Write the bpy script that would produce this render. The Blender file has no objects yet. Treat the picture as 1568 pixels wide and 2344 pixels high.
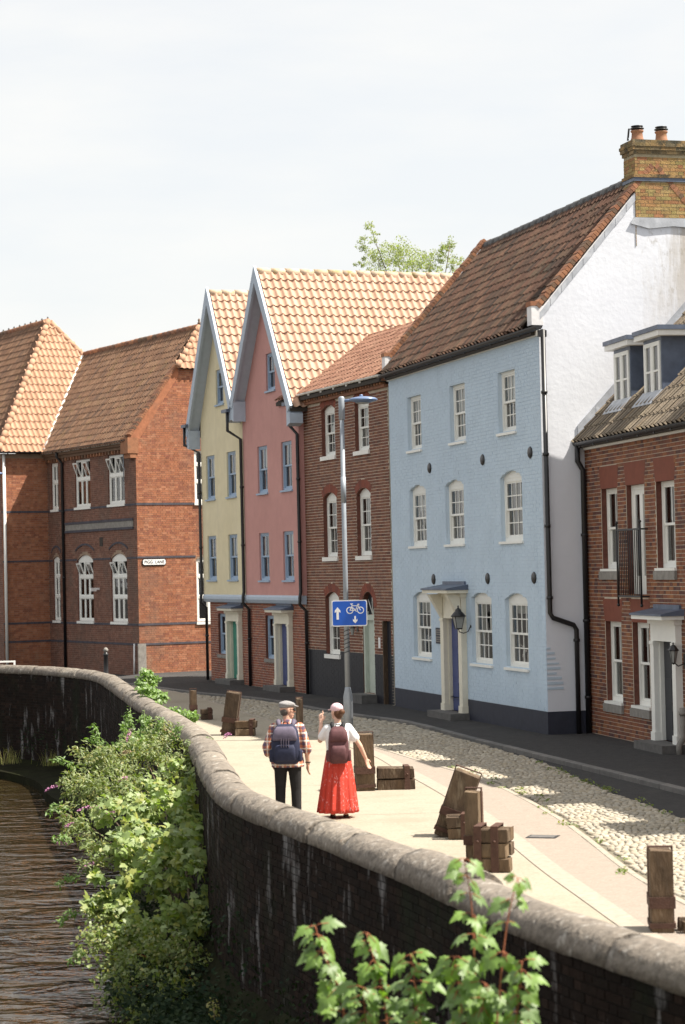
import bpy, bmesh, math, random
import numpy as np
from mathutils import Vector, Matrix, Euler

random.seed(7)
rng = np.random.default_rng(7)
scene = bpy.context.scene
COL = scene.collection
R = math.radians

# ---------------------------------------------------------------- camera
FPX, ROLL, HOR, CAMZ = 5000.0, 0.022, 1302.0, 3.6      # focal length and horizon in units of a 1568 px wide frame
PITCH = math.atan((HOR - 1172.0) / FPX)
cam = bpy.data.cameras.new('camera')
cam.sensor_fit = 'HORIZONTAL'; cam.sensor_width = 24.0; cam.lens = 24.0 * FPX / 1568.0
cam.clip_start = 0.5; cam.clip_end = 3000.0
cam.dof.use_dof = True; cam.dof.focus_distance = 44.0; cam.dof.aperture_fstop = 2.8
camo = bpy.data.objects.new('camera', cam); COL.objects.link(camo)
camo.matrix_world = Matrix.Translation((0, 0, CAMZ)) @ Matrix.Rotation(math.pi / 2 + PITCH, 4, 'X') @ Matrix.Rotation(-ROLL, 4, 'Z')
scene.camera = camo

# ---------------------------------------------------------------- light
SUNV = Vector((-0.66, 0.09, -1.0)).normalized()          # direction the light travels
sun_el = math.asin(-SUNV.z)
sun_az = math.atan2(-SUNV.x, -SUNV.y)                    # bearing of the sun from +Y towards +X
sl = bpy.data.lights.new('sun', 'SUN'); sl.energy = 5.0; sl.angle = R(0.5); sl.color = (1.0, 0.93, 0.82)
so = bpy.data.objects.new('sun', sl); COL.objects.link(so)
so.rotation_euler = SUNV.to_track_quat('-Z', 'Y').to_euler(); so.location = (20, -10, 40)
world = bpy.data.worlds.new('World'); scene.world = world; world.use_nodes = True
wn, wl = world.node_tree.nodes, world.node_tree.links
wn.clear()
wout = wn.new('ShaderNodeOutputWorld'); wbg = wn.new('ShaderNodeBackground')
sky = wn.new('ShaderNodeTexSky'); sky.sky_type = 'NISHITA'; sky.sun_disc = False
sky.sun_elevation = sun_el; sky.sun_rotation = sun_az
sky.air_density = 1.0; sky.dust_density = 2.5; sky.ozone_density = 1.0; sky.altitude = 10
wbg.inputs['Strength'].default_value = 0.098
# thin high cloud: pale streaks mixed over the whole dome
tc = wn.new('ShaderNodeTexCoord'); mp = wn.new('ShaderNodeMapping')
mp.inputs['Scale'].default_value = (2.2, 2.2, 9.0); mp.inputs['Rotation'].default_value = (R(8), R(-14), R(20))
nz = wn.new('ShaderNodeTexNoise'); nz.inputs['Scale'].default_value = 2.1; nz.inputs['Detail'].default_value = 7; nz.inputs['Roughness'].default_value = 0.55
cr = wn.new('ShaderNodeValToRGB'); cr.color_ramp.elements[0].position = 0.38; cr.color_ramp.elements[1].position = 0.72
cr.color_ramp.elements[0].color = (0.76, 0.76, 0.76, 1); cr.color_ramp.elements[1].color = (0.97, 0.97, 0.97, 1)
mx = wn.new('ShaderNodeMixRGB'); mx.inputs[2].default_value = (5.0, 4.95, 4.78, 1)
wl.new(tc.outputs['Generated'], mp.inputs['Vector']); wl.new(mp.outputs[0], nz.inputs['Vector']); wl.new(nz.outputs['Fac'], cr.inputs[0])
wl.new(cr.outputs[0], mx.inputs[0]); wl.new(sky.outputs[0], mx.inputs[1]); wl.new(mx.outputs[0], wbg.inputs['Color']); wl.new(wbg.outputs[0], wout.inputs[0])
vs = scene.view_settings
vs.view_transform = 'Standard'; vs.look = 'None'; vs.exposure = 1.06; vs.gamma = 1.0; vs.use_curve_mapping = False
scene.render.engine = 'CYCLES'

# ---------------------------------------------------------------- pixel helpers (1568 x 2344 frame)
def ray(u, v):
    a, b = u - 784.0, v - 1172.0
    c, s = math.cos(ROLL), math.sin(ROLL)
    x, y = a * c - b * s, a * s + b * c
    d = (x / FPX, 1.0, -y / FPX); cp, sp = math.cos(PITCH), math.sin(PITCH)
    return Vector((d[0], d[1] * cp - d[2] * sp, d[1] * sp + d[2] * cp))
def ground(u, v, z=0.0):
    r = ray(u, v); t = (z - CAMZ) / r.z
    return Vector((r.x * t, r.y * t, z))
def atdepth(u, v, Y):
    r = ray(u, v); t = Y / r.y
    return Vector((r.x * t, Y, CAMZ + r.z * t))
def project(p):
    d = (p[0], p[1], p[2] - CAMZ); cp, sp = math.cos(PITCH), math.sin(PITCH)
    y = d[1] * cp + d[2] * sp; z = -d[1] * sp + d[2] * cp
    if y < 0.5: return (-9e3, -9e3)
    a, b = d[0] / y * FPX, -z / y * FPX; c, s = math.cos(ROLL), math.sin(ROLL)
    return 784 + a * c + b * s, 1172 - a * s + b * c
def inframe(p, m=4):
    u, v = project(p)
    return -m < u < 1568 + m and -m < v < 2344 + m

# ---------------------------------------------------------------- objects
XF = {}                                                    # world matrices of parents
def put(name, me, parent=None, loc=None, rot=None, scale=None):
    o = bpy.data.objects.new(name, me); COL.objects.link(o)
    if parent is not None: o.parent = parent
    if loc is not None: o.location = loc
    if rot is not None: o.rotation_euler = rot
    if scale is not None: o.scale = scale
    return o
def tag(o, label, cat, group=None):
    o['label'] = label; o['category'] = cat
    if group: o['group'] = group
    return o
def thing(name, label, cat, loc=(0, 0, 0), rz=0.0, group=None):
    o = put(name, None, loc=loc, rot=(0, 0, rz)); o.empty_display_size = 0.2
    XF[o] = Matrix.Translation(loc) @ Matrix.Rotation(rz, 4, 'Z')
    return tag(o, label, cat, group)
def frame_of(A, B):
    d = Vector((B[0] - A[0], B[1] - A[1])); return (A[0], A[1], 0.0), math.atan2(d.y, d.x), d.length

class MB:
    """collects faces for ONE mesh"""
    def __init__(s): s.v = []; s.f = []; s.m = []; s.sm = []
    def quad(s, *p, m=0, sm=False):
        n = len(s.v); s.v += [tuple(q) for q in p]; s.f.append(tuple(range(n, n + len(p)))); s.m.append(m); s.sm.append(sm); return s
    def box(s, x0, x1, y0, y1, z0, z1, m=0):
        n = len(s.v)
        s.v += [(x0, y0, z0), (x1, y0, z0), (x1, y1, z0), (x0, y1, z0), (x0, y0, z1), (x1, y0, z1), (x1, y1, z1), (x0, y1, z1)]
        for q in ((0, 3, 2, 1), (4, 5, 6, 7), (0, 1, 5, 4), (1, 2, 6, 5), (2, 3, 7, 6), (3, 0, 4, 7)):
            s.f.append(tuple(n + i for i in q)); s.m.append(m); s.sm.append(False)
        return s
    def prism(s, pts, d, m=0):
        """closed polygon pts (3D) extruded by vector d"""
        n = len(s.v); k = len(pts); d = Vector(d)
        s.v += [tuple(p) for p in pts] + [tuple(Vector(p) + d) for p in pts]
        s.f.append(tuple(range(n + k - 1, n - 1, -1))); s.f.append(tuple(range(n + k, n + 2 * k))); s.m += [m, m]; s.sm += [False, False]
        for i in range(k):
            j = (i + 1) % k; s.f.append((n + i, n + j, n + k + j, n + k + i)); s.m.append(m); s.sm.append(False)
        return s
    def tube(s, pts, r, n=8, m=0, caps=True):
        pts = [Vector(p) for p in pts]; rs = r if isinstance(r, (list, tuple)) else [r] * len(pts); b0 = len(s.v)
        up = None
        for i, p in enumerate(pts):
            t = (pts[min(i + 1, len(pts) - 1)] - pts[max(i - 1, 0)]).normalized()
            if up is None: up = Vector((0, 0, 1)) if abs(t.z) < 0.9 else Vector((1, 0, 0))
            a = t.cross(up); a = a.normalized() if a.length > 1e-6 else Vector((1, 0, 0)); b = a.cross(t).normalized(); up = b
            for k in range(n):
                th = 2 * math.pi * k / n; s.v.append(tuple(p + rs[i] * (math.cos(th) * a + math.sin(th) * b)))
        for i in range(len(pts) - 1):
            for k in range(n):
                k2 = (k + 1) % n; s.f.append((b0 + i * n + k, b0 + i * n + k2, b0 + (i + 1) * n + k2, b0 + (i + 1) * n + k)); s.m.append(m); s.sm.append(True)
        if caps:
            s.f.append(tuple(b0 + k for k in range(n))[::-1]); s.f.append(tuple(b0 + (len(pts) - 1) * n + k for k in range(n))); s.m += [m, m]; s.sm += [False, False]
        return s
    def lathe(s, prof, c=(0, 0, 0), n=16, m=0, sx=1.0, sy=1.0, smooth=True):
        b0 = len(s.v)
        for (r, z) in prof:
            for k in range(n):
                th = 2 * math.pi * k / n; s.v.append((c[0] + sx * r * math.cos(th), c[1] + sy * r * math.sin(th), c[2] + z))
        for i in range(len(prof) - 1):
            for k in range(n):
                k2 = (k + 1) % n; s.f.append((b0 + i * n + k, b0 + i * n + k2, b0 + (i + 1) * n + k2, b0 + (i + 1) * n + k)); s.m.append(m); s.sm.append(smooth)
        if prof[0][0] > 1e-4: s.f.append(tuple(b0 + k for k in range(n))[::-1]); s.m.append(m); s.sm.append(False)
        if prof[-1][0] > 1e-4: s.f.append(tuple(b0 + (len(prof) - 1) * n + k for k in range(n))); s.m.append(m); s.sm.append(False)
        return s
    def mesh(s, name, mats):
        me = bpy.data.meshes.new(name); me.from_pydata(s.v, [], s.f)
        for mt in (mats if isinstance(mats, (list, tuple)) else [mats]): me.materials.append(mt)
        me.polygons.foreach_set('material_index', s.m); me.polygons.foreach_set('use_smooth', s.sm); me.update()
        return me
    def build(s, name, mats, parent=None, loc=None, rot=None):
        return put(name, s.mesh(name, mats), parent, loc, rot)

def bevelled(me, w, seg=1):
    bm = bmesh.new(); bm.from_mesh(me); bmesh.ops.remove_doubles(bm, verts=bm.verts, dist=1e-5)
    bmesh.ops.bevel(bm, geom=list(bm.edges), offset=w, segments=seg, affect='EDGES', profile=0.6); bm.to_mesh(me); bm.free(); me.update(); return me

# ---------------------------------------------------------------- materials
def hexc(h):
    h = h.lstrip('#'); c = [int(h[i:i + 2], 16) / 255 for i in (0, 2, 4)]
    return tuple(x / 12.92 if x <= 0.04045 else ((x + 0.055) / 1.055) ** 2.4 for x in c)
def mat(name, cols, rough=0.8, nscale=6.0, namt=0.25, bump=0.0, bscale=40.0, spec=0.3, metal=0.0, rnd=False, stain=None, mask=None, stretch=(1, 1, 1), trans=0.0):
    """cols: colours spread over a random value (per piece when rnd) and world-space noise; stain: (colour, scale, threshold, amount, stretch)"""
    m = bpy.data.materials.new(name); m.use_nodes = True; N, L = m.node_tree.nodes, m.node_tree.links
    b = N['Principled BSDF']; b.inputs['Roughness'].default_value = rough; b.inputs['Metallic'].default_value = metal
    b.inputs['Specular IOR Level'].default_value = spec
    if not isinstance(cols[0], (tuple, list)): cols = [cols]
    geo = N.new('ShaderNodeNewGeometry'); mpn = N.new('ShaderNodeMapping'); mpn.inputs['Scale'].default_value = stretch
    L.new(geo.outputs['Position'], mpn.inputs['Vector'])
    nn = N.new('ShaderNodeTexNoise'); nn.inputs['Scale'].default_value = nscale; nn.inputs['Detail'].default_value = 5; nn.inputs['Roughness'].default_value = 0.6
    L.new(mpn.outputs[0], nn.inputs['Vector'])
    if len(cols) > 1:
        rp = N.new('ShaderNodeValToRGB'); el = rp.color_ramp.elements
        while len(el) < len(cols): el.new(0.5)
        for i, c in enumerate(cols): el[i].position = i / (len(cols) - 1) * (1 if not rnd else 0.96); el[i].color = (*c, 1)
        if rnd:
            oi = N.new('ShaderNodeObjectInfo'); at = N.new('ShaderNodeAttribute'); at.attribute_name = 'rnd'
            ad = N.new('ShaderNodeMath'); ad.operation = 'ADD'; fr = N.new('ShaderNodeMath'); fr.operation = 'FRACT'
            L.new(oi.outputs['Random'], ad.inputs[0]); L.new(at.outputs['Fac'], ad.inputs[1]); L.new(ad.outputs[0], fr.inputs[0]); L.new(fr.outputs[0], rp.inputs[0])
        else:
            n2 = N.new('ShaderNodeTexNoise'); n2.inputs['Scale'].default_value = nscale * 0.23; n2.inputs['Detail'].default_value = 6
            mr = N.new('ShaderNodeMapRange'); mr.inputs[1].default_value = 0.3; mr.inputs[2].default_value = 0.7
            L.new(mpn.outputs[0], n2.inputs['Vector']); L.new(n2.outputs['Fac'], mr.inputs[0]); L.new(mr.outputs[0], rp.inputs[0])
        colo = rp.outputs[0]
    else:
        rgb = N.new('ShaderNodeRGB'); rgb.outputs[0].default_value = (*cols[0], 1); colo = rgb.outputs[0]
    mr = N.new('ShaderNodeMapRange'); mr.inputs[1].default_value = 0.25; mr.inputs[2].default_value = 0.75; mr.inputs[3].default_value = 1 - namt; mr.inputs[4].default_value = 1 + namt * 0.7
    L.new(nn.outputs['Fac'], mr.inputs[0])
    mu = N.new('ShaderNodeVectorMath'); mu.operation = 'SCALE'; L.new(colo, mu.inputs[0]); L.new(mr.outputs[0], mu.inputs['Scale'])
    outc = mu.outputs[0]
    for st in ([stain] if stain and not isinstance(stain, list) else (stain or [])):
        sc, ss, thr, amt, sstr = st
        sm = N.new('ShaderNodeMapping'); sm.inputs['Scale'].default_value = sstr; L.new(geo.outputs['Position'], sm.inputs['Vector'])
        sn = N.new('ShaderNodeTexNoise'); sn.inputs['Scale'].default_value = ss; sn.inputs['Detail'].default_value = 8; sn.inputs['Roughness'].default_value = 0.65
        L.new(sm.outputs[0], sn.inputs['Vector'])
        sr = N.new('ShaderNodeMapRange'); sr.inputs[1].default_value = thr; sr.inputs[2].default_value = thr + 0.14; sr.inputs[3].default_value = 0; sr.inputs[4].default_value = amt
        L.new(sn.outputs['Fac'], sr.inputs[0]); fac = sr.outputs[0]
        if mask:                                             # keep the stain to one area of the object
            tcm = N.new('ShaderNodeTexCoord'); sep = N.new('ShaderNodeSeparateXYZ'); L.new(tcm.outputs['Object'], sep.inputs[0])
            for (ax, lo, hi) in mask:
                q = N.new('ShaderNodeMapRange'); q.interpolation_type = 'SMOOTHSTEP'; q.inputs[1].default_value = lo; q.inputs[2].default_value = hi; L.new(sep.outputs[ax], q.inputs[0])
                w_ = N.new('ShaderNodeMath'); w_.operation = 'MULTIPLY'; L.new(fac, w_.inputs[0]); L.new(q.outputs[0], w_.inputs[1]); fac = w_.outputs[0]
        sx = N.new('ShaderNodeMixRGB'); L.new(fac, sx.inputs[0]); L.new(outc, sx.inputs[1]); sx.inputs[2].default_value = (*sc, 1); outc = sx.outputs[0]
    L.new(outc, b.inputs['Base Color'])
    if bump > 0:
        bn = N.new('ShaderNodeTexNoise'); bn.inputs['Scale'].default_value = bscale; bn.inputs['Detail'].default_value = 4; L.new(mpn.outputs[0], bn.inputs['Vector'])
        bu = N.new('ShaderNodeBump'); bu.inputs['Strength'].default_value = bump; bu.inputs['Distance'].default_value = 0.02
        L.new(bn.outputs['Fac'], bu.inputs['Height']); L.new(bu.outputs[0], b.inputs['Normal'])
    if trans > 0:                                            # leaves: some light passes through
        tr = N.new('ShaderNodeBsdfTranslucent'); ms = N.new('ShaderNodeMixShader'); ms.inputs[0].default_value = trans
        tm = N.new('ShaderNodeVectorMath'); tm.operation = 'MULTIPLY'; tm.inputs[1].default_value = (1.3, 1.5, 0.5); L.new(outc, tm.inputs[0]); L.new(tm.outputs[0], tr.inputs['Color'])
        L.new(b.outputs[0], ms.inputs[1]); L.new(tr.outputs[0], ms.inputs[2]); L.new(ms.outputs[0], N['Material Output'].inputs['Surface'])
    return m

M = {}
def defm(key, *a, **k): M[key] = mat(key, *a, **k)
defm('brick_right', [(.085, .042, .038), (.27, .105, .05), (.18, .07, .048), (.30, .13, .058), (.10, .05, .048), (.225, .085, .05)], rnd=True, namt=.2, bump=.3)
defm('brick_brown', [(.165, .068, .046), (.215, .088, .056), (.12, .055, .042), (.25, .115, .068), (.175, .07, .048)], rnd=True, namt=.25, bump=.3)
defm('brick_low', [(.26, .09, .055), (.18, .075, .06), (.33, .12, .065), (.22, .10, .075), (.28, .085, .05)], rnd=True, namt=.25, bump=.3)
defm('brick_school', [(.31, .118, .062), (.37, .15, .078), (.25, .092, .056), (.41, .185, .105), (.33, .13, .07)], rnd=True, namt=.3, bump=.3, stain=[((.16, .11, .085), .6, .53, .5, (1, 1, .7)), ((.36, .27, .18), 1.1, .60, .5, (1, 1, 1))])
defm('brick_shade_grime', [(.175, .078, .054), (.205, .094, .065), (.14, .066, .05), (.235, .12, .085), (.18, .086, .062)], rnd=True, namt=.3, bump=.3, stain=[((.10, .075, .062), .6, .50, .6, (1, 1, .7)), ((.25, .20, .16), 1.1, .60, .5, (1, 1, 1))])  # darker copy of the school brick: shade of the left faces plus grime in colour
defm('brick_chimney', [(.33, .235, .085), (.36, .19, .08), (.30, .24, .09), (.39, .27, .115), (.32, .135, .065), (.26, .205, .075)], rnd=True, namt=.35, bump=.5, stain=((.05, .05, .03), 5.0, .56, .75, (1, 1, 1)))
defm('brick_cap', [(.16, .13, .06), (.30, .19, .08), (.10, .09, .06), (.34, .24, .12)], rnd=True, namt=.4, bump=.5, stain=((.03, .03, .022), 4.0, .48, .85, (1, 1, 1)))
defm('brick_edge', [(.28, .12, .065), (.36, .17, .09), (.22, .10, .06), (.16, .10, .065)], rnd=True, namt=.3, bump=.4, stain=((.09, .08, .05), 3, .55, .6, (1, 1, 1)))
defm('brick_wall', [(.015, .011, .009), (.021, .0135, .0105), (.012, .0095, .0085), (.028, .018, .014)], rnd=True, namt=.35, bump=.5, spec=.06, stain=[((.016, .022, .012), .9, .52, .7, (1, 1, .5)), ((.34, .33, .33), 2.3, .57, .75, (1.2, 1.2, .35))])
defm('rubbed', [(.20, .066, .042)], namt=.15)
defm('voussoir', [(.20, .06, .04), (.26, .075, .045), (.16, .055, .04)], rnd=True, namt=.2)
defm('reveal_brick', [(.13, .05, .036), (.16, .062, .045)], namt=.35, nscale=14)
defm('blue_brick', [(.075, .07, .085)], namt=.35)
defm('mortar_pale', [(.60, .53, .43)], namt=.25, nscale=3)
defm('mortar_right', [(.52, .46, .37)], namt=.25, nscale=3)
defm('mortar_school', [(.30, .22, .16)], namt=.25, nscale=3, stain=((.20, .15, .12), .6, .55, .5, (1, 1, 1)))
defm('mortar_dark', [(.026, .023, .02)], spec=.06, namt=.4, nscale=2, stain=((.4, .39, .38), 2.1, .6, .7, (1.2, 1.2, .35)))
defm('mortar_chimney', [(.42, .36, .24)], namt=.4, nscale=4, stain=((.06, .06, .04), 4.0, .52, .7, (1, 1, 1)))
defm('paint_blue', [(.495, .60, .705), (.52, .625, .725)], rough=.75, namt=.06, nscale=2, bump=.15, bscale=60, stain=[((.36, .46, .57), 1.1, .58, .35, (1, 1, .22)), ((.30, .36, .42), 7, .66, .4, (1, 1, .5))])
defm('paint_yellow', [(.69, .61, .41), (.72, .645, .45)], namt=.07, nscale=3, bump=.25, bscale=90, stain=((.50, .44, .31), 1.3, .56, .35, (1, 1, .16)))
defm('paint_pink', [(.52, .27, .245), (.55, .29, .265)], namt=.07, nscale=3, bump=.25, bscale=90, stain=((.40, .21, .19), 1.3, .56, .35, (1, 1, .16)))
defm('render_white', [(.78, .77, .775), (.73, .72, .73)], namt=.05, nscale=1.3, bump=.25, bscale=9, stain=[((.50, .47, .42), .55, .60, .3, (1, 1, .22))])
defm('render_stained', [(.72, .745, .80), (.68, .70, .76)], namt=.05, nscale=1.3, bump=.25, bscale=9, stain=[((.36, .31, .24), 1.7, .43, .7, (1, 1, .14)), ((.28, .25, .20), 11, .56, .6, (1, 1, .5))], mask=[('Y', 1.9, 3.0), ('Z', 7.2, 10.4)])
defm('paint_black', [(.022, .022, .028)], rough=.55, namt=.2)
defm('paint_navy', [(.035, .038, .055)], rough=.6, namt=.2, bump=.1)
defm('trim_blue', [(.43, .50, .59)], rough=.6, namt=.08)
defm('window_blue', [(.33, .43, .56)], rough=.5, namt=.06)
defm('trim_white', [(.80, .79, .75)], rough=.5, namt=.06)
defm('sash_white', [(.80, .80, .76)], rough=.45, namt=.05)
defm('cream', [(.74, .70, .58)], rough=.55, namt=.08)
defm('lead', [(.40, .42, .46)], rough=.5, namt=.25, nscale=5, spec=.5, stain=((.62, .64, .68), 3, .52, .6, (1, 1, 1)))
defm('lead_dark', [(.10, .125, .18)], rough=.45, namt=.3, nscale=4, spec=.5, stain=((.3, .33, .4), 2.5, .6, .5, (1, 1, .3)))
defm('iron', [(.014, .014, .016)], rough=.4, spec=.5, namt=.2)
defm('stone', [(.25, .235, .215)], namt=.3, nscale=7, bump=.3, stain=((.2, .19, .17), 4, .54, .6, (1, 1, 1)))
defm('stone_dark', [(.13, .125, .12)], namt=.3, nscale=7, bump=.3)
defm('tile_new', [(.49, .315, .225), (.53, .355, .26), (.455, .285, .20), (.51, .335, .245)], rnd=True, namt=.12, bump=.2, stain=((.36, .27, .07), 3.6, .64, .75, (1, 1, 1)))
defm('tile_ridge', [(.50, .37, .27), (.54, .42, .31), (.45, .33, .22)], rnd=True, namt=.2, bump=.3, stain=((.30, .24, .06), 4, .50, .8, (1, 1, 1)))
defm('tile_old', [(.10, .054, .038), (.135, .072, .05), (.068, .043, .033), (.165, .094, .063), (.05, .037, .03), (.12, .076, .052)], rnd=True, namt=.3, bump=.4, nscale=9, stain=((.11, .09, .06), 2.6, .55, .55, (1, 1, 1)))
defm('tile_brown', [(.25, .125, .08), (.30, .16, .11), (.21, .10, .065), (.33, .185, .125)], rnd=True, namt=.3, bump=.4, nscale=9, stain=((.2, .12, .07), 2.6, .57, .5, (1, 1, 1)))
defm('tile_school', [(.19, .104, .064), (.23, .13, .08), (.165, .092, .06), (.255, .152, .095), (.14, .085, .06)], rnd=True, namt=.3, bump=.4, nscale=9, stain=((.24, .17, .07), 1.8, .56, .45, (1, 1, 1)))
defm('tile_school_lit', [(.42, .24, .155), (.47, .285, .19), (.37, .21, .13), (.45, .27, .175)], rnd=True, namt=.2, bump=.3, nscale=9)  # paler copy of the school tiles for sun-facing slopes, sunlight put in the colour
defm('tile_dark', [(.21, .17, .13), (.26, .21, .15), (.17, .14, .11), (.24, .18, .12)], rnd=True, namt=.3, bump=.5, nscale=9, stain=((.30, .24, .08), 2.2, .62, .6, (1, 1, 1)))
defm('ridge_dark', [(.06, .06, .062), (.085, .082, .08)], rnd=True, namt=.3, rough=.6)
defm('under', [(.05, .042, .036)], namt=.2)
defm('terracotta', [(.31, .16, .10)], namt=.25, nscale=8, stain=((.24, .2, .07), 6, .56, .5, (1, 1, 1)))
defm('asphalt', [(.052, .051, .052), (.07, .068, .067)], spec=.12, namt=.25, nscale=30, bump=.5, bscale=120, rough=.9, stain=((.10, .095, .088), .35, .55, .5, (1, 1, 1)))
defm('path_pink', [(.29, .245, .205), (.325, .275, .23)], namt=.22, nscale=26, bump=.5, bscale=110, rough=.95, stain=[((.44, .39, .33), 55, .60, .6, (1, 1, 1)), ((.27, .23, .19), .5, .56, .4, (1, 1, 1))])
defm('walk_tan', [(.335, .295, .23), (.37, .325, .255)], namt=.24, nscale=24, bump=.4, bscale=110, rough=.95, stain=[((.50, .43, .32), 60, .60, .5, (1, 1, 1)), ((.255, .22, .165), .5, .52, .5, (1, 1, 1)), ((.19, .165, .125), 2.4, .60, .5, (1, 1, 1))])
defm('concrete', [(.345, .30, .245)], namt=.2, nscale=9, bump=.3, rough=.95)
defm('cobble', [(.36, .315, .245), (.42, .375, .305), (.28, .25, .20), (.385, .33, .245), (.31, .285, .24), (.46, .415, .335)], rnd=True, namt=.2, nscale=20, rough=.85, bump=.3)
defm('cobble_bed', [(.17, .15, .11)], namt=.3, nscale=14, bump=.5, stain=((.16, .17, .05), 1.1, .60, .7, (1, 1, 1)))
defm('kerb', [(.14, .135, .13), (.18, .17, .16), (.12, .118, .115)], rnd=True, namt=.25, bump=.3)
defm('coping', [(.215, .186, .152), (.18, .155, .13), (.25, .217, .178)], rnd=True, namt=.4, nscale=13, bump=1.0, bscale=17, rough=.95, stain=[((.42, .39, .35), 9, .55, .75, (1, 1, 1)), ((.07, .062, .055), 8, .55, .8, (1, 1, 1)), ((.40, .22, .10), 5, .64, .6, (1, 1, 1))])
defm('soil', [(.014, .013, .009), (.02, .022, .01)], spec=.02, namt=.4, nscale=4, bump=.8, bscale=12)
defm('timber', [(.095, .062, .038), (.135, .09, .054), (.065, .044, .03), (.165, .115, .07)], rnd=True, namt=.5, nscale=9, bump=.8, bscale=30, stretch=(1, 1, .3), stain=((.33, .27, .19), 5, .56, .55, (1, 1, .25)))
defm('rust', [(.085, .045, .033)], namt=.3, nscale=14, bump=.3, rough=.8)
defm('steel', [(.30, .33, .37)], rough=.5, metal=.25, namt=.15, nscale=5)
defm('lamp_blue', [(.16, .22, .36)], rough=.35, metal=.2, namt=.1)
defm('sign_blue', [(.012, .10, .52)], rough=.4, namt=.08, spec=.4)
defm('sign_white', [(.85, .85, .85)], rough=.4, namt=.03)
defm('lantern_glass', [(.30, .31, .30)], rough=.12, namt=.1, spec=.8)
defm('door_green', [(.03, .22, .16)], rough=.4, namt=.1)
defm('door_blue', [(.05, .07, .20)], rough=.4, namt=.1)
defm('door_dark', [(.03, .032, .04)], rough=.4, namt=.1)
defm('door_sage', [(.48, .53, .46)], rough=.5, namt=.1)
defm('brass', [(.5, .36, .12)], rough=.3, metal=.9)
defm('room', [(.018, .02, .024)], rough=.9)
defm('curtain', [(.62, .61, .58)], rough=.9, namt=.15, nscale=14, stretch=(1, 1, .05))
defm('bark', [(.16, .12, .085)], namt=.4, nscale=12, bump=.6)
defm('stem_red', [(.34, .12, .06)], namt=.2)
defm('stem_green', [(.16, .21, .06)], namt=.2)
LEAFC = dict(rough=.50, spec=.7, rnd=True, nscale=5, trans=.36)
defm('leaf_maple', [(.24, .31, .10), (.29, .37, .14), (.17, .24, .07), (.35, .36, .09), (.27, .36, .16)], namt=.3, **LEAFC)
defm('leaf_small', [(.17, .225, .065), (.22, .27, .09), (.12, .17, .05), (.28, .27, .075)], namt=.3, **LEAFC)
defm('leaf_fresh', [(.15, .26, .045), (.19, .31, .06), (.12, .21, .04), (.18, .27, .10)], namt=.25, **LEAFC)
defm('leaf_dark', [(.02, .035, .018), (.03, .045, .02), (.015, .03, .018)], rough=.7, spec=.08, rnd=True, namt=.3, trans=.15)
defm('leaf_birch', [(.30, .34, .18), (.36, .40, .22), (.25, .29, .14), (.38, .38, .18)], rough=.5, spec=.4, rnd=True, namt=.2, trans=.5)
defm('dry_grass', [(.35, .29, .12), (.22, .25, .08), (.42, .36, .18)], rnd=True, namt=.2, trans=.3)
defm('flower', [(.55, .22, .42), (.62, .30, .50), (.48, .18, .36)], rnd=True, namt=.3, nscale=30)
defm('flower_dry', [(.33, .24, .15)], namt=.3, nscale=30)

def glass_mat():
    m = bpy.data.materials.new('window_glass'); m.use_nodes = True; N, L = m.node_tree.nodes, m.node_tree.links; N.clear()
    o = N.new('ShaderNodeOutputMaterial'); t = N.new('ShaderNodeBsdfTransparent'); t.inputs[0].default_value = (.86, .9, .9, 1)
    g = N.new('ShaderNodeBsdfGlossy'); g.inputs['Roughness'].default_value = 0.015; g.inputs['Color'].default_value = (1, 1, 1, 1)
    f = N.new('ShaderNodeFresnel'); f.inputs['IOR'].default_value = 1.75; x = N.new('ShaderNodeMixShader')
    geo = N.new('ShaderNodeNewGeometry'); nz = N.new('ShaderNodeTexNoise'); nz.inputs['Scale'].default_value = 2.2; nz.inputs['Detail'].default_value = 1
    bu = N.new('ShaderNodeBump'); bu.inputs['Strength'].default_value = 0.25; bu.inputs['Distance'].default_value = 0.02
    L.new(geo.outputs['Position'], nz.inputs['Vector']); L.new(nz.outputs['Fac'], bu.inputs['Height']); L.new(bu.outputs[0], g.inputs['Normal'])
    L.new(f.outputs[0], x.inputs[0]); L.new(t.outputs[0], x.inputs[1]); L.new(g.outputs[0], x.inputs[2]); L.new(x.outputs[0], o.inputs[0])
    return m
M['glass'] = glass_mat()

# ================================================================ builders for house fabric
def npmesh(name, V, F, mats, rnd=None, smooth=False):
    """V (n,3), F (m,k) numpy -> mesh with an optional per-face random value"""
    me = bpy.data.meshes.new(name); k = F.shape[1]
    me.vertices.add(len(V)); me.vertices.foreach_set('co', np.ascontiguousarray(V, dtype=np.float32).ravel())
    me.loops.add(F.size); me.loops.foreach_set('vertex_index', np.ascontiguousarray(F, dtype=np.int32).ravel())
    me.polygons.add(len(F)); me.polygons.foreach_set('loop_start', np.arange(0, F.size, k, dtype=np.int32)); me.polygons.foreach_set('loop_total', np.full(len(F), k, dtype=np.int32))
    me.polygons.foreach_set('use_smooth', np.full(len(F), smooth))
    for mt in (mats if isinstance(mats, (list, tuple)) else [mats]): me.materials.append(mt)
    me.update(calc_edges=True)
    if rnd is not None: a = me.attributes.new('rnd', 'FLOAT', 'FACE'); a.data.foreach_set('value', np.ascontiguousarray(rnd, dtype=np.float32))
    return me
def stuff(o): o['kind'] = 'stuff'; return o
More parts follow.
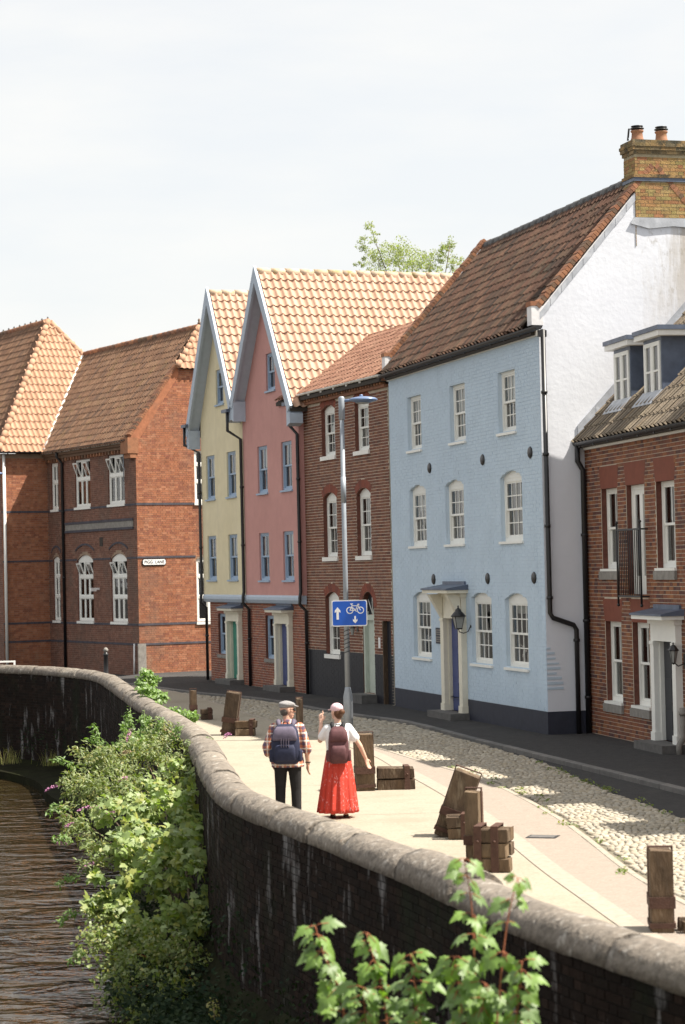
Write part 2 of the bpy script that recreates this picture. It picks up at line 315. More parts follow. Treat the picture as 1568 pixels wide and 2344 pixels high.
def scatter(name, V0, F0, mats, X, parent, rnd=None, smooth=False):
    """one joined mesh holding a copy of (V0,F0) for every 3x4 transform in X"""
    n = len(X); V0 = np.asarray(V0, float); F0 = np.asarray(F0); A = X[:, :, :3]; t = X[:, :, 3]
    V = np.einsum('nij,kj->nki', A, V0) + t[:, None, :]
    F = F0[None] + (np.arange(n) * len(V0))[:, None, None]
    if rnd is None: rnd = rng.random(n)
    return stuff(put(name, npmesh(name, V.reshape(-1, 3), F.reshape(-1, F0.shape[1]), mats, np.repeat(rnd, len(F0)), smooth), parent))

def sub_iv(ivs, a, b):
    out = []
    for (p, q) in ivs:
        if b <= p or a >= q: out.append((p, q)); continue
        if a > p: out.append((p, a))
        if b < q: out.append((b, q))
    return out
def arc_half(op, z):
    """half chord and centre of an opening at height z (arched head of given rise)"""
    s, z0, w, h, rise = op[:5]
    if z < z0 or z > z0 + h: return None
    if rise <= 0 or z < z0 + h - rise: return (s, s + w)
    r = (w * w / 4 + rise * rise) / (2 * rise); dz = z - (z0 + h - r); c = math.sqrt(max(0, r * r - dz * dz))
    return (s + w / 2 - c, s + w / 2 + c)
def grow(op, g, gs=0.0):
    s, z, w, h, rise = op[:5]; return (s - gs, z, w + 2 * gs, h + g, rise + (g if rise else 0))
BOX5 = [(0, 1, 5, 4), (1, 2, 6, 5), (3, 0, 4, 7), (4, 5, 6, 7), (0, 3, 2, 1)]       # front is y-: front, right, left, top, bottom
def brick_geo(U, N, l, h, d):
    v = []
    for zz in (-h / 2, h / 2):
        for (a, b) in ((-l / 2, d), (l / 2, d), (l / 2, -0.002), (-l / 2, -0.002)): v.append(tuple(U * a + N * b + Vector((0, 0, zz))))
    return v
def lay_bricks(house, part, O, U, N, a, b, z0, z1, mt, nind, blocks=(), limit=None, bl=.225, bh=.065, j=.010, proud=.006, seed=1, name='brick', phase=0.0):
    """brick faces proud of a mortar wall; the nearest nind whole bricks in view are single objects, the rest one joined part"""
    rg = random.Random(seed); O, U, N = Vector(O), Vector(U), Vector(N); W = XF[house]; rows = int((z1 - z0) / (bh + j)); items = []
    for k in range(rows):
        zc = z0 + k * (bh + j) + bh / 2 + j / 2; iv = [(a, b)]
        if limit: la, lb = limit(zc); iv = [(max(a, la), min(b, lb))]
        for op in blocks:
            h = arc_half(op, zc)
            if h: iv = sub_iv(iv, h[0], h[1])
        x = a - 1 + phase + (0.17 if k % 2 else 0.0) + rg.uniform(-.006, .006); i = 0
        while x < b:
            l = bl if i % 2 == 0 else (bl - j) / 2; x0, x1 = x + j / 2, x + l + j / 2; i += 1; x += l + j
            for (p, q) in iv:
                c0, c1 = max(x0, p), min(x1, q)
                if c1 - c0 > 0.025: items.append(((c0 + c1) / 2, zc, c1 - c0, 0 if abs(c1 - c0 - l) < 1e-4 and l == bl else (1 if abs(c1 - c0 - l) < 1e-4 else 2)))
    cand = []
    if nind:
        for n, it in enumerate(items):
            if it[3] < 2:
                p = W @ (O + U * it[0] + Vector((0, 0, it[1])))
                if inframe(p): cand.append((p.y, n))
        cand.sort(); 
    pick = set(n for _, n in cand[:nind])
    geos = [brick_geo(U, N, bl, bh, proud), brick_geo(U, N, (bl - j) / 2, bh, proud)]
    if pick:
        ms = []
        for g in geos:
            mb = MB(); mb.v = g; mb.f = list(BOX5); mb.m = [0] * 5; mb.sm = [False] * 5; ms.append(mb.mesh(name, mt))
        for n in sorted(pick):
            it = items[n]; put(name, ms[it[3]], part, O + U * it[0] + Vector((0, 0, it[1])) + N * rg.uniform(-.0015, .002))
    rest = [it for n, it in enumerate(items) if n not in pick]
    if rest:
        V = []; rn = []
        for it in rest:
            c = O + U * it[0] + Vector((0, 0, it[1])) + N * rg.uniform(-.0015, .002)
            V += [tuple(Vector(q) + c) for q in brick_geo(U, N, it[2], bh, proud)]; rn += [rg.random()] * 5
        F = (np.array(BOX5)[None] + (np.arange(len(rest)) * 8)[:, None, None]).reshape(-1, 4)
        stuff(put(name + 'work', npmesh(name + 'work', np.array(V), F, mt, np.array(rn)), part))

def wall_mb(a, b, z0, z1, ops, O=(0, 0, 0), U=(1, 0, 0), N=(0, -1, 0), reveal=.16, mb=None, m=0, rm=0):
    """flat wall between a..b, z0..z1 with openings (s, z, w, h, rise) and their reveals"""
    mb = mb or MB(); O, U, N = Vector(O), Vector(U), Vector(N)
    P = lambda s, z, d=0.0: O + U * s + Vector((0, 0, z)) - N * d
    xs = sorted({a, b, *[o[0] for o in ops], *[o[0] + o[2] for o in ops]}); zs = sorted({z0, z1, *[o[1] for o in ops], *[o[1] + o[3] for o in ops]})
    xs = [x for x in xs if a <= x <= b]; zs = [z for z in zs if z0 <= z <= z1]
    for i in range(len(xs) - 1):
        for k in range(len(zs) - 1):
            xc, zc = (xs[i] + xs[i + 1]) / 2, (zs[k] + zs[k + 1]) / 2
            if any(o[0] < xc < o[0] + o[2] and o[1] < zc < o[1] + o[3] for o in ops): continue
            mb.quad(P(xs[i], zs[k]), P(xs[i + 1], zs[k]), P(xs[i + 1], zs[k + 1]), P(xs[i], zs[k + 1]), m=m)
    for o in ops:
        s, z, w, h, rise = o[:5]; zt = z + h - rise
        mb.quad(P(s, z), P(s, z, reveal), P(s, zt, reveal), P(s, zt), m=rm); mb.quad(P(s + w, z, reveal), P(s + w, z), P(s + w, zt), P(s + w, zt, reveal), m=rm)
        mb.quad(P(s, z, reveal), P(s, z), P(s + w, z), P(s + w, z, reveal), m=rm)
        if rise <= 0: mb.quad(P(s, zt), P(s, zt, reveal), P(s + w, zt, reveal), P(s + w, zt), m=rm)
        else:
            pts = arch_pts(s, zt, w, rise, 10)
            for (p, q) in zip(pts, pts[1:]):
                mb.quad(P(p[0], p[1]), P(p[0], p[1], reveal), P(q[0], q[1], reveal), P(q[0], q[1]), m=rm)
                mb.quad(P(p[0], p[1]), P(q[0], q[1]), P(q[0], z + h + 1e-4), P(p[0], z + h + 1e-4), m=m)
    return mb
def arch_pts(s, zt, w, rise, n):
    r = (w * w / 4 + rise * rise) / (2 * rise); cz = zt + rise - r; a0 = math.asin(min(1, w / 2 / r)) if rise <= w / 2 else math.pi / 2
    return [(s + w / 2 + r * math.sin(-a0 + 2 * a0 * i / n), cz + r * math.cos(-a0 + 2 * a0 * i / n)) for i in range(n + 1)]

_mc = {}
def cached(key, fn):
    if key not in _mc: _mc[key] = fn()
    return _mc[key]

def sash(house, s, z, w, h, cols=4, ru=2, rl=2, mt='sash_white', rise=0.0, depth=.10, curtain=None, yo=0.0, sill=.06, sillm=None, fw=.055, bar=.022, up=.5):
    """sliding sash window set in an opening; frame > sashes, panes, sill, head board"""
    key = ('sash', round(w, 3), round(h, 3), cols, ru, rl, mt, rise, depth, fw, bar, up); hh = h - rise - (.02 if rise else 0); mm = M[mt]
    def fr():
        mb = MB(); y0, y1 = depth, depth + .09
        mb.box(0.003, fw, y0, y1, 0.003, hh); mb.box(w - fw, w - 0.003, y0, y1, 0.003, hh); mb.box(fw, w - fw, y0 + .003, y1, hh - fw, hh); mb.box(fw, w - fw, y0 + .003, y1, 0.003, fw * 1.2)
        return mb.mesh('window', mm)
    win = put('window', cached(key + ('f',), fr), house, (s, yo, z))
    if rise:
        def hb():
            mb = MB(); pts = [(0.002, hh), (w - 0.002, hh)] + [(x, zz) for (x, zz) in reversed(arch_pts(0.002, h - rise, w - .004, rise - .002, 10))]
            mb.prism([(p[0], depth - .004, p[1]) for p in pts], (0, .08, 0)); return mb.mesh('head_board', mm)
        put('head_board', cached(key + ('h',), hb), win)
    mid = fw + (hh - 2 * fw) * (1 - up)
    for nm, za, zb, y, rows in (('upper_sash', mid - .015, hh - fw, depth + .02, ru), ('lower_sash', fw * 1.2, mid + .02, depth + .055, rl)):
        xa, xb = fw, w - fw; rw = .038
        def sm():
            mb = MB(); t = .03
            mb.box(xa, xa + rw, y, y + t, za, zb); mb.box(xb - rw, xb, y, y + t, za, zb); mb.box(xa + rw, xb - rw, y + .002, y + t, zb - rw, zb); mb.box(xa + rw, xb - rw, y + .002, y + t, za, za + rw * 1.3)
            iw, ih = (xb - xa - 2 * rw), (zb - za - 2.3 * rw)
            for i in range(1, cols): c = xa + rw + iw * i / cols; mb.box(c - bar / 2, c + bar / 2, y + .004, y + t - .002, za + rw * 1.3, zb - rw)
            for i in range(1, rows): c = za + rw * 1.3 + ih * i / rows; mb.box(xa + rw, xb - rw, y + .006, y + t - .004, c - bar / 2, c + bar / 2)
            return mb.mesh(nm, mm)
        put(nm, cached(key + (nm,), sm), win)
        iw, ih = (xb - xa - 2 * rw), (zb - za - 2.3 * rw); pw, ph = iw / cols, ih / rows
        pm = cached(('pane', round(pw, 4), round(ph, 4)), lambda: MB().quad((-pw / 2, 0, -ph / 2), (pw / 2, 0, -ph / 2), (pw / 2, 0, ph / 2), (-pw / 2, 0, ph / 2)).mesh('pane', M['glass']))
        for i in range(cols):
            for k in range(rows): put('pane', pm, win, (xa + rw + pw * (i + .5), y + .018, za + rw * 1.3 + ph * (k + .5)))
    if sill:
        put('sill', cached(key + ('s', sill, sillm), lambda: MB().box(-.05, w + .05, -.055, depth + .02, -sill, 0.001).mesh('sill', M[sillm or mt])), win)
    room_recess(win, w, hh, depth + .1, curtain)
    return win
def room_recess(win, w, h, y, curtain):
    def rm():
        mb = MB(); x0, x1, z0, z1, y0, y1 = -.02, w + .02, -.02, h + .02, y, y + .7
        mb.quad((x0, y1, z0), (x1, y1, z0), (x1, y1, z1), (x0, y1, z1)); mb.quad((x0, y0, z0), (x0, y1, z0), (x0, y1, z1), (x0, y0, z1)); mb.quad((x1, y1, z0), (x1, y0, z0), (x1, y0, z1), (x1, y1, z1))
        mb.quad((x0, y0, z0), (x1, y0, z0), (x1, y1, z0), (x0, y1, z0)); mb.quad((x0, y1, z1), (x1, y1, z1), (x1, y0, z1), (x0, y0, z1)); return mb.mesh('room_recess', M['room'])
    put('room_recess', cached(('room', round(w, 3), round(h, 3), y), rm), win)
    if curtain:
        kind, f = curtain
        def cu():
            mb = MB(); yy = y + .05
            if kind == 'blind': mb.box(.03, w - .03, yy, yy + .01, h * (1 - f), h - .02)
            else:
                for (x0, x1) in ((.02, w * f), (w * (1 - f), w - .02)):
                    n = 8; pts = [(x0 + (x1 - x0) * i / n, yy + .025 * (i % 2)) for i in range(n + 1)]
                    for (p, q) in zip(pts, pts[1:]): mb.quad((p[0], p[1], .02), (q[0], q[1], .02), (q[0], q[1], h - .02), (p[0], p[1], h - .02))
            return mb.mesh('curtain', M['curtain'])
        put('curtain', cached(('cur', kind, f, round(w, 3), round(h, 3), y), cu), win)

TX = [0, .028, .066, .11, .145, .172, .2, .232]; TZ0 = [.030, .010, 0, .003, .022, .044, .049, .034]
def tile_geo(U, V, N, tw, tl, lift=.030, th=.016, amp=1.0):
    k = tw / .232; v = []; n = len(TX); TZ = [z * amp for z in TZ0]
    for (yy, zz) in ((0, lift), (tl, 0.0)):
        for x, z in zip(TX, TZ): v.append(tuple(U * (x * k) + V * yy + N * (z + zz)))
    for dz in (lift - th, lift):
        for x, z in zip(TX, TZ): v.append(tuple(U * (x * k) + N * (z + dz)))
    f = [(i, i + 1, n + i + 1, n + i) for i in range(n - 1)] + [(2 * n + i, 2 * n + i + 1, 3 * n + i + 1, 3 * n + i) for i in range(n - 1)]
    return v, f
def lay_tiles(house, part, O, U, V, nu, nv, mt, nind, keep=None, tw=.232, te=.30, tl=.37, name='tile', jit=.006, amp=1.0, lift=.03):
    O, U, V = Vector(O), Vector(U).normalized(), Vector(V).normalized(); N = U.cross(V).normalized(); W = XF[house]; items = []
    for j in range(nv):
        for i in range(nu):
            if keep and not keep((i + .5) * tw, (j + .5) * te): continue
            items.append(O + U * (i * tw) + V * (j * te + random.uniform(-jit, jit)) + N * random.uniform(-.004, .004))
    cand = sorted(((W @ p).y, n) for n, p in enumerate(items) if inframe(W @ p)); pick = set(n for _, n in cand[:nind])
    v, f = tile_geo(U, V, N, tw, tl, lift, .016, amp)
    if pick:
        mb = MB(); mb.v = v; mb.f = f; mb.m = [0] * len(f); mb.sm = [True] * len(f); me = mb.mesh(name, mt)
        for n in sorted(pick): put(name, me, part, items[n])
    rest = [p for n, p in enumerate(items) if n not in pick]
    if rest:
        X = np.zeros((len(rest), 3, 4)); X[:, 0, 0] = X[:, 1, 1] = X[:, 2, 2] = 1; X[:, :, 3] = [tuple(p) for p in rest]
        scatter(name + '_field', v, f, mt, X, part, smooth=True)
def ridge_run(part, A, B, mt, r=.12, L=.42, name='ridge_tile', drop=.35):
    A, B = Vector(A), Vector(B); d = B - A; n = max(1, round(d.length / L)); t = d.normalized(); side = t.cross(Vector((0, 0, 1))).normalized(); up = side.cross(t)
    l = d.length / n
    mb = MB(); K = 8
    for (y, rr) in ((-.02, r + .012), (l - .005, r)):
        for k in range(K + 1):
            th = math.pi * (-drop / 2 + (1 + drop) * k / K); mb.v.append(tuple(side * (rr * math.cos(th)) + up * (rr * math.sin(th)) + t * y))
    for k in range(K): mb.f.append((k, k + 1, K + 2 + k, K + 1 + k)); mb.m.append(0); mb.sm.append(True)
    mb.f.append(tuple(range(K, -1, -1))); mb.m.append(0); mb.sm.append(False)
    mb.f.append(tuple(range(K + 1, 2 * K + 2))); mb.m.append(0); mb.sm.append(False)
    me = mb.mesh(name, mt)
    for i in range(n): put(name, me, part, A + t * (l * i) + Vector((0, 0, random.uniform(-.006, .006))))
def edge_bricks(part, A, B, mt, w=.23, L=.085, hgt=.10, name='coping_brick'):
    """brick-on-edge coping between two points (part space); each brick an object"""
    A, B = Vector(A), Vector(B); d = B - A; n = max(1, round(d.length / L)); t = d.normalized(); s = t.cross(Vector((0, 0, 1))).normalized(); up = s.cross(t); l = d.length / n
    mb = MB(); c = [s * a + t * b + up * h for h in (0, hgt) for (a, b) in ((-w / 2, .006), (w / 2, .006), (w / 2, l - .006), (-w / 2, l - .006))]
    mb.v = [tuple(x) for x in c]
    for q in ((0, 3, 2, 1), (4, 5, 6, 7), (0, 1, 5, 4), (1, 2, 6, 5), (2, 3, 7, 6), (3, 0, 4, 7)): mb.f.append(q); mb.m.append(0); mb.sm.append(False)
    me = mb.mesh(name, mt)
    for i in range(n): put(name, me, part, A + t * (l * i) + up * random.uniform(-.012, .010))
def gutter(house, A, B, r=.06, mt='iron', brackets=.9):
    g = MB(); A, B = Vector(A), Vector(B); t = (B - A).normalized(); s = t.cross(Vector((0, 0, 1))).normalized(); K = 8
    ring = lambda p, rr: [p + s * (rr * math.cos(math.pi + math.pi * k / K)) + Vector((0, 0, rr * math.sin(math.pi + math.pi * k / K))) for k in range(K + 1)]
    a, b, a2, b2 = ring(A, r), ring(B, r), ring(A, r * .85), ring(B, r * .85)
    for k in range(K): g.quad(a[k], a[k + 1], b[k + 1], b[k], sm=True); g.quad(b2[k], b2[k + 1], a2[k + 1], a2[k], sm=True)
    g.quad(*a); g.quad(*b[::-1]); g.quad(a[0], b[0], b2[0], a2[0]); g.quad(a2[K], b2[K], b[K], a[K])
    go = g.build('gutter', M[mt], house)
    if brackets:
        n = int((B - A).length / brackets); br = MB().box(-.02, .02, -.02, .02, -.075, .01).mesh('gutter_bracket', M[mt])
        for i in range(n): put('gutter_bracket', br, go, A + t * (brackets * (i + .4)) - Vector((0, 0, .03)))
    return go
def downpipe(house, pts, r=.045, mt='iron', collars=()):
    p = MB().tube(pts, r, 10).build('downpipe', M[mt], house)
    for c in collars: MB().tube([Vector(c) - Vector((0, 0, .03)), Vector(c) + Vector((0, 0, .03))], r * 1.35, 10).build('pipe_collar', M[mt], p)
    return p
def door(house, s0, s1, z0, z1, leaf, surround='cream', yo=0.0, pil=.17, dpth=.14, hood='lead', hoodw=.12, hoodd=.38, head=.34, panels=True, step=True, brackets=False, stepz=None):
    """panelled door between pilasters under a flat hood; s0..s1, z0..z1 are the outside of the surround"""
    d = put('door', None, house, (s0, yo, 0)); d.empty_display_size = .1; W = s1 - s0; mt = M[surround]
    zl = z1 - head
    for x in (0, W - pil):
        p = MB().box(x, x + pil, -dpth, .06, z0, zl).build('pilaster', mt, d)
    ent = MB().box(0, W, -dpth + .012, .06, zl, z1 - .06); ent.box(-.04, W + .04, -dpth - .03, .06, z1 - .1, z1); ent.build('entablature', mt, d)
    for x in (0, W - pil): MB().box(x - .015, x + pil + .015, -dpth - .02, .05, zl - .07, zl - .012).build('pilaster_cap', mt, d); MB().box(x - .02, x + pil + .02, -dpth - .02, .05, z0 - .002, z0 + .16).build('pilaster_base', mt, d)
    if brackets:
        for x in (0.02, W - pil + .02):
            MB().prism([(x, -dpth, zl), (x, -hoodd + .06, z1 - .03), (x, -dpth, z1 - .03)], (pil - .04, 0, 0)).build('hood_bracket', mt, d)
    hd = MB().box(-hoodw, W + hoodw, -hoodd, .02, z1, z1 + .07); hd.build('hood_board', mt, d)
    cap = MB().prism([(-hoodw - .03, -hoodd - .03, z1 + .072), (-hoodw - .03, .02, z1 + .072), (-hoodw - .03, .02, z1 + .20), (-hoodw - .03, -hoodd - .03, z1 + .11)], (W + 2 * hoodw + .06, 0, 0)); cap.box(-.02, W + .02, -.05, .02, z1 + .15, z1 + .27)
    cap.build('hood', M[hood], d)
    lf = MB().box(pil, W - pil, .06, .11, z0, zl + .01)
    lo = lf.build('door_leaf', leaf, d)
    if panels:
        pw = (W - 2 * pil - .3) / 2; hh = zl - z0
        for i in range(2):
            for (a, b) in ((.12, .30), (.36, .62), (.68, .92)): MB().box(pil + .1 + i * (pw + .1), pil + .1 + i * (pw + .1) + pw, .045, .07, z0 + hh * a, z0 + hh * b).build('door_panel', leaf, d)
    MB().lathe([(0, 0), (.025, .01), (.03, .03), (.012, .05)], n=8).build('door_knob', M['brass'], d, loc=(W - pil - .09, .05, z0 + 1.0), rot=(math.pi / 2, 0, 0))
    for x in (pil, W - pil - .03): MB().box(x, x + .03, -.02, .06, z0, zl).build('jamb', mt, d)
    if step: MB().box(-.1, W + .1, -.48, -.002, -.05, z0 - .002).build('step', M['stone_dark'], d)
    return d

# ================================================================ ground, river, road
def lin(n, *p): return [Vector((a, b)) for a, b in p]
def smooth(pts, per=6):
    P = [Vector(p) for p in pts]; out = []
    for i in range(len(P) - 1):
        p0, p1, p2, p3 = P[max(i - 1, 0)], P[i], P[i + 1], P[min(i + 2, len(P) - 1)]
        for k in range(per):
            t = k / per; out.append(0.5 * ((2 * p1) + (p2 - p0) * t + (2 * p0 - 5 * p1 + 4 * p2 - p3) * t * t + (3 * p1 - p0 - 3 * p2 + p3) * t ** 3))
    out.append(P[-1]); return out
# centre line of the quay wall, from far upstream to beside the bridge
WALLP = [(-40, 75), (-22, 71.5), (-14.96, 67.6), (-9.96, 63.0), (-8.15, 60.8), (-6.41, 57.1), (-5.35, 51.8), (-4.16, 45.0), (-3.1, 39.4), (-2.37, 35.0), (-1.81, 29.9), (-1.4, 26.6), (-0.97, 24.6), (-0.45, 23.0), (0.0, 21.6), (0.4, 20.3), (0.76, 19.15), (1.06, 17.95), (1.33, 16.88), (1.58, 16.08), (1.82, 15.42), (2.05, 14.84), (2.2, 14.45), (2.66, 13.2), (3.3, 10.8), (4.2, 6), (6, 0), (8, -12)]
WALLC = smooth(WALLP, 6)
KERBP = [(-8.5, 74.0), (-6.41, 69.39), (-4.13, 64.19), (-2.84, 61.98), (-1.78, 59.38), (-1.04, 56.9), (0.14, 53.64), (1.41, 50.52), (2.4, 46.18), (3.26, 42.51), (3.62, 41.0), (4.51, 37.3), (5.25, 34.2), (6.3, 29.5), (7.4, 24), (8.6, 18), (10, 10)]
CFP = [(-8.6, 73.8), (-6.5, 69.3), (-4.22, 64.1), (-2.93, 61.9), (-1.87, 59.3), (-1.12, 56.85), (.06, 53.6), (1.32, 50.45), (2.3, 46.1), (3.15, 42.0), (3.43, 40.81), (3.83, 37.11), (4.15, 34.2), (4.35, 32.98), (4.7, 30.67), (5.3, 26.5), (6.0, 22), (7.2, 15), (8.4, 8)]
CNP = [(-7.6, 71.8), (-5.53, 67.05), (-3.95, 61.5), (-2.59, 55.52), (-0.93, 49.04), (0.52, 44.09), (1.15, 41.48), (1.58, 39.72), (2.22, 37.18), (2.64, 34.23), (2.93, 31.45), (3.05, 29.74), (3.15, 27.6), (3.22, 26.02), (3.33, 24.6), (3.54, 22.9), (4.05, 19.6), (4.9, 14), (6.2, 7)]
STP = [(-1.4, 50), (.38, 43.2), (1.02, 38.9), (1.55, 35.0), (1.88, 32.0), (2.15, 28.8), (2.36, 26.0), (2.58, 23.7), (2.9, 20.6), (3.5, 16), (4.6, 9)]
def poly_sheet(name, ring, z, mt, parent=None):
    from mathutils.geometry import tessellate_polygon
    v3 = [Vector((p[0], p[1], z)) for p in ring]; tris = tessellate_polygon([v3]); mb = MB(); mb.v = [tuple(p) for p in v3]
    for t in tris:
        a, b, c = (v3[i] for i in t); nz_ = (b - a).cross(c - a).z
        mb.f.append(tuple(t) if nz_ > 0 else tuple(reversed(t))); mb.m.append(0); mb.sm.append(False)
    return mb.build(name, mt, parent)
def struct(o): o['kind'] = 'structure'; return o
K_, CF_, CN_, ST_ = smooth(KERBP), smooth(CFP), smooth(CNP), smooth(STP)
wl_ = [Vector(p) for p in WALLC]
struct(poly_sheet('ground', wl_ + [(8, -60), (500, -60), (500, 900), (-500, 900), (-500, 90), (-60, 78)], -.034, M['asphalt']))
struct(poly_sheet('walkway', [p for p in wl_ if -2 < p.y < 74] + [p for p in reversed(CN_)] + [], 0.0, M['walk_tan']))
struct(poly_sheet('asphalt_path', [p for p in ST_] + [p for p in reversed(CN_) if p.y < 50.5], .004, M['path_pink']))
def ribbon(name, path, w, z, mt, z1=None, parent=None):
    mb = MB(); L = [Vector(p) for p in path]
    for i, p in enumerate(L):
        t = (L[min(i + 1, len(L) - 1)] - L[max(i - 1, 0)]).normalized(); n = Vector((-t.y, t.x)) * w / 2
        mb.v += [(p.x - n.x, p.y - n.y, z), (p.x + n.x, p.y + n.y, z)]
    for i in range(len(L) - 1): mb.f.append((2 * i, 2 * i + 1, 2 * i + 3, 2 * i + 2)); mb.m.append(0); mb.sm.append(False)
    o = mb.build(name, mt, parent); me = o.data
    if me.polygons and me.polygons[0].normal.z < 0: me.flip_normals()
    return o
struct(ribbon('concrete_strip', ST_, .26, .008, M['concrete']))
cob = struct(poly_sheet('cobbled_road', [p for p in CF_] + [p for p in reversed(CN_)], -.028, M['cobble_bed']))
pave = struct(poly_sheet('pavement', [p for p in K_] + [(14, 10), (12, 40), (6, 55), (0, 72), (-4, 80), (-7, 78)], .045, M['asphalt']))
# kerb stones along the pavement and thin edging stones beside the walkway
def stones_along(path, parent, name, L, w, z0, z1, mt, ymin=-99, ymax=999, inset=.006):
    P = [Vector(p) for p in path]; acc = [0]
    for a, b in zip(P, P[1:]): acc.append(acc[-1] + (b - a).length)
    def at(d):
        for i in range(len(P) - 1):
            if acc[i + 1] >= d: f = (d - acc[i]) / max(1e-6, acc[i + 1] - acc[i]); return P[i].lerp(P[i + 1], f)
        return P[-1]
    me = bevelled(MB().box(-L / 2 + inset, L / 2 - inset, -w / 2, w / 2, z0, z1).mesh(name, mt), .012); d = 0
    while d + L < acc[-1]:
        a, b = at(d), at(d + L); c = (a + b) / 2; d += L
        if ymin < c.y < ymax: put(name, me, parent, (c.x, c.y, random.uniform(-.004, .004)), (0, 0, math.atan2((b - a).y, (b - a).x)))
stones_along(K_, pave, 'kerb_stone', .92, .15, -.06, .055, M['kerb'], 18, 75)
stones_along(CN_, cob, 'edging_stone', .6, .10, -.05, .014, M['concrete'], 18, 70)
def poly_x(path, y):
    for a, b in zip(path, path[1:]):
        if min(a.y, b.y) <= y <= max(a.y, b.y) and abs(a.y - b.y) > 1e-6: return a.x + (b.x - a.x) * (y - a.y) / (b.y - a.y)
    return None
# sawn joints across the walkway
def poly_wall_x(y):
    for a, b in zip(wl_, wl_[1:]):
        if min(a.y, b.y) <= y <= max(a.y, b.y) and a.x < 4: return a.x + (b.x - a.x) * (y - a.y) / (b.y - a.y + 1e-9)
wk = bpy.data.objects['walkway']
for (y, dy) in ((31.9, .2), (36.4, .2), (43.5, .2)):
    xa, xb = poly_wall_x(y), (poly_x(ST_, y) or poly_x(CN_, y) or 0)
    if xa is not None: MB().quad((xa + .1, y - .007, .0035), (xb - .14, y + dy - .007, .0035), (xb - .14, y + dy + .007, .0035), (xa + .1, y + .007, .0035)).build('joint', M['cobble_bed'], wk)
# cobbles: the largest in view are single stones, the rest one mass
CG_V = []; CG_F = []
for (r, z) in ((1.0, 0.0), (.93, .55), (.62, .92)):
    for k in range(8): th = 2 * math.pi * (k + .5) / 8; e = 1.08 if k % 2 else 1.0; CG_V.append((r * e * math.cos(th), r * e * math.sin(th), z))
for l in range(2):
    for k in range(8): CG_F.append((l * 8 + k, l * 8 + (k + 1) % 8, l * 8 + 8 + (k + 1) % 8, l * 8 + 8 + k))
CG_F += [(16, 17, 18, 19), (16, 19, 20, 23), (20, 21, 22, 23)]
Xs = []; y = 20.0; row = 0
while y < 72:
    xa, xb = poly_x(CN_, y), poly_x(CF_, y); pitch_y = .094 if y < 46 else .13
    if xa is not None and xb is not None:
        x = xa + .09 + random.uniform(0, .08)
        while x < xb - .05:
            l = random.uniform(.065, .115) * (1 if y < 46 else 1.4); ang = random.uniform(-.35, .35); a, b = l / 2 * .98, random.uniform(.037, .047) * (1 if y < 46 else 1.4); h = random.uniform(.022, .038)
            ca, sa = math.cos(ang), math.sin(ang); dz = -.024 + random.uniform(-.006, .004)
            if random.random() > .012: Xs.append([[a * ca, -b * sa, random.uniform(-.012, .012), x + l / 2], [a * sa, b * ca, random.uniform(-.012, .012), y + random.uniform(-.02, .02)], [0, 0, h, dz]])
            x += l + .006
    y += pitch_y; row += 1
Xs = np.array(Xs); order = np.argsort(Xs[:, 1, 3]); Xs = Xs[order]
vis = [i for i in range(len(Xs)) if inframe((Xs[i, 0, 3], Xs[i, 1, 3], 0), 0) and project((Xs[i, 0, 3], Xs[i, 1, 3], 0))[0] < 1566]
pick = set(vis[:300]); cm = MB(); cm.v = list(CG_V); cm.f = list(CG_F); cm.m = [0] * len(CG_F); cm.sm = [True] * len(CG_F); cme = cm.mesh('cobble', M['cobble'])
for i in pick:
    x = Xs[i]; sc = (math.hypot(x[0, 0], x[1, 0]), math.hypot(x[0, 1], x[1, 1]), x[2, 2])
    put('cobble', cme, cob, (x[0, 3], x[1, 3], x[2, 3]), (0, 0, math.atan2(x[1, 0], x[0, 0])), sc)
scatter('cobbles', CG_V, CG_F, M['cobble'], Xs[[i for i in range(len(Xs)) if i not in pick]], cob, smooth=True)

# ---------------------------------------------------------------- river
WATER = -1.9
def water_mat():
    m = bpy.data.materials.new('river_water'); m.use_nodes = True; N, L = m.node_tree.nodes, m.node_tree.links; b = N['Principled BSDF']
    b.inputs['Base Color'].default_value = (.028, .019, .008, 1); b.inputs['Roughness'].default_value = .04; b.inputs['IOR'].default_value = 1.33; b.inputs['Specular IOR Level'].default_value = .5
    g = N.new('ShaderNodeNewGeometry'); mp_ = N.new('ShaderNodeMapping'); mp_.inputs['Scale'].default_value = (1.15, 1.8, 1); mp_.inputs['Rotation'].default_value = (0, 0, R(-8))
    n1 = N.new('ShaderNodeTexNoise'); n1.inputs['Scale'].default_value = .8; n1.inputs['Detail'].default_value = 4; n1.inputs['Roughness'].default_value = .5; n1.inputs['Distortion'].default_value = .6
    n2 = N.new('ShaderNodeTexNoise'); n2.inputs['Scale'].default_value = 4.2; n2.inputs['Detail'].default_value = 2
    ad = N.new('ShaderNodeMath'); ad.operation = 'MULTIPLY_ADD'; ad.inputs[1].default_value = .12
    bu = N.new('ShaderNodeBump'); bu.inputs['Strength'].default_value = .6; bu.inputs['Distance'].default_value = .17
    L.new(g.outputs['Position'], mp_.inputs['Vector']); L.new(mp_.outputs[0], n1.inputs['Vector']); L.new(mp_.outputs[0], n2.inputs['Vector'])
    L.new(n2.outputs['Fac'], ad.inputs[0]); L.new(n1.outputs['Fac'], ad.inputs[2]); L.new(ad.outputs[0], bu.inputs['Height']); L.new(bu.outputs[0], b.inputs['Normal'])
    return m
struct(MB().quad((-300, -60, WATER), (9, -60, WATER), (9, 90, WATER), (-300, 90, WATER)).build('river', water_mat()))

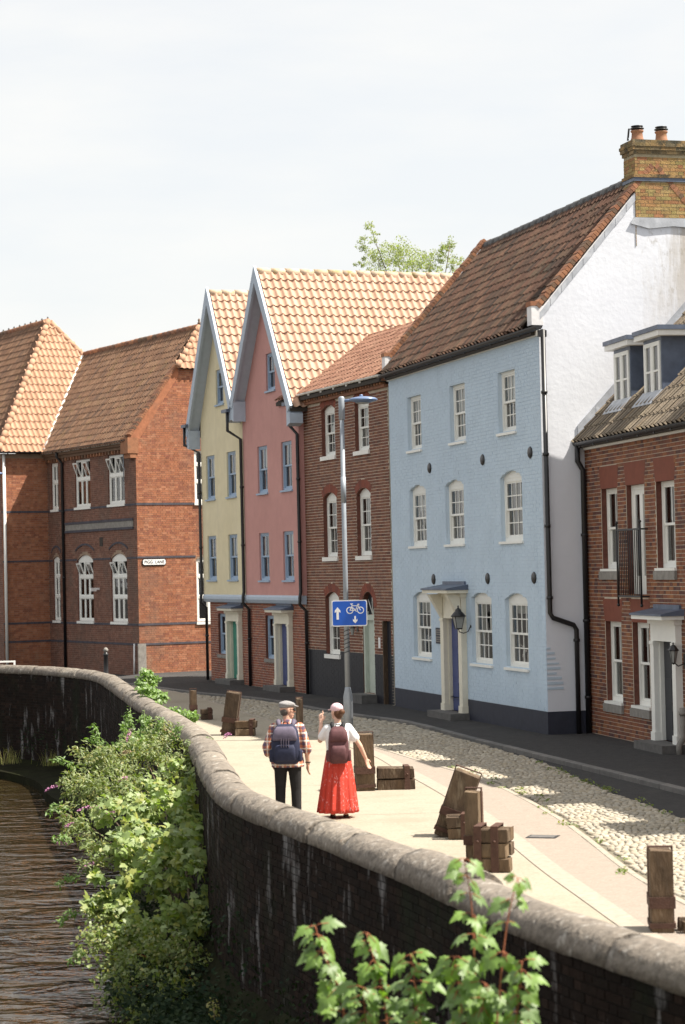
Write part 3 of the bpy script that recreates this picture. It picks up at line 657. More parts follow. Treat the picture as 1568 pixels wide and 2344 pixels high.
# ---------------------------------------------------------------- quay wall: brick face, rounded coping
wallT = thing('quay_wall', 'long curving dark brick quay wall with rounded stone coping above the river', 'wall', (0, 0, 0))
def path_arrays(P):
    acc = [0.0]
    for a, b in zip(P, P[1:]): acc.append(acc[-1] + (b - a).length)
    return acc
ACC = path_arrays(wl_)
def wall_at(d):
    import bisect
    i = min(max(bisect.bisect_right(ACC, d) - 1, 0), len(wl_) - 2); f = (d - ACC[i]) / (ACC[i + 1] - ACC[i]); p = wl_[i].lerp(wl_[i + 1], f)
    a = wl_[max(i - 1, 0)]; b = wl_[min(i + 2, len(wl_) - 1)]; t0 = (wl_[i + 1] - a).normalized(); t1 = (b - wl_[i]).normalized(); t = t0.lerp(t1, f).normalized()
    return p, t, Vector((t.y, -t.x))                        # third: towards the river is the opposite of the land side
p0, t0, n0 = wall_at(ACC[-1] * .5)
RIV = 1.0 if n0.x < 0 else -1.0
HW = .20; WTOP = .825
core = MB(); n = 0
for i, p in enumerate(wl_):
    t = (wl_[min(i + 1, len(wl_) - 1)] - wl_[max(i - 1, 0)]).normalized(); r_ = Vector((t.y, -t.x)) * RIV
    a, b = p + r_ * HW, p - r_ * HW; core.v += [(a.x, a.y, WATER - .6), (a.x, a.y, WTOP), (b.x, b.y, WTOP), (b.x, b.y, WATER - .6)]
for i in range(len(wl_) - 1):
    for k in range(3): core.f.append((i * 4 + k, i * 4 + k + 1, (i + 1) * 4 + k + 1, (i + 1) * 4 + k)); core.m.append(0); core.sm.append(False)
core.f += [(0, 3, 2, 1), tuple(len(core.v) - 4 + k for k in range(4))]; core.m += [0, 0]; core.sm += [False, False]
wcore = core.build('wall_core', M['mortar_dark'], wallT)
bm = bmesh.new(); bm.from_mesh(wcore.data); bmesh.ops.recalc_face_normals(bm, faces=bm.faces); bm.to_mesh(wcore.data); bm.free()
# bricks of the river face, laid along the curve
items = []
d0, d1 = 0.0, ACC[-1]
for k in range(36):
    zc = WTOP - .04 - k * .075
    x = d0 + (0.17 if k % 2 else 0) + 14; i = 0
    while x < d1 - 10:
        l = .225 if i % 2 == 0 else .1075; i += 1; items.append((x + l / 2, zc, l)); x += l + .010
cand = []; info = []
for n_, (d, zc, l) in enumerate(items):
    p, t, rr = wall_at(d); q = p + rr * RIV * HW; info.append((q, t, rr * RIV)); w3 = (q.x, q.y, zc)
    if l > .2 and q.y < 24 and inframe(w3, 0): cand.append((q.y, n_))
cand.sort(); pick = set(n_ for _, n_ in cand[:300])
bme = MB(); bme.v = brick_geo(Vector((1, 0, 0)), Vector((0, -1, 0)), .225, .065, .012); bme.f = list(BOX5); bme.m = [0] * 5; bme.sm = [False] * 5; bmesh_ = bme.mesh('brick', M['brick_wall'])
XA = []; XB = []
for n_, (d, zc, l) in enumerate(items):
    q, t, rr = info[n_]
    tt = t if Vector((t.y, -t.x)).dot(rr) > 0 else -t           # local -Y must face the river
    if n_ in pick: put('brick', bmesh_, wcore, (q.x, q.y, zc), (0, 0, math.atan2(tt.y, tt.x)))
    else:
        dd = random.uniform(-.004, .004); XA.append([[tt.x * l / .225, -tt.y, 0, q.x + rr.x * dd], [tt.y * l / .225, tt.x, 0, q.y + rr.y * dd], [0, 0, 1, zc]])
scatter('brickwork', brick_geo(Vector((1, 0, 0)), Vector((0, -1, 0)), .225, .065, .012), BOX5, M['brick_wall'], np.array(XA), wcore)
# coping stones
def coping_stone(da, db, sd):
    rg = random.Random(sd); mb = MB(); ym = wall_at((da + db) / 2)[0].y; big = 1.22 if (18.2 < ym < 19.3 or 14.6 < ym < 15.7) else 1.0; S, K = 8, 10; hw, hh = .24 + rg.uniform(-.012, .012), .225 + rg.uniform(-.015, .015)
    for i in range(S + 1):
        d = da + .008 + (db - da - .016) * i / S; p, t, rr = wall_at(d); rr = rr * RIV; e = .985 if i in (0, S) else 1.0
        for k in range(K + 1):
            th = math.pi * k / K; w = hw * (1 + (big - 1) * .4) * math.cos(th) * e; h = hh * big * (math.sin(th) ** .8) * e; j = rg.uniform(-.016, .016)
            mb.v.append((p.x + rr.x * (w + j), p.y + rr.y * (w + j), WTOP + .0 + h + j * .7))
    for i in range(S):
        for k in range(K): mb.f.append((i * 11 + k, i * 11 + k + 1, (i + 1) * 11 + k + 1, (i + 1) * 11 + k)); mb.m.append(0); mb.sm.append(True)
        mb.f.append((i * 11 + 10, i * 11, (i + 1) * 11, (i + 1) * 11 + 10)); mb.m.append(0); mb.sm.append(False)
    mb.f.append(tuple(range(11))); mb.f.append(tuple(S * 11 + k for k in range(10, -1, -1))); mb.m += [0, 0]; mb.sm += [False, False]
    o = mb.build('coping_stone', M['coping'], wallT)
    b_ = bmesh.new(); b_.from_mesh(o.data); bmesh.ops.recalc_face_normals(b_, faces=b_.faces); b_.to_mesh(o.data); b_.free()
d = 6.0; k = 0
while d < ACC[-1] - 8:
    L_ = random.uniform(1.1, 1.9); coping_stone(d, d + L_, k); d += L_; k += 1
# low ledge of old quay at the foot of the wall
led = MB(); lp = [p for p in wl_ if 38 < p.y < 72 and p.x > -30]
for i, p in enumerate(lp):
    t = (lp[min(i + 1, len(lp) - 1)] - lp[max(i - 1, 0)]).normalized(); r_ = Vector((t.y, -t.x)) * RIV; a, b = p + r_ * (HW - .03), p + r_ * (.5 + 1.25 * min(1, max(0, (p.y - 42) / 12)))
    led.v += [(a.x, a.y, -1.58), (b.x, b.y, -1.70), (b.x, b.y, WATER - .3)]
for i in range(len(lp) - 1):
    for q in range(2): led.f.append((i * 3 + q, i * 3 + q + 1, (i + 1) * 3 + q + 1, (i + 1) * 3 + q)); led.m.append(0); led.sm.append(False)
lo_ = struct(led.build('river_ledge', M['soil']))
bm = bmesh.new(); bm.from_mesh(lo_.data); bmesh.ops.recalc_face_normals(bm, faces=bm.faces); bm.to_mesh(lo_.data); bm.free()
if lo_.data.polygons[0].normal.z < 0: lo_.data.flip_normals()
bank = MB(); lp = [p for p in wl_ if 13 < p.y < 40]
for i, p in enumerate(lp):
    t = (lp[min(i + 1, len(lp) - 1)] - lp[max(i - 1, 0)]).normalized(); r_ = Vector((t.y, -t.x)) * RIV; wv = .25 * math.sin(i * 1.3) + .15 * math.sin(i * 2.9)
    for (w_, z_) in ((HW - .03, -1.05 + .2 * wv), (.6, -1.45 + .2 * wv), (1.1 + .6 * wv, WATER + .02), (1.4 + .6 * wv, WATER - .3)): a = p + r_ * w_; bank.v.append((a.x, a.y, z_))
for i in range(len(lp) - 1):
    for q in range(3): bank.f.append((i * 4 + q, i * 4 + q + 1, (i + 1) * 4 + q + 1, (i + 1) * 4 + q)); bank.m.append(0); bank.sm.append(True)
bo_ = struct(bank.build('river_bank', M['soil']))
bm = bmesh.new(); bm.from_mesh(bo_.data); bmesh.ops.recalc_face_normals(bm, faces=bm.faces); bm.to_mesh(bo_.data); bm.free()
if bo_.data.polygons[len(bo_.data.polygons) // 2].normal.z < 0: bo_.data.flip_normals()

# ================================================================ houses along the quay
LOC, RZ, LEN = {}, {}, {}
for nm, A, B in (('blue', (1.26, 56.2), (4.2, 45.7)), ('py', (-4.41, 71.8), (-1.12, 62.7)), ('brown', (-1.12, 62.7), (1.24, 56.45)), ('rh', (5.127, 45.96), (6.981, 37.149)), ('sch', (-11.4, 84.601), (-7.3, 77.5))):
    LOC[nm], RZ[nm], LEN[nm] = frame_of(A, B)
def shift(nm, s):
    return (LOC[nm][0] + s * math.cos(RZ[nm]), LOC[nm][1] + s * math.sin(RZ[nm]), 0.0)

def voussoirs(house, part, op, mt, t=.225, n=None, y=-.008, over=.0):
    """fan of bricks round an arched head"""
    s, z, w, h, rise = op[:5]; r = (w * w / 4 + rise * rise) / (2 * rise); cz = z + h - r; a0 = math.asin(min(1.0, w / 2 / r)) if rise < w / 2 else math.pi / 2
    n = n or max(5, round(2 * a0 * r / .085)); da = 2 * a0 / n
    for k in range(n):
        aa = -a0 + da * k + .05 * da; ab = aa + da * .9; q = lambda a, rr: (s + w / 2 + rr * math.sin(a), y, cz + rr * math.cos(a))
        MB().prism([q(aa, r + .003), q(ab, r + .003), q(ab, r + t), q(aa, r + t)], (0, .02, 0)).build('voussoir', mt, part)

# ---------------------------------------------------------------- gabled pair: yellow and pink
def gabled(name, label, loc, rz, W0, W1, apex, paint, gf0, gf1, wins, attic, gw, dr, leaf, zA, zE, clipL, clipR, depth=8.6, pipeS=None):
    h = thing(name, label, 'house', loc, rz); yo = -.15
    # ground floor in brick
    ops = [(gw[0], gw[2], gw[1] - gw[0], gw[3] - gw[2], 0), (dr[0] + .15, 0.0, dr[1] - dr[0] - .3, dr[3] - .3, 0)]
    wl1 = wall_mb(gf0, gf1, -.1, 2.66, ops, reveal=.2, rm=1).build('ground_floor_wall', [M['mortar_pale'], M['reveal_brick']], h)
    lay_bricks(h, wl1, (0, 0, 0), (1, 0, 0), (0, -1, 0), gf0, gf1, -.1, 2.64, M['brick_low'], 300, blocks=[grow(ops[0], .24), ops[1]], seed=len(name))
    MB().prism([(gw[0] - .1, -.006, gw[3] + .24), (gw[1] + .1, -.006, gw[3] + .24), (gw[1] + .0, -.006, gw[3]), (gw[0] - .0, -.006, gw[3])][::-1], (0, .02, 0)).build('lintel', M['rubbed'], wl1)
    bm_ = MB(); bm_.prism([(W0, -.02, 2.60), (W0, -.13, 2.62), (W0, -.19, 2.72), (W0, -.19, 2.80), (W0, -.15, 2.86), (W0, -.02, 2.86)], (W1 - W0, 0, 0)); bm_.build('jetty_beam', M['trim_blue'], h)
    # rendered storeys and gable
    ops = [(a, z0, b - a, z1 - z0, 0) for (a, b, z0, z1) in wins]
    mb = wall_mb(W0, W1, 2.85, 8.35, ops, O=(0, yo, 0), reveal=.13)
    zl = lambda s: zA - abs(s - apex) * ((zA - zE) / (W1 - apex + .3))
    sl_l = (zA - zE) / (W1 - apex + .3); sl_r = sl_l
    zl_ = lambda s: zA - .07 - abs(s - apex) * sl_l
    at_ = attic; xs = [W0, at_[0], at_[1], W1]; P = lambda s, z, d=0.0: (s, yo + d, z)
    mb.quad(P(W0, 8.35), P(at_[0], 8.35), P(at_[0], zl_(at_[0])), P(W0, max(8.35, zl_(W0)))); mb.quad(P(at_[1], 8.35), P(W1, 8.35), P(W1, max(8.35, zl_(W1))), P(at_[1], zl_(at_[1])))
    mb.quad(P(at_[0], 8.35), P(at_[1], 8.35), P(at_[1], at_[2]), P(at_[0], at_[2])); mb.quad(P(at_[0], at_[3]), P(at_[1], at_[3]), P(at_[1], zl_(at_[1])), P(apex, zl_(apex)), P(at_[0], zl_(at_[0])))
    a0, a1, az0, az1 = at_; d = .13
    mb.quad(P(a0, az0), P(a0, az0, d), P(a0, az1, d), P(a0, az1)); mb.quad(P(a1, az0, d), P(a1, az0), P(a1, az1), P(a1, az1, d)); mb.quad(P(a0, az1), P(a0, az1, d), P(a1, az1, d), P(a1, az1)); mb.quad(P(a0, az0, d), P(a0, az0), P(a1, az0), P(a1, az0, d))
    mb.build('upper_wall', paint, h)
    sd = MB()
    for s in (W0, W1):                                       # side and back walls
        sd.quad((s, yo, 2.85), (s, depth, 2.85), (s, depth, 8.35), (s, yo, 8.35)) if s == W0 else sd.quad((s, depth, 2.85), (s, yo, 2.85), (s, yo, 8.35), (s, depth, 8.35))
    for s in (gf0, gf1): sd.quad((s, 0, -.1), (s, depth, -.1), (s, depth, 2.9), (s, 0, 2.9))
    sd.quad((W1, depth, 0), (W0, depth, 0), (W0, depth, 8.4), (apex, depth, zA - .1), (W1, depth, 8.4)); sd.quad((W0, yo, 2.855), (W1, yo, 2.855), (W1, .1, 2.855), (W0, .1, 2.855))
    sd.build('side_walls', paint, h)
    for i, (a, b, z0, z1) in enumerate(wins + [attic]): sash(h, a, z0, b - a, z1 - z0, 2, 1, 1, 'window_blue', 0, .05, ('blind', .45) if i % 3 == 0 else (('sides', .25) if i % 3 == 1 else None), yo, .05, fw=.06, bar=.025)
    sash(h, gw[0], gw[2], gw[1] - gw[0], gw[3] - gw[2], 2, 1, 1, 'window_blue', 0, .07, None, 0, .1, 'stone', fw=.06)
    door(h, dr[0], dr[1], dr[2], dr[3], leaf, 'cream', hood='lead_dark', hoodw=.1)
    # roof
    rf = MB(); ov = -.56; th = .09
    for sg, lim in ((-1, clipL), (1, clipR)):
        se = lim; ze = zA - abs(se - apex) * sl_l; pts = [(apex, ov + .04, zA), (se, ov + .04, ze), (se, ov + .04, ze - th), (apex, ov + .04, zA - th)]
        rf.prism(pts if sg > 0 else pts[::-1], (0, depth - ov, 0))
    ro = rf.build('roof', M['under'], h)
    dirn = Vector((1, 0, -sl_l)).normalized()
    for sg, lim in ((1, clipR), (-1, clipL)):
        V = Vector((-sg * dirn.x, 0, -dirn.z)); U = Vector((0, sg, 0)); run = abs(lim - apex); ln = run / dirn.x; te = ln / round(ln / .355); nv = round(ln / te); nu = int((depth - ov - .15) / .225)
        Nn = U.cross(V); O = Vector((lim, (ov + .12) if sg > 0 else (depth - .05), zA - run * sl_l)) + Nn * .012
        lay_tiles(h, ro, O, U, V, nu, nv, M['tile_new'], 300 if sg > 0 else 0, tw=.225, te=te, tl=te + .07, amp=1.5, lift=.042)
    ridge_run(ro, (apex, ov + .1, zA + .0), (apex, depth, zA + .0), M['tile_ridge'], r=.115, L=.45)
    for sg, lim in ((-1, clipL), (1, clipR)):
        foot = lim + sg * .0; zf = zA - abs(foot - apex) * sl_l
        n2 = Vector((sg * sl_l, 0, 1)).normalized()
        a = Vector((apex, 0, zA)); b = Vector((foot, 0, zf))
        bb = MB(); q = [a + n2 * .105, b + n2 * .105, b - n2 * .19, Vector((apex, 0, (a - n2 * .19).z - abs((a - n2 * .19).x - apex) * 0))]
        q[3] = Vector((apex, 0, zA - .19 * math.sqrt(1 + sl_l ** 2))); q[0] = Vector((apex, 0, zA + .105 * math.sqrt(1 + sl_l ** 2)))
        bb.prism([(p.x, ov, p.z) for p in (q if sg > 0 else q[::-1])], (0, .085, 0)); bb.build('bargeboard', M['trim_blue'], ro)
        so_ = MB(); q2 = [Vector((apex, 0, zA - .17)), b - n2 * .095, b - n2 * .12, Vector((apex, 0, zA - .21))]
        so_.prism([(p.x, ov + .087, p.z) for p in (q2 if sg > 0 else q2[::-1])], (0, -ov - .15 - .087 + .0, 0)); so_.build('soffit', M['trim_blue'], ro)
        # boxed foot of the verge
        s0, s1 = sorted((foot, foot - sg * .42)); MB().prism([(foot, ov + .02, zf - .16), (foot - sg * .30, ov + .02, zf + .12), (foot - sg * .30, ov + .02, zf - .5), (foot, ov + .02, zf - .42)][::sg], (0, .4, 0)).build('verge_foot', M['trim_blue'], ro)
    return h
yel = gabled('yellow_house', 'narrow pale yellow rendered house with steep gable and green front door', LOC['py'], RZ['py'], -.2, 4.44, 2.12, M['paint_yellow'], 0.0, 4.2,
             [(.35, 1.33, 5.95, 7.37), (2.68, 3.66, 5.95, 7.37), (.35, 1.33, 3.33, 4.76), (2.68, 3.66, 3.33, 4.76)], (1.65, 2.47, 8.95, 10.07), (.89, 1.78, .92, 2.24), (2.12, 3.52, .2, 2.36), M['door_green'], 12.5, 8.3, -.6, 4.49, depth=5.2)
pnk = gabled('pink_house', 'pink rendered house with steep gable and dark blue front door', shift('py', 4.5), RZ['py'], -.055, 5.35, 2.68, M['paint_pink'], -.295, 5.17,
             [(1.4, 2.37, 5.93, 7.35), (3.7, 4.67, 5.93, 7.35), (1.4, 2.37, 3.3, 4.73), (3.7, 4.67, 3.3, 4.73)], (2.42, 3.26, 8.95, 10.07), (1.4, 2.33, .93, 2.24), (2.6, 4.0, .2, 2.36), M['door_blue'], 12.5, 8.3, -.005, 5.72)
for hh, xs, top in ((yel, -.35, 8.15), (pnk, -.18, 8.3), (pnk, 5.28, 8.1)):
    jog = .42 if xs != 5.28 else .12; y0 = -.60 if xs != 5.28 else -.42
    downpipe(hh, [(xs - (.25 if xs == -.35 else .0), y0, top + .25), (xs - (.25 if xs == -.35 else .0), y0, top - .35), (xs + .12, -.22, top - .62), (xs + .14, -.22, 2.95), (xs + .14, -.25, 2.8), (xs + .14, -.25, 2.6), (xs + .14, -.07, 2.42), (xs + .14, -.07, 0.02)], .05, collars=[(xs + .14, -.22, 6.2), (xs + .14, -.22, 4.4), (xs + .14, -.07, 1.5)])
    MB().box(xs - .45, xs + .1, y0 - .06, y0 + .06, top + .22, top + .32).build('hopper', M['lead_dark'], hh)

# ---------------------------------------------------------------- brown brick house
brn = thing('brown_brick_house', 'tall brown brick house with arched sash windows and black painted base', 'house', LOC['brown'], RZ['brown']); WB = LEN['brown'] - .02
bops = [(1.66, 6.74, 1.08, 1.42, .13), (4.25, 6.74, 1.04, 1.40, .13), (1.66, 3.93, 1.08, 1.80, .16), (4.25, 3.93, 1.04, 1.82, .16), (1.66, 1.23, 1.10, 1.74, .16), (4.5, .28, .86, 2.70, .40), (6.02, -.05, .52, 2.27, 0)]
bw = wall_mb(.0, WB, -.1, 8.3, bops, reveal=.2, rm=1)
bw.quad((WB, 0, -.1), (WB, 6, -.1), (WB, 6, 8.3), (WB, 0, 8.3)); bw.quad((WB, 6, -.1), (0, 6, -.1), (0, 6, 8.3), (WB, 6, 8.3))
bw = bw.build('wall', [M['mortar_pale'], M['reveal_brick']], brn)
blk = [grow(o, .23, .0) if o[4] else o for o in bops]
lay_bricks(brn, bw, (0, 0, 0), (1, 0, 0), (0, -1, 0), 0.05, WB, 1.34, 8.28, M['brick_brown'], 300, blocks=blk, seed=4, j=.014)
lay_bricks(brn, bw, (0, 0, 0), (1, 0, 0), (0, -1, 0), 0.05, WB, -.1, 1.33, M['paint_black'], 0, blocks=blk, seed=4, name='black_brick')
MB().box(.04, 1.655, -.003, -.001, -.1, 1.335).build('black_base', M['paint_black'], bw); MB().box(2.765, 4.495, -.003, -.001, -.1, 1.335).build('black_base', M['paint_black'], bw); MB().box(5.365, 6.015, -.003, -.001, -.1, 1.335).build('black_base', M['paint_black'], bw); MB().box(1.655, 2.765, -.003, -.001, -.1, 1.225).build('black_base', M['paint_black'], bw)
for i, o in enumerate(bops[:6]): voussoirs(brn, bw, o, M['voussoir'])
for i, o in enumerate(bops[:5]): sash(brn, o[0], o[1], o[2], o[3], 3, 2, 2, 'sash_white', o[4], .11, [('blind', .5), ('sides', .3), None, ('sides', .25), ('blind', .3)][i], 0, .11, 'trim_white', fw=.07)
o = bops[5]; dd = put('door', None, brn, (o[0], 0, 0)); dd.empty_display_size = .1
dm = MB(); dm.box(.002, .11, .02, .2, .28, 2.45); dm.box(o[2] - .11, o[2] - .002, .02, .2, .28, 2.45); dm.box(.11, o[2] - .11, .03, .2, 2.22, 2.36); dm.build('door_frame', M['door_sage'], dd)
MB().box(.11, o[2] - .11, .12, .17, .28, 2.22).build('door_leaf', M['door_sage'], dd)
for a in (.45, 1.3): MB().box(.22, o[2] - .22, .105, .125, a, a + .7).build('door_panel', M['door_sage'], dd)
pts = arch_pts(.002, 2.58, o[2] - .004, .398, 12); MB().prism([(.002, .14, 2.37), (o[2] - .002, .14, 2.37)] + [(p[0], .14, p[1]) for p in reversed(pts)], (0, .02, 0)).build('fanlight', M['room'], dd)
for k in range(1, 4): a = math.pi * k / 4; MB().tube([(o[2] / 2, .13, 2.38), (o[2] / 2 - .42 * math.cos(a), .13, 2.38 + .55 * math.sin(a))], .012, 5).build('fanlight_bar', M['sash_white'], dd)
MB().box(-.12, o[2] + .12, -.45, -.01, -.05, .27).build('step', M['stone_dark'], dd)
o = bops[6]; d2 = put('side_door', None, brn, (o[0], 0, 0)); d2.empty_display_size = .1
MB().box(.003, o[2] - .003, .10, .15, 0.02, 2.21).build('door_leaf', M['door_dark'], d2)
for k in range(4): MB().box(.02 + .125 * k, .13 + .125 * k, .088, .102, .05, 2.18).build('plank', M['door_dark'], d2)
MB().box(-.03, .03, -.03, .1, .02, 2.21).build('door_post', M['timber'], d2)
MB().box(5.70, 5.80, -.03, -.006, 1.5, 1.78).build('bell_plate', M['sign_white'], brn)
cn = MB().box(-.02, WB + .02, -.10, .02, 8.28, 8.36); cn.box(-.02, WB + .02, -.17, .02, 8.44, 8.52); cn.build('cornice', M['brick_edge'], brn)
db = MB().box(0, .10, -.14, -.0, 8.362, 8.438).mesh('dentil', M['brick_edge'])
for k in range(33): put('dentil', db, brn, (.02 + k * .2, 0, 0))
gutter(brn, (-.1, -.24, 8.60), (WB + .02, -.24, 8.60), .055, 'trim_white', 1.0)
sl = (10.42 - 8.56) / 2.75
rf = MB().prism([(-1.6, -.22, 8.52), (-1.6, 2.55, 8.52 + 2.77 * sl), (-1.6, 5.3, 8.52), (-1.6, 5.3, 8.42), (-1.6, -.22, 8.42)], (WB + 1.6, 0, 0)); ro = rf.build('roof', M['under'], brn)
V = Vector((0, 1, sl)).normalized(); ln = 2.77 / V.y; n_ = 11; lay_tiles(brn, ro, (-1.5, -.26, 8.545), (1, 0, 0), V, int((WB + 1.45) / .228), n_, M['tile_brown'], 300, tw=.228, te=ln / n_, tl=ln / n_ + .07, amp=1.5, lift=.02)
ridge_run(ro, (-1.3, 2.55, 8.53 + 2.77 * sl), (WB, 2.55, 8.53 + 2.77 * sl), M['brick_edge'], .11)
# wall lamp by the arched door
wlmp = thing('wall_lamp', 'small black wall lamp beside the arched sage door', 'lamp', (XF[brn] @ Vector((4.15, 0, 2.0)))[:], RZ['brown'])
MB().box(-.04, .04, -.02, 0, -.1, .1).build('back_plate', M['iron'], wlmp); MB().tube([(0, -.01, .05), (0, -.14, .1), (0, -.16, .04)], .012, 6).build('arm', M['iron'], wlmp)
MB().lathe([(.03, -.2), (.075, -.02)], (0, -.16, .02), 6, smooth=False).build('lantern', M['lantern_glass'], wlmp); MB().lathe([(.09, 0), (.02, .08), (0, .1)], (0, -.16, 0), 6, smooth=False).build('lantern_cap', M['iron'], wlmp)

# ---------------------------------------------------------------- blue house
blu = thing('blue_house', 'large light blue painted brick house with white sash windows and stained white gable', 'house', LOC['blue'], RZ['blue']); WL = LEN['blue']; DP = 5.4
w1 = [(1.58, 6.5, 1.10, 1.35, 0), (4.93, 6.5, 1.10, 1.35, 0), (8.29, 6.5, 1.10, 1.35, 0)]
w2 = [(1.57, 4.12, 1.35, 1.52, .13), (4.43, 4.12, 1.35, 1.52, .13), (8.30, 4.12, 1.36, 1.54, .14)]
w3 = [(1.70, 1.36, 1.40, 1.64, .14), (6.13, 1.36, 1.40, 1.64, .14), (8.43, 1.36, 1.40, 1.63, .14)]
do = (4.45, .20, 1.10, 2.25, 0)
fw_ = wall_mb(0, WL, .52, 8.40, w1 + w2 + w3 + [(do[0], .52, do[2], 1.93, 0)], reveal=.17)
sl = 1.14; zt = lambda y: 8.60 + sl * (y + .15)
fw_.quad((0, DP, -.1), (0, 0, -.1), (0, 0, 8.4), (0, DP / 2, zt(DP / 2)), (0, DP, 8.4)); fw_.quad((WL, DP, -.1), (0, DP, -.1), (0, DP, 8.6), (WL, DP, 8.6))
front = fw_.build('front_wall', M['paint_blue'], blu)
lay_bricks(blu, front, (0, 0, 0), (1, 0, 0), (0, -1, 0), 0.01, WL - .01, .53, 8.38, M['paint_blue'], 0, blocks=[grow(o, .0, .02) for o in w1 + w2 + w3] + [do], proud=.007, seed=11, name='painted_brick', j=.014)
pl = wall_mb(0, WL, -.15, .52, [(do[0], 0, do[2], .52, 0)], O=(0, -.012, 0), reveal=.1); pl.quad((0, -.012, .52), (WL, -.012, .52), (WL, .002, .52), (0, .002, .52)); pl.quad((WL, -.012, -.15), (WL + .012, -.012, -.15), (WL + .012, -.012, .52), (WL, -.012, .52))
pl.quad((WL + .012, -.012, -.15), (WL + .012, 1.0, -.15), (WL + .012, 1.0, .52), (WL + .012, -.012, .52)); pl.build('plinth', M['paint_navy'], blu)
# gable: white render, colour tinted bluish all over to stand in for blue shade
gp = [(WL, 0, -.1), (WL, DP, -.1), (WL, DP, zt(0)), (WL, DP / 2, zt(DP / 2) + .05), (WL, 0, zt(0))]
gb = MB().quad((WL, .98, -.1), (WL, DP, -.1), (WL, DP, zt(0)), (WL, 3.9, zt(DP / 2) - 1.2 * sl + .05), (WL, 3.9, 4), (WL, .98, 4)); gb.quad((WL, 0, 6.0), (WL, .0, 8.4), (WL, .0, zt(0)), (WL, 1.9, zt(1.9)), (WL, 1.9, 6.0)); gb.quad((WL, .98, 4), (WL, 1.9, 4), (WL, 1.9, 6.0), (WL, .98, 6.0)); gb.quad((WL, .0, 4), (WL, .98, 4), (WL, .98, 6.0), (WL, 0, 6.0))
gb.quad((WL, 0, -.1), (WL, .98, -.1), (WL, .98, 4), (WL, 0, 4), m=1)
gb.quad((WL, 1.9, 4), (WL, 3.9, 4), (WL, 3.9, zt(DP / 2) - 1.2 * sl + .05), (WL, DP / 2, zt(DP / 2) + .05), (WL, 1.9, zt(1.9)), m=2)
gable = gb.build('gable_wall', [M['render_stained'], M['render_stained'], M['render_stained']], blu)
for i, (o, c) in enumerate(zip(w1 + w2 + w3, [('blind', .5), ('sides', .32), ('blind', .52), ('blind', .35), None, None, ('blind', .25), ('sides', .2), ('blind', .2)])):
    sash(blu, o[0], o[1], o[2], o[3], 4, 2, 2, 'sash_white', o[4], .09, c, 0, .055, 'sash_white', fw=.075, bar=.024)
door(blu, 4.22, 5.78, .20, 2.98, M['door_blue'], 'cream', pil=.24, hood='lead_dark', hoodw=.16, hoodd=.52, head=.60, brackets=True)
ov_ = MB().lathe([(0, 0), (.1, .0), (.13, .012), (.11, .03), (0, .035)], n=20).mesh('tie_plate', M['iron'])
for (s, z) in ((3.3, 6.0), (7.2, 5.99), (10.25, 5.98), (3.42, 3.3), (7.35, 3.31), (10.3, 3.32)): put('tie_plate', ov_, blu, (s, -.004, z), (math.pi / 2, 0, 0), (1.0, 1, 1.0)).scale = (1.05, 1.0, 1.0)
pq = MB().box(-.22, .22, -.03, -.005, -.19, .19).build('name_plaque', M['paint_navy'], blu, (3.75, 0, 1.94)); MB().box(-.19, .19, -.034, -.0305, .02, .15).build('plaque_panel', M['stone'], pq); MB().box(-.19, .19, -.034, -.0305, -.15, -.02).build('plaque_panel', M['stone'], pq)
for a in (.11, .06, -.06, -.11): MB().box(-.14, .14, -.037, -.0345, a - .012, a + .012).build('plaque_lettering', M['paint_navy'], pq)
MB().box(0, WL, -.05, .0, 8.40, 8.58).build('fascia', M['trim_white'], blu)
gutter(blu, (-.12, -.16, 8.56), (WL + .42, -.16, 8.56), .085)
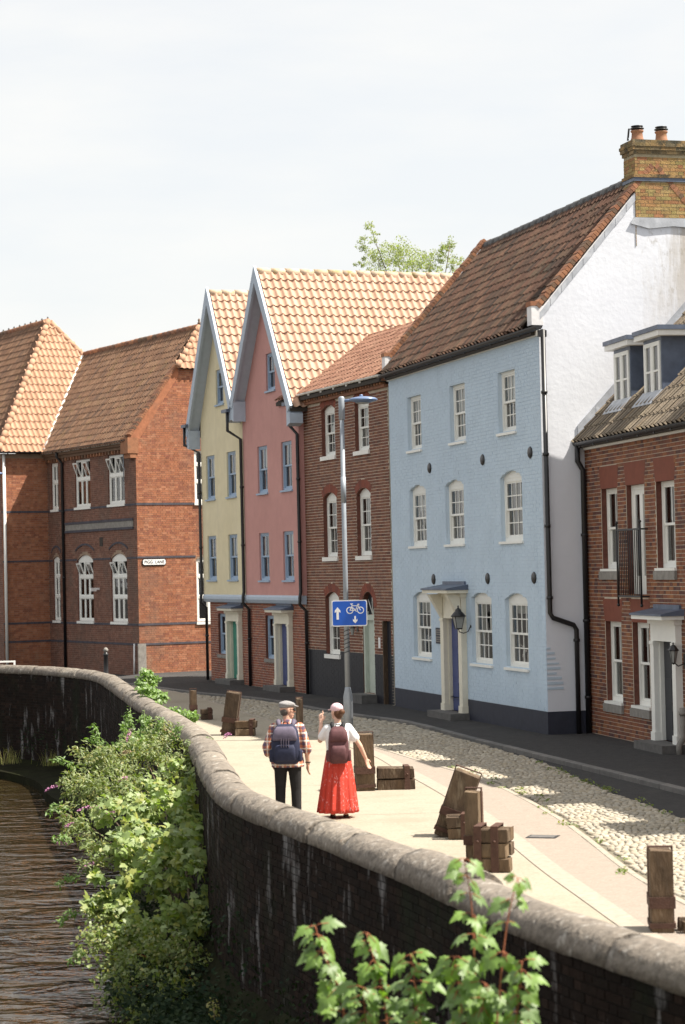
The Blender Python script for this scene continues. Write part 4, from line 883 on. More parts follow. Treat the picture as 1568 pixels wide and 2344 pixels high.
# roof: old pantiles between two raised verges
rf = MB().prism([(0.1, -.14, 8.52), (0.1, DP / 2, zt(DP / 2) - .05), (0.1, DP + .14, 8.52), (0.1, DP + .14, 8.42), (.1, -.14, 8.42)], (WL - .2, 0, 0)); ro = rf.build('roof', M['under'], blu)
V = Vector((0, 1, sl)).normalized(); ln = (DP / 2 + .2) / V.y; nv = 14
lay_tiles(blu, ro, (.20, -.2, zt(-.2)), (1, 0, 0), V, int((WL - .45) / .222), nv, M['tile_old'], 300, tw=.222, te=ln / nv, tl=ln / nv + .07, jit=.018, amp=2.5, lift=.03)
ridge_run(ro, (.3, DP / 2, zt(DP / 2) + .03), (WL - .4, DP / 2, zt(DP / 2) + .03), M['ridge_dark'], .15, .45)
for (xa, nm) in ((0.0, 'far_verge'), (WL - .235, 'near_verge')):
    vg = MB(); y0, y1 = .06, DP / 2; zv = lambda y: zt(y) + .13
    vg.prism([(xa + .003, y0, zt(y0) - .9), (xa + .003, y1, zt(y1) - .3), (xa + .003, y1, zv(y1)), (xa + .003, y0, zv(y0))], (.229, 0, 0)); vg.prism([(xa + .003, DP - y0, zt(y0) - .9), (xa + .003, DP - y0, zv(y0)), (xa + .003, y1, zv(y1)), (xa + .003, y1, zt(y1) - .3)], (.229, 0, 0))
    vo = vg.build('verge', M['render_white'], ro)
    edge_bricks(ro, (xa + .115, y0 - .05, zv(y0) + .0), (xa + .115, y1, zv(y1) + .06), M['brick_edge'], .30, .092, .11)
    edge_bricks(ro, (xa + .115, DP - y0, zv(y0) + .0), (xa + .115, y1, zv(y1) + .06), M['brick_edge'], .30, .092, .11)
    MB().box(xa - .02, xa + .25, -.16, .10, 8.62, 9.02).build('kneeler', M['render_white'], ro); MB().box(xa - .03, xa + .26, -.18, .08, 9.022, 9.12).build('kneeler_cap', M['brick_edge'], ro)
    # lead flashing below the coping, in stepped lengths
    xf = xa + .25 if xa < 1 else WL + .004
    n_ = 9
    for k in range(n_):
        ya, yb = .02 + (y1 - .4 - .02) * k / n_, .02 + (y1 - .4 - .02) * (k + 1) / n_ - .012; dz = random.uniform(-.012, .012)
        MB().prism([(xf, ya, zt(ya) - .06 + dz), (xf, yb, zt(yb) - .06 + dz), (xf, yb, zt(yb) + .10 + dz), (xf, ya, zt(ya) + .10 + dz)] if xa > 1 else [(xf, ya, zt(ya) + .02), (xf, yb, zt(yb) + .02), (xf, yb, zt(yb) + .16), (xf, ya, zt(ya) + .16)], (.012, 0, 0)).build('lead_flashing', M['lead'], ro)
# chimney on the near gable
CX0, CX1, CY0, CY1, CZ0, CZ1 = WL - .56, WL + .015, 2.26, 3.75, 10.92, 12.30
ch = put('chimney', None, blu); ch.empty_display_size = .1
cs = MB().box(CX0, CX1, CY0, CY1, 10.9, CZ1).box(CX0 + .002, WL - .05, CY0 + .002, CY1, 9.9, 10.899).build('stack', M['mortar_chimney'], ch)
CHB = [((0, CY0, 0), (1, 0, 0), (0, -1, 0), CX0, CX1), ((CX1, 0, 0), (0, 1, 0), (1, 0, 0), CY0, CY1)]
for (O, U, N, a, b) in CHB:
    lay_bricks(blu, ch, O, U, N, a, b, CZ0 - .6 if N[1] else CZ0 + .02, 11.72, M['brick_chimney'], 150, seed=21, proud=.008); lay_bricks(blu, ch, O, U, N, a, b, 11.86, CZ1, M['brick_chimney'], 80, seed=22, proud=.008)
MB().box(CX0 - .03, CX1 + .03, CY0 - .03, CY1 + .03, 11.715, 11.79).build('lead_band', M['lead_dark'], ch); MB().box(CX0 - .045, CX1 + .045, CY0 - .045, CY1 + .045, 11.792, 11.862).build('brick_band', M['brick_cap'], ch)
for k, (e, za, zb) in enumerate(((.03, 12.30, 12.375), (.06, 12.378, 12.45), (.075, 12.453, 12.525), (.05, 12.528, 12.60))):
    cb = MB().box(CX0 - e + .004, CX1 + e - .004, CY0 - e + .004, CY1 + e - .004, za, zb).build('cap_course', M['mortar_chimney'], ch)
    lay_bricks(blu, ch, (0, CY0 - e + .004, 0), (1, 0, 0), (0, -1, 0), CX0 - e, CX1 + e, za, zb + .012, M['brick_cap'], 40, seed=30 + k); lay_bricks(blu, ch, (CX1 + e - .004, 0, 0), (0, 1, 0), (1, 0, 0), CY0 - e, CY1 + e, za, zb + .012, M['brick_cap'], 40, seed=40 + k)
for y in (2.46, 3.02):
    pt = MB().lathe([(.145, 0), (.15, .03), (.125, .10), (.115, .20), (.13, .215), (.14, .23), (.14, .25), (.10, .26)], n=16).build('chimney_pot', M['terracotta'], ch, ((CX0 + CX1) / 2, y, 12.60))
    MB().lathe([(.115, .265), (.115, .28), (.15, .285), (.15, .30), (.1, .31), (.1, .33), (.13, .335), (.13, .35), (.07, .36), (0, .365)], n=16).build('pot_cowl', M['iron'], ch, ((CX0 + CX1) / 2, y, 12.60))
MB().prism([(WL + .02, 2.12, 10.80), (WL + .02, 2.55, 10.70), (WL + .02, 3.1, 10.76), (WL + .02, 3.75, 10.72), (WL + .02, 3.75, 10.93), (WL + .02, 2.2, 10.93)], (.025, 0, 0)).build('chimney_flashing', M['lead'], ch)
# gable downpipe with its swan necks
xg = WL + .10
MB().box(WL + .06, WL + .14, -.06, .12, 8.36, 8.5).build('outlet', M['iron'], blu)
downpipe(blu, [(xg, .05, 8.52), (xg, .06, 2.58), (xg, .12, 2.48), (xg, .58, 2.32), (xg, .64, 2.22), (xg, .64, 0.0)], .052, collars=[(xg, .05, 7.2), (xg, .05, 5.9), (xg, .05, 4.4), (xg, .06, 2.9), (xg, .64, 2.0)])
rgd = random.Random(5)                                       # ragged patched brick courses at the foot of the corner
for k in range(9): z = .98 + k * .105; w_ = .34 - .025 * k + rgd.uniform(-.06, .06); MB().box(WL - w_ * .5, WL + .014, -.014, w_, z, z + .035 + rgd.uniform(0, .02)).build('patched_course', M['paint_blue'], front)
# lantern on a bracket by the blue door
ln_ = thing('door_lantern', 'black four sided lantern on curly bracket beside the blue house door', 'lantern', (XF[blu] @ Vector((6.08, 0, 2.08)))[:], RZ['blue'])
MB().lathe([(.0, 0), (.06, .0), (.05, .02), (0, .03)], n=12).build('back_plate', M['iron'], ln_, (0, -.002, .18), (math.pi / 2, 0, 0))
MB().tube([(0, -.02, .18), (-.0, -.10, .02), (0, -.26, -.03), (0, -.40, .02), (0, -.42, .12)], .016, 7).build('bracket', M['iron'], ln_)
lg = MB(); A4 = [(-1, -1), (1, -1), (1, 1), (-1, 1)]
lg.v = [(a * .085, b * .085 - .42, .14) for a, b in A4] + [(a * .15, b * .15 - .42, .50) for a, b in A4]; lg.f = [(0, 1, 5, 4), (1, 2, 6, 5), (2, 3, 7, 6), (3, 0, 4, 7)]; lg.m = [0] * 4; lg.sm = [False] * 4; lg.build('lantern_glass', M['lantern_glass'], ln_)
for a, b in A4: MB().tube([(a * .088, b * .088 - .42, .12), (a * .155, b * .155 - .42, .51)], .012, 5).build('lantern_post', M['iron'], ln_)
MB().box(-.1, .1, -.52, -.32, .10, .14).build('lantern_base', M['iron'], ln_); MB().lathe([(.24, .50), (.25, .52), (.13, .66), (.10, .68), (.10, .72), (.05, .76), (.02, .80), (.03, .83), (0, .87)], (0, -.42, 0), 4 * 3).build('lantern_roof', M['iron'], ln_)
ln_.scale = (.72, .72, .72)
# television aerial behind the chimney
ae = thing('television_aerial', 'thin metal television aerial on a mast behind the brick chimney', 'aerial', (XF[blu] @ Vector((WL - 1.1, DP / 2 + .1, 11.6)))[:], RZ['blue'])
MB().tube([(0, 0, 0), (0, 0, 1.15)], .022, 6).build('mast', M['steel'], ae); MB().tube([(-.45, 0, 1.0), (.3, 0, 1.0)], .012, 6).build('boom', M['steel'], ae)
for k in range(5): MB().tube([(-.4 + .15 * k, -.16, 1.0), (-.4 + .15 * k, .16, 1.0)], .006, 5).build('element', M['steel'], ae)
MB().prism([(-.48, -.02, 1.3), (-.44, -.02, 1.3), (-.36, -.02, 1.55), (-.40, -.02, 1.55)], (0, .03, 0)).build('reflector', M['iron'], ae); MB().tube([(-.42, 0, 1.35), (-.3, 0, 1.05)], .006, 5).build('reflector_arm', M['steel'], ae)

# ---------------------------------------------------------------- red brick house with dormers
rh = thing('dormered_brick_house', 'red brick house with dormer windows and black iron balcony, joined to the white gable', 'house', LOC['rh'], RZ['rh']); WR = 24.0; DR = 5.6
r1 = [(1.02, 3.48, .98, 1.64, 0), (4.27, 3.48, .98, 1.65, 0), (6.6, 3.48, .98, 1.65, 0)]; fd = (2.57, 2.95, 1.03, 2.18, 0)
r0 = [(1.08, .78, .97, 1.63, 0), (2.73, .78, .95, 1.64, 0), (6.6, .78, .97, 1.64, 0)]; dro = (4.28, 0.0, 1.0, 2.2, 0)
allo = r1 + r0 + [fd, dro]
rw = wall_mb(0, WR, -.1, 6.1, allo, reveal=.2, rm=1); rw.quad((WR, 0, -.1), (WR, DR, -.1), (WR, DR, 6.1), (WR, DR / 2, 9.2), (WR, 0, 6.1)); rw.quad((WR, DR, -.1), (0, DR, -.1), (0, DR, 6.1), (WR, DR, 6.1))
rw = rw.build('wall', [M['mortar_right'], M['reveal_brick']], rh)
LT = .46
lay_bricks(rh, rw, (0, 0, 0), (1, 0, 0), (0, -1, 0), 0.0, 10.0, -.1, 6.0, M['brick_right'], 300, blocks=[grow(o, LT, .03) if o is not dro else o for o in allo], seed=9, j=.012)
for o in allo[:-1]:
    MB().prism([(o[0] - .02, -.007, o[1] + o[3]), (o[0] + o[2] + .02, -.007, o[1] + o[3]), (o[0] + o[2] + .12, -.007, o[1] + o[3] + LT), (o[0] - .12, -.007, o[1] + o[3] + LT)], (0, .03, 0)).build('gauged_arch', M['rubbed'], rw)
for i, o in enumerate(r1 + r0):
    sash(rh, o[0], o[1], o[2], o[3], 2, 1, 1, 'sash_white', 0, .11, [('sides', .3), ('sides', .22), None, ('sides', .3), ('blind', .3), None][i], 0, .05, 'sash_white', fw=.075, bar=.02)
    MB().box(o[0] - .12, o[0] + o[2] + .06, -.06, .02, o[1] - .22, o[1] - .055).build('stone_sill', M['stone'], rw)
# french door and balcony
fdw = put('french_door', None, rh, (fd[0], 0, fd[1])); fdw.empty_display_size = .1
fm = MB().box(.003, .08, .1, .2, .003, fd[3]); fm.box(fd[2] - .08, fd[2] - .003, .1, .2, .003, fd[3]); fm.box(.08, fd[2] - .08, .103, .2, fd[3] - .09, fd[3]); fm.build('door_frame', M['sash_white'], fdw)
for k in range(2):
    a = .08 + k * .435; lf = MB().box(a, a + .09, .12, .17, .003, fd[3] - .09); lf.box(a + .345, a + .433, .12, .17, .003, fd[3] - .09); lf.box(a + .09, a + .345, .122, .17, .003, .38); lf.box(a + .09, a + .345, .122, .17, fd[3] - .19, fd[3] - .09); lf.build('door_leaf', M['sash_white'], fdw)
    MB().quad((a + .09, .145, .38), (a + .345, .145, .38), (a + .345, .145, fd[3] - .19), (a + .09, .145, fd[3] - .19)).build('pane', M['glass'], fdw)
room_recess(fdw, fd[2], fd[3], .22, ('sides', .2))
bal = put('balcony', None, rh); bal.empty_display_size = .1; b0, b1, bz0, bz1, by = 2.42, 3.78, 2.92, 4.26, -.17
for z in (bz0, bz1 - .03): MB().box(b0, b1, by - .012, by + .012, z, z + .035).build('rail', M['iron'], bal)
for s in (b0, b1):
    for z in (bz0, bz1 - .03): MB().box(s - .01, s + .01, by, .0, z, z + .03).build('rail', M['iron'], bal)
    MB().tube([(s, by, bz0 - .14), (s, by, bz1 + .1)], .022, 8).build('post', M['iron'], bal); MB().lathe([(0, -.035), (.03, -.015), (.035, .0), (.03, .02), (0, .04)], (s, by, bz1 + .13), 8).build('finial', M['iron'], bal); MB().lathe([(0, -.035), (.03, -.015), (.035, .0), (.03, .02), (0, .04)], (s, by, bz0 - .16), 8).build('finial', M['iron'], bal)
bme_ = MB().tube([(0, 0, bz0 + .02), (0, 0, bz1 - .01)], .010, 6).mesh('baluster', M['iron'])
for k in range(12): put('baluster', bme_, bal, (b0 + (b1 - b0) * (k + 1) / 13, by, 0))
door(rh, 4.10, 5.46, .20, 2.52, M['door_dark'], 'sash_white', pil=.19, hood='lead_dark', hoodw=.16, hoodd=.45, head=.42)
# eaves, gutter, roof
MB().box(0.1, WR, -.06, 0, 5.98, 6.12).build('fascia', M['trim_white'], rh)
gutter(rh, (-.05, -.20, 6.13), (WR, -.20, 6.13), .075)
downpipe(rh, [(.12, -.20, 6.08), (.12, -.20, 5.75), (.10, -.08, 5.55), (.06, -.08, 0.0)], .058, collars=[(.08, -.08, 4.2), (.08, -.08, 2.4), (.08, -.08, .8)])
sl = 1.063; zr = lambda y: 6.16 + sl * (y + .2)
rf = MB().prism([(.0, -.2, zr(-.2) - .03), (.0, DR / 2, zr(DR / 2) - .03), (.0, DR + .2, zr(-.2) - .03), (.0, DR + .2, zr(-.2) - .13), (.0, -.2, zr(-.2) - .13)], (WR, 0, 0)); ro = rf.build('roof', M['under'], rh)
V = Vector((0, 1, sl)).normalized(); ln = 3.0 / V.y; nv = 12
dms = [(.80, 1.82), (2.62, 3.64), (6.4, 7.42), (10.2, 11.22), (13.0, 14.02), (17.0, 18.02), (20.5, 21.52)]
def keep_rh(u, v):
    s, y = .02 + u, -.2 + v * V.y
    return not any(a - .02 < s < b + .02 and .5 < y < 1.9 for a, b in dms)
lay_tiles(rh, ro, (.02, -.24, zr(-.24)), (1, 0, 0), V, int((WR - .1) / .232), nv, M['tile_dark'], 300, keep_rh, tw=.232, te=ln / nv, tl=ln / nv + .06, amp=1.8, lift=.034)
ridge_run(ro, (0, DR / 2, zr(DR / 2)), (WR, DR / 2, zr(DR / 2)), M['ridge_dark'], .13)
n_ = 8
for k in range(n_):                                           # lead soakers where the roof meets the gable
    ya, yb = -.15 + 3.3 * k / n_, -.15 + 3.3 * (k + 1) / n_ - .01
    MB().prism([(.02, ya, zr(ya) + .05), (.02, yb, zr(yb) + .05), (.02, yb, zr(yb) + .30), (.02, ya, zr(ya) + .30)], (.02, 0, 0)).build('lead_flashing', M['lead'], ro)
    MB().prism([(.045, ya, zr(ya) + .055), (.045, yb, zr(yb) + .055), (.18, yb, zr(yb) + .075), (.18, ya, zr(ya) + .075)], (0, 0, .01)).build('lead_soaker', M['lead'], ro)
for (a, b) in dms:
    dm = put('dormer', None, rh, (a, 0, 0)); dm.empty_display_size = .1; w = b - a; yf = .42; zt_ = 8.0
    ck = MB()
    for x in (0, w - .06): ck.prism([(x, yf, zr(yf) - .05), (x, 1.95, zr(1.95) - .05), (x, 1.75, zt_), (x, yf, zt_)], (.06, 0, 0))
    ck.box(.06, w - .06, yf, yf + .05, zr(yf) - .05, 6.76); ck.box(.06, w - .06, yf, yf + .05, 7.93, zt_); ck.build('dormer_cheeks', M['lead_dark'], dm)
    ap = MB().prism([(-.06, yf - .02, zr(yf) + .13), (-.06, yf - .26, zr(yf - .26) + .13), (w + .06, yf - .26, zr(yf - .26) + .13), (w + .06, yf - .02, zr(yf) + .13)][::-1], (0, 0, .015)); ap.build('lead_apron', M['lead'], dm)
    fl = MB().prism([(w + .002, yf + .02, zr(yf) + .03), (w + .002, 1.9, zr(1.9) + .03), (w + .16, 1.9, zr(1.9) + .065), (w + .16, yf + .02, zr(yf) + .065)], (0, 0, .012)); fl.build('lead_flashing', M['lead'], dm)
    MB().box(-.20, w + .20, yf - .13, 2.3, zt_ + .002, zt_ + .11).build('dormer_fascia', M['trim_white'], dm); MB().box(-.23, w + .23, yf - .16, 2.3, zt_ + .112, zt_ + .20).build('dormer_roof', M['lead_dark'], dm)
    wf = MB(); y0 = yf - .03; xs = (.07, w / 2, w - .07)
    wf.box(.06, .13, y0, y0 + .07, 6.78, 7.92); wf.box(w - .13, w - .06, y0, y0 + .07, 6.78, 7.92); wf.box(w / 2 - .045, w / 2 + .045, y0, y0 + .07, 6.85, 7.85); wf.box(.13, w - .13, y0 + .002, y0 + .07, 6.78, 6.86); wf.box(.13, w - .13, y0 + .002, y0 + .07, 7.84, 7.92)
    for (p, q) in ((.13, w / 2 - .045), (w / 2 + .045, w - .13)): wf.box(p, q, y0 + .01, y0 + .05, 7.33, 7.37); wf.box(p, p + .04, y0 + .006, y0 + .05, 6.86, 7.84); wf.box(q - .04, q, y0 + .006, y0 + .05, 6.86, 7.84)
    wf.build('casement_frame', M['sash_white'], dm); MB().box(.0, w, yf - .07, yf + .05, 6.72, 6.778).build('sill', M['sash_white'], dm)
    for (p, q) in ((.17, w / 2 - .085), (w / 2 + .085, w - .17)):
        for (za, zb) in ((6.86, 7.33), (7.37, 7.84)): MB().quad((p, y0 + .03, za), (q, y0 + .03, za), (q, y0 + .03, zb), (p, y0 + .03, zb)).build('pane', M['glass'], dm)
    MB().box(.13, w - .13, y0 + .10, y0 + .11, 6.86, 7.84).build('blind', M['curtain'], dm)
# porch lamp and rainwater pipe by the right hand door
pl_ = thing('porch_lamp', 'black hexagonal porch lamp beside the white framed dark door', 'lantern', (XF[rh] @ Vector((5.60, 0, 1.75)))[:], RZ['rh'])
MB().box(-.05, .05, -.025, 0, -.16, .16).build('back_plate', M['iron'], pl_); MB().tube([(0, -.02, -.05), (0, -.16, -.1), (0, -.26, -.02)], .014, 6).build('arm', M['iron'], pl_)
MB().lathe([(.045, -.02), (.09, .24)], (0, -.27, 0), 6, smooth=False).build('lantern_glass', M['lantern_glass'], pl_); MB().lathe([(.0, -.07), (.03, -.05), (.05, -.02)], (0, -.27, 0), 6).build('lantern_base', M['iron'], pl_); MB().lathe([(.12, .235), (.125, .25), (.05, .35), (.015, .37), (.02, .40), (0, .43)], (0, -.27, 0), 6, smooth=False).build('lantern_cap', M['iron'], pl_)
for k in range(6): a = math.pi * k / 3; MB().tube([(.047 * math.cos(a), -.27 + .047 * math.sin(a), -.02), (.093 * math.cos(a), -.27 + .093 * math.sin(a), .24)], .007, 4).build('lantern_bar', M['iron'], pl_)
pl_.scale = (.85, .85, .85)
downpipe(rh, [(5.72, -.12, .9), (5.72, -.12, .35), (5.70, -.2, .2), (5.70, -.2, 0.0)], .06, 'stone', collars=[(5.72, -.12, .8)])

# ---------------------------------------------------------------- school at the corner of the lane
sc = thing('corner_school_building', 'large red brick building with tall white windows and hipped tile roofs behind the quay wall', 'building', LOC['sch'], RZ['sch']); LS = 8.2; DS = 5.8
def casement(parent, loc, rz, w, h, rows, rise=0.0, tilt=True, cols=3):
    """white timber window of lights between thick mullions; top lights swung open"""
    hh = h - rise; win = put('window', None, parent, loc, (0, 0, rz)); win.empty_display_size = .1; fw = .085; mm = M['sash_white']; f = MB()
    f.box(.003, fw, .05, .15, .003, hh); f.box(w - fw, w - .003, .05, .15, .003, hh); f.box(fw, w - fw, .052, .15, .003, fw); f.box(fw, w - fw, .052, .15, hh - fw, hh)
    cw = (w - 2 * fw) / cols; zz = [fw]; tot = sum(rows); mw = .06
    for r_ in rows: zz.append(zz[-1] + (hh - 2 * fw) * r_ / tot)
    for i in range(1, cols): f.box(fw + cw * i - mw / 2, fw + cw * i + mw / 2, .055, .15, fw, hh - fw)
    for z in zz[1:-1]: f.box(fw, w - fw, .045, .15, z - .05, z + .05)
    f.build('frame', mm, win)
    if rise: pts = arch_pts(.002, hh, w - .004, rise - .002, 10); MB().prism([(p[0], .048, p[1]) for p in reversed(pts)], (0, .1, 0)).build('head_board', mm, win)
    for j in range(len(rows)):
        za, zb = zz[j] + (.05 if j else 0), zz[j + 1] - (.05 if j < len(rows) - 1 else 0)
        for i in range(cols):
            xa, xb = fw + cw * i + (mw / 2 if i else 0), fw + cw * (i + 1) - (mw / 2 if i < cols - 1 else 0); top = j == len(rows) - 1
            if top and tilt and i != (1 if cols == 3 else -1):
                n = Vector((0, -math.sin(R(20)), math.cos(R(20)))); b = MB(); hz = zb - za
                def bx(x0, x1, a0, a1):
                    p = [Vector((x0, .06, za)) + n * a0, Vector((x1, .06, za)) + n * a0, Vector((x1, .06, za)) + n * a1, Vector((x0, .06, za)) + n * a1]; b.prism(p, (0, .03, .01))
                bx(xa, xa + .05, 0, hz); bx(xb - .05, xb, 0, hz); bx(xa + .05, xb - .05, 0, .05); bx(xa + .05, xb - .05, hz - .05, hz); b.build('open_light', mm, win)
                p = [Vector((xa + .05, .075, za)) + n * .05, Vector((xb - .05, .075, za)) + n * .05, Vector((xb - .05, .075, za)) + n * (hz - .05), Vector((xa + .05, .075, za)) + n * (hz - .05)]; MB().quad(*p).build('pane', M['glass'], win)
            else:
                l = MB(); t = .035; l.box(xa, xa + t, .07, .11, za, zb); l.box(xb - t, xb, .07, .11, za, zb); l.box(xa + t, xb - t, .072, .11, za, za + t); l.box(xa + t, xb - t, .072, .11, zb - t, zb); l.build('light', mm, win)
                MB().quad((xa + t, .09, za + t), (xb - t, .09, za + t), (xb - t, .09, zb - t), (xa + t, .09, zb - t)).build('pane', M['glass'], win)
    MB().box(-.04, w + .04, -.06, .06, -.09, -.001).build('sill', mm, win)
    room_recess(win, w, hh, .16, None)
so = [(.37, 6.12, .70, 1.78, 0), (2.70, 6.12, 1.43, 1.78, 0), (5.76, 6.12, 1.45, 1.78, 0), (.41, 1.86, .68, 2.45, .12), (2.77, 1.86, 1.48, 2.47, .2), (5.87, 1.86, 1.40, 2.47, .2)]
sr = [(2.30, 6.1, 1.4, 1.9, 0), (2.30, 1.80, 1.4, 2.38, .12)]
sw = wall_mb(0, LS, -.2, 8.3, so, reveal=.16, rm=1)
wall_mb(0, DS, -.2, 8.3, sr, O=(LS, 0, 0), U=(0, 1, 0), N=(1, 0, 0), reveal=.16, mb=sw)
sw.quad((LS, 0, 8.3), (LS, DS, 8.3), (LS, 3.95, 11.1), (LS, 1.85, 11.1)); wall_mb(-1.9, 0, -.2, 8.3, [], O=(0, 0, 0), U=(0, 1, 0), N=(1, 0, 0), mb=sw); wall_mb(-14, 0, -.2, 8.3, [], O=(0, -1.9, 0), mb=sw)
sw.quad((LS, DS, -.2), (0, DS, -.2), (0, DS, 8.3), (LS, DS, 8.3))
sw = sw.build('wall', [M['mortar_school'], M['reveal_brick']], sc)
sb = lambda o: grow(o, .12, 0.0) if o[4] else o
lay_bricks(sc, sw, (0, 0, 0), (1, 0, 0), (0, -1, 0), 0, LS, -.2, 8.2, M['brick_shade_grime'], 0, blocks=[sb(o) for o in so], seed=51)
lay_bricks(sc, sw, (LS, 0, 0), (0, 1, 0), (1, 0, 0), 0, DS, -.2, 11.05, M['brick_school'], 300, blocks=[sb(o) for o in sr], limit=lambda z: (0, DS) if z < 8.3 else ((z - 8.3) / 1.45, DS - (z - 8.3) / 1.45), seed=52)
lay_bricks(sc, sw, (0, 0, 0), (0, 1, 0), (1, 0, 0), -1.9, 0, -.2, 8.2, M['brick_school'], 0, seed=53)
lay_bricks(sc, sw, (0, -1.9, 0), (1, 0, 0), (0, -1, 0), -9.0, 0, -.2, 8.2, M['brick_shade_grime'], 0, seed=54)
for z in (6.02, 1.74, 1.04):
    MB().box(0, LS, -.022, 0, z, z + .075).build('blue_brick_band', M['blue_brick'], sw); MB().box(LS, LS + .022, -.022, DS, z, z + .075).build('blue_brick_band', M['blue_brick'], sw); MB().box(0, .022, -1.9, 0, z, z + .075).build('blue_brick_band', M['blue_brick'], sw)
MB().box(LS, LS + .022, -.022, 2.28, 4.13, 4.2).build('blue_brick_band', M['blue_brick'], sw)
for (a, b) in ((0, .4), (1.1, 2.76), (4.27, 5.86), (7.28, LS)): MB().box(a, b, -.02, 0, 4.12, 4.19).build('blue_brick_band', M['blue_brick'], sw)
MB().box(0, .02, -1.9, 0, 4.12, 4.19).build('blue_brick_band', M['blue_brick'], sw)
MB().box(1.72, 7.9, -.03, 0, 5.27, 5.49).build('ochre_frieze', M['stone'], sw); MB().box(1.70, 7.92, -.05, 0, 5.492, 5.58).build('frieze_band', M['blue_brick'], sw); MB().box(1.70, 7.92, -.05, 0, 5.18, 5.268).build('frieze_band', M['blue_brick'], sw)
for o in so[3:]:
    pts = arch_pts(o[0] - .12, o[1] + o[3] + .17 - .2, o[2] + .24, .22, 8); MB().prism([(p[0], -.03, p[1] + .17) for p in pts] + [(p[0], -.03, p[1] + .24) for p in reversed(pts)], (0, .03, 0)).build('arch_label', M['blue_brick'], sw)
MB().box(4.9, 5.2, -.015, 0, 4.62, 4.95).build('air_brick', M['under'], sw)
for i, o in enumerate(so): casement(sc, (o[0], 0, o[1]), 0, o[2], o[3], (1.5, 1.0) if i < 3 else (1.15, 1.05, .75), o[4], i in (1, 2, 4, 5), 2 if i in (0, 3) else 3)
for o in sr: casement(sc, (LS, o[0], o[1]), math.pi / 2, o[2], o[3], (1.15, 1.05, .75), o[4], False, 3)
for i in range(len(so)):
    pass
# eaves: corbelled brick, gutter, pipes
ev = MB().box(-.0, LS, -.14, .0, 8.05, 8.16); ev.box(0, LS, -.22, 0, 8.162, 8.26); ev.build('eaves_course', M['brick_edge'], sw); MB().box(-.0, LS - .1, -.27, -.03, 8.262, 8.30).build('eaves_board', M['trim_white'], sc)
cbm = MB().box(0, .11, -.12, -.0, 7.93, 8.05).mesh('corbel', M['brick_edge'])
for k in range(30): put('corbel', cbm, sw, (.1 + k * .27, 0, 0))
gutter(sc, (0.0, -.30, 8.36), (LS - .15, -.30, 8.36), .06); gutter(sc, (.30, -2.1, 8.36), (.30, 0.0, 8.36), .06)
downpipe(sc, [(1.6, -.28, 8.3), (1.6, -.28, 8.1), (1.6, -.07, 7.85), (1.6, -.07, 0)], .055, collars=[(1.6, -.07, 6), (1.6, -.07, 3.5)])
downpipe(sc, [(.08, -1.82, 8.3), (.08, -1.82, 0)], .06, 'trim_white')
MB().box(LS - .02, LS + .03, -.06, .25, -.1, 1.1).build('corner_guard', M['stone'], sw); downpipe(sc, [(7.9, -.06, 1.1), (7.85, -.06, -.1)], .03, 'sign_white')
kn = MB().box(LS - .55, LS + .08, -.34, .08, 7.86, 8.42); kn.box(LS - .5, LS + .06, -.24, .0, 7.7, 7.858); kn.build('kneeler', M['brick_edge'], sw)
fl_ = MB().box(4.75, 4.81, -.12, 0, 3.02, 3.1); fl_.box(4.68, 4.80, -.34, -.12, 2.98, 3.1); fl_.build('flood_light', M['sign_white'], sc)
ar = MB().tube([(7.35, -.10, 7.9), (7.35, -.10, 6.9)], .018, 5); ar.tube([(7.2, -.12, 7.55), (7.55, -.12, 7.3)], .012, 5); ar.build('conduit', M['steel'], sc)
# main roof
ZW = 13.95; HX, HY = -4.0, 1.8; ws = (ZW - 8.34) / (HY + 2.1); wh = (ZW - 8.34) / (4.0 + .25)
sl = 1.33; zs = lambda y: 8.34 + sl * (y + .25); RY = 2.9; ZR = zs(RY)
rf = MB(); A = [(-3.0, -.25, zs(-.25) - .03), (LS - .1, -.25, zs(-.25) - .03), (LS - .1, 1.75, zs(1.75) - .03), (7.6, RY, ZR - .03), (-3.0, RY, ZR - .03)]
rf.quad(*A); rf.quad((-3.0, RY, ZR - .03), (7.6, RY, ZR - .03), (LS - .1, 2 * RY - 1.75, zs(1.75) - .03), (LS - .1, 2 * RY + .25, zs(-.25) - .03), (-3.0, 2 * RY + .25, zs(-.25) - .03)); rf.quad((LS + .1, 1.7, zs(1.75) - .1), (LS + .1, 2 * RY - 1.7, zs(1.75) - .1), (7.55, RY, ZR - .03)); ro = rf.build('roof', M['under'], sc)
V = Vector((0, 1, sl)).normalized(); ln = (RY + .25) / V.y; nv = 17
def keep_main(u, v):
    x, y = -3.0 + u, -.25 + v * V.y; z = zs(y)
    if z < 8.34 + wh * (.25 - x) - .1: return False
    return x < LS - .22 - max(0, (y - 1.75)) * .52
lay_tiles(sc, ro, (-3.0, -.32, zs(-.32)), (1, 0, 0), V, int((LS + 2.9) / .215), nv, M['tile_school'], 300, keep_main, tw=.215, te=ln / nv, tl=ln / nv + .07, amp=1.4)
ridge_run(ro, (-2.95, RY, ZR), (7.65, RY, ZR), M['brick_edge'], .12)
h2 = (ZR - zs(1.75)) / .6; V2 = Vector((-1, 0, h2)).normalized(); l2 = math.hypot(.6, ZR - zs(1.75)); n2 = 6
lay_tiles(sc, ro, (LS + .14, 1.62, zs(1.75) - .08), (0, 1, 0), V2, 12, n2, M['tile_school_lit'], 20, lambda u, v: abs(1.62 + u - RY) < 1.28 * (1 - v / (l2 + .1)), tw=.215, te=l2 / n2, tl=l2 / n2 + .06)
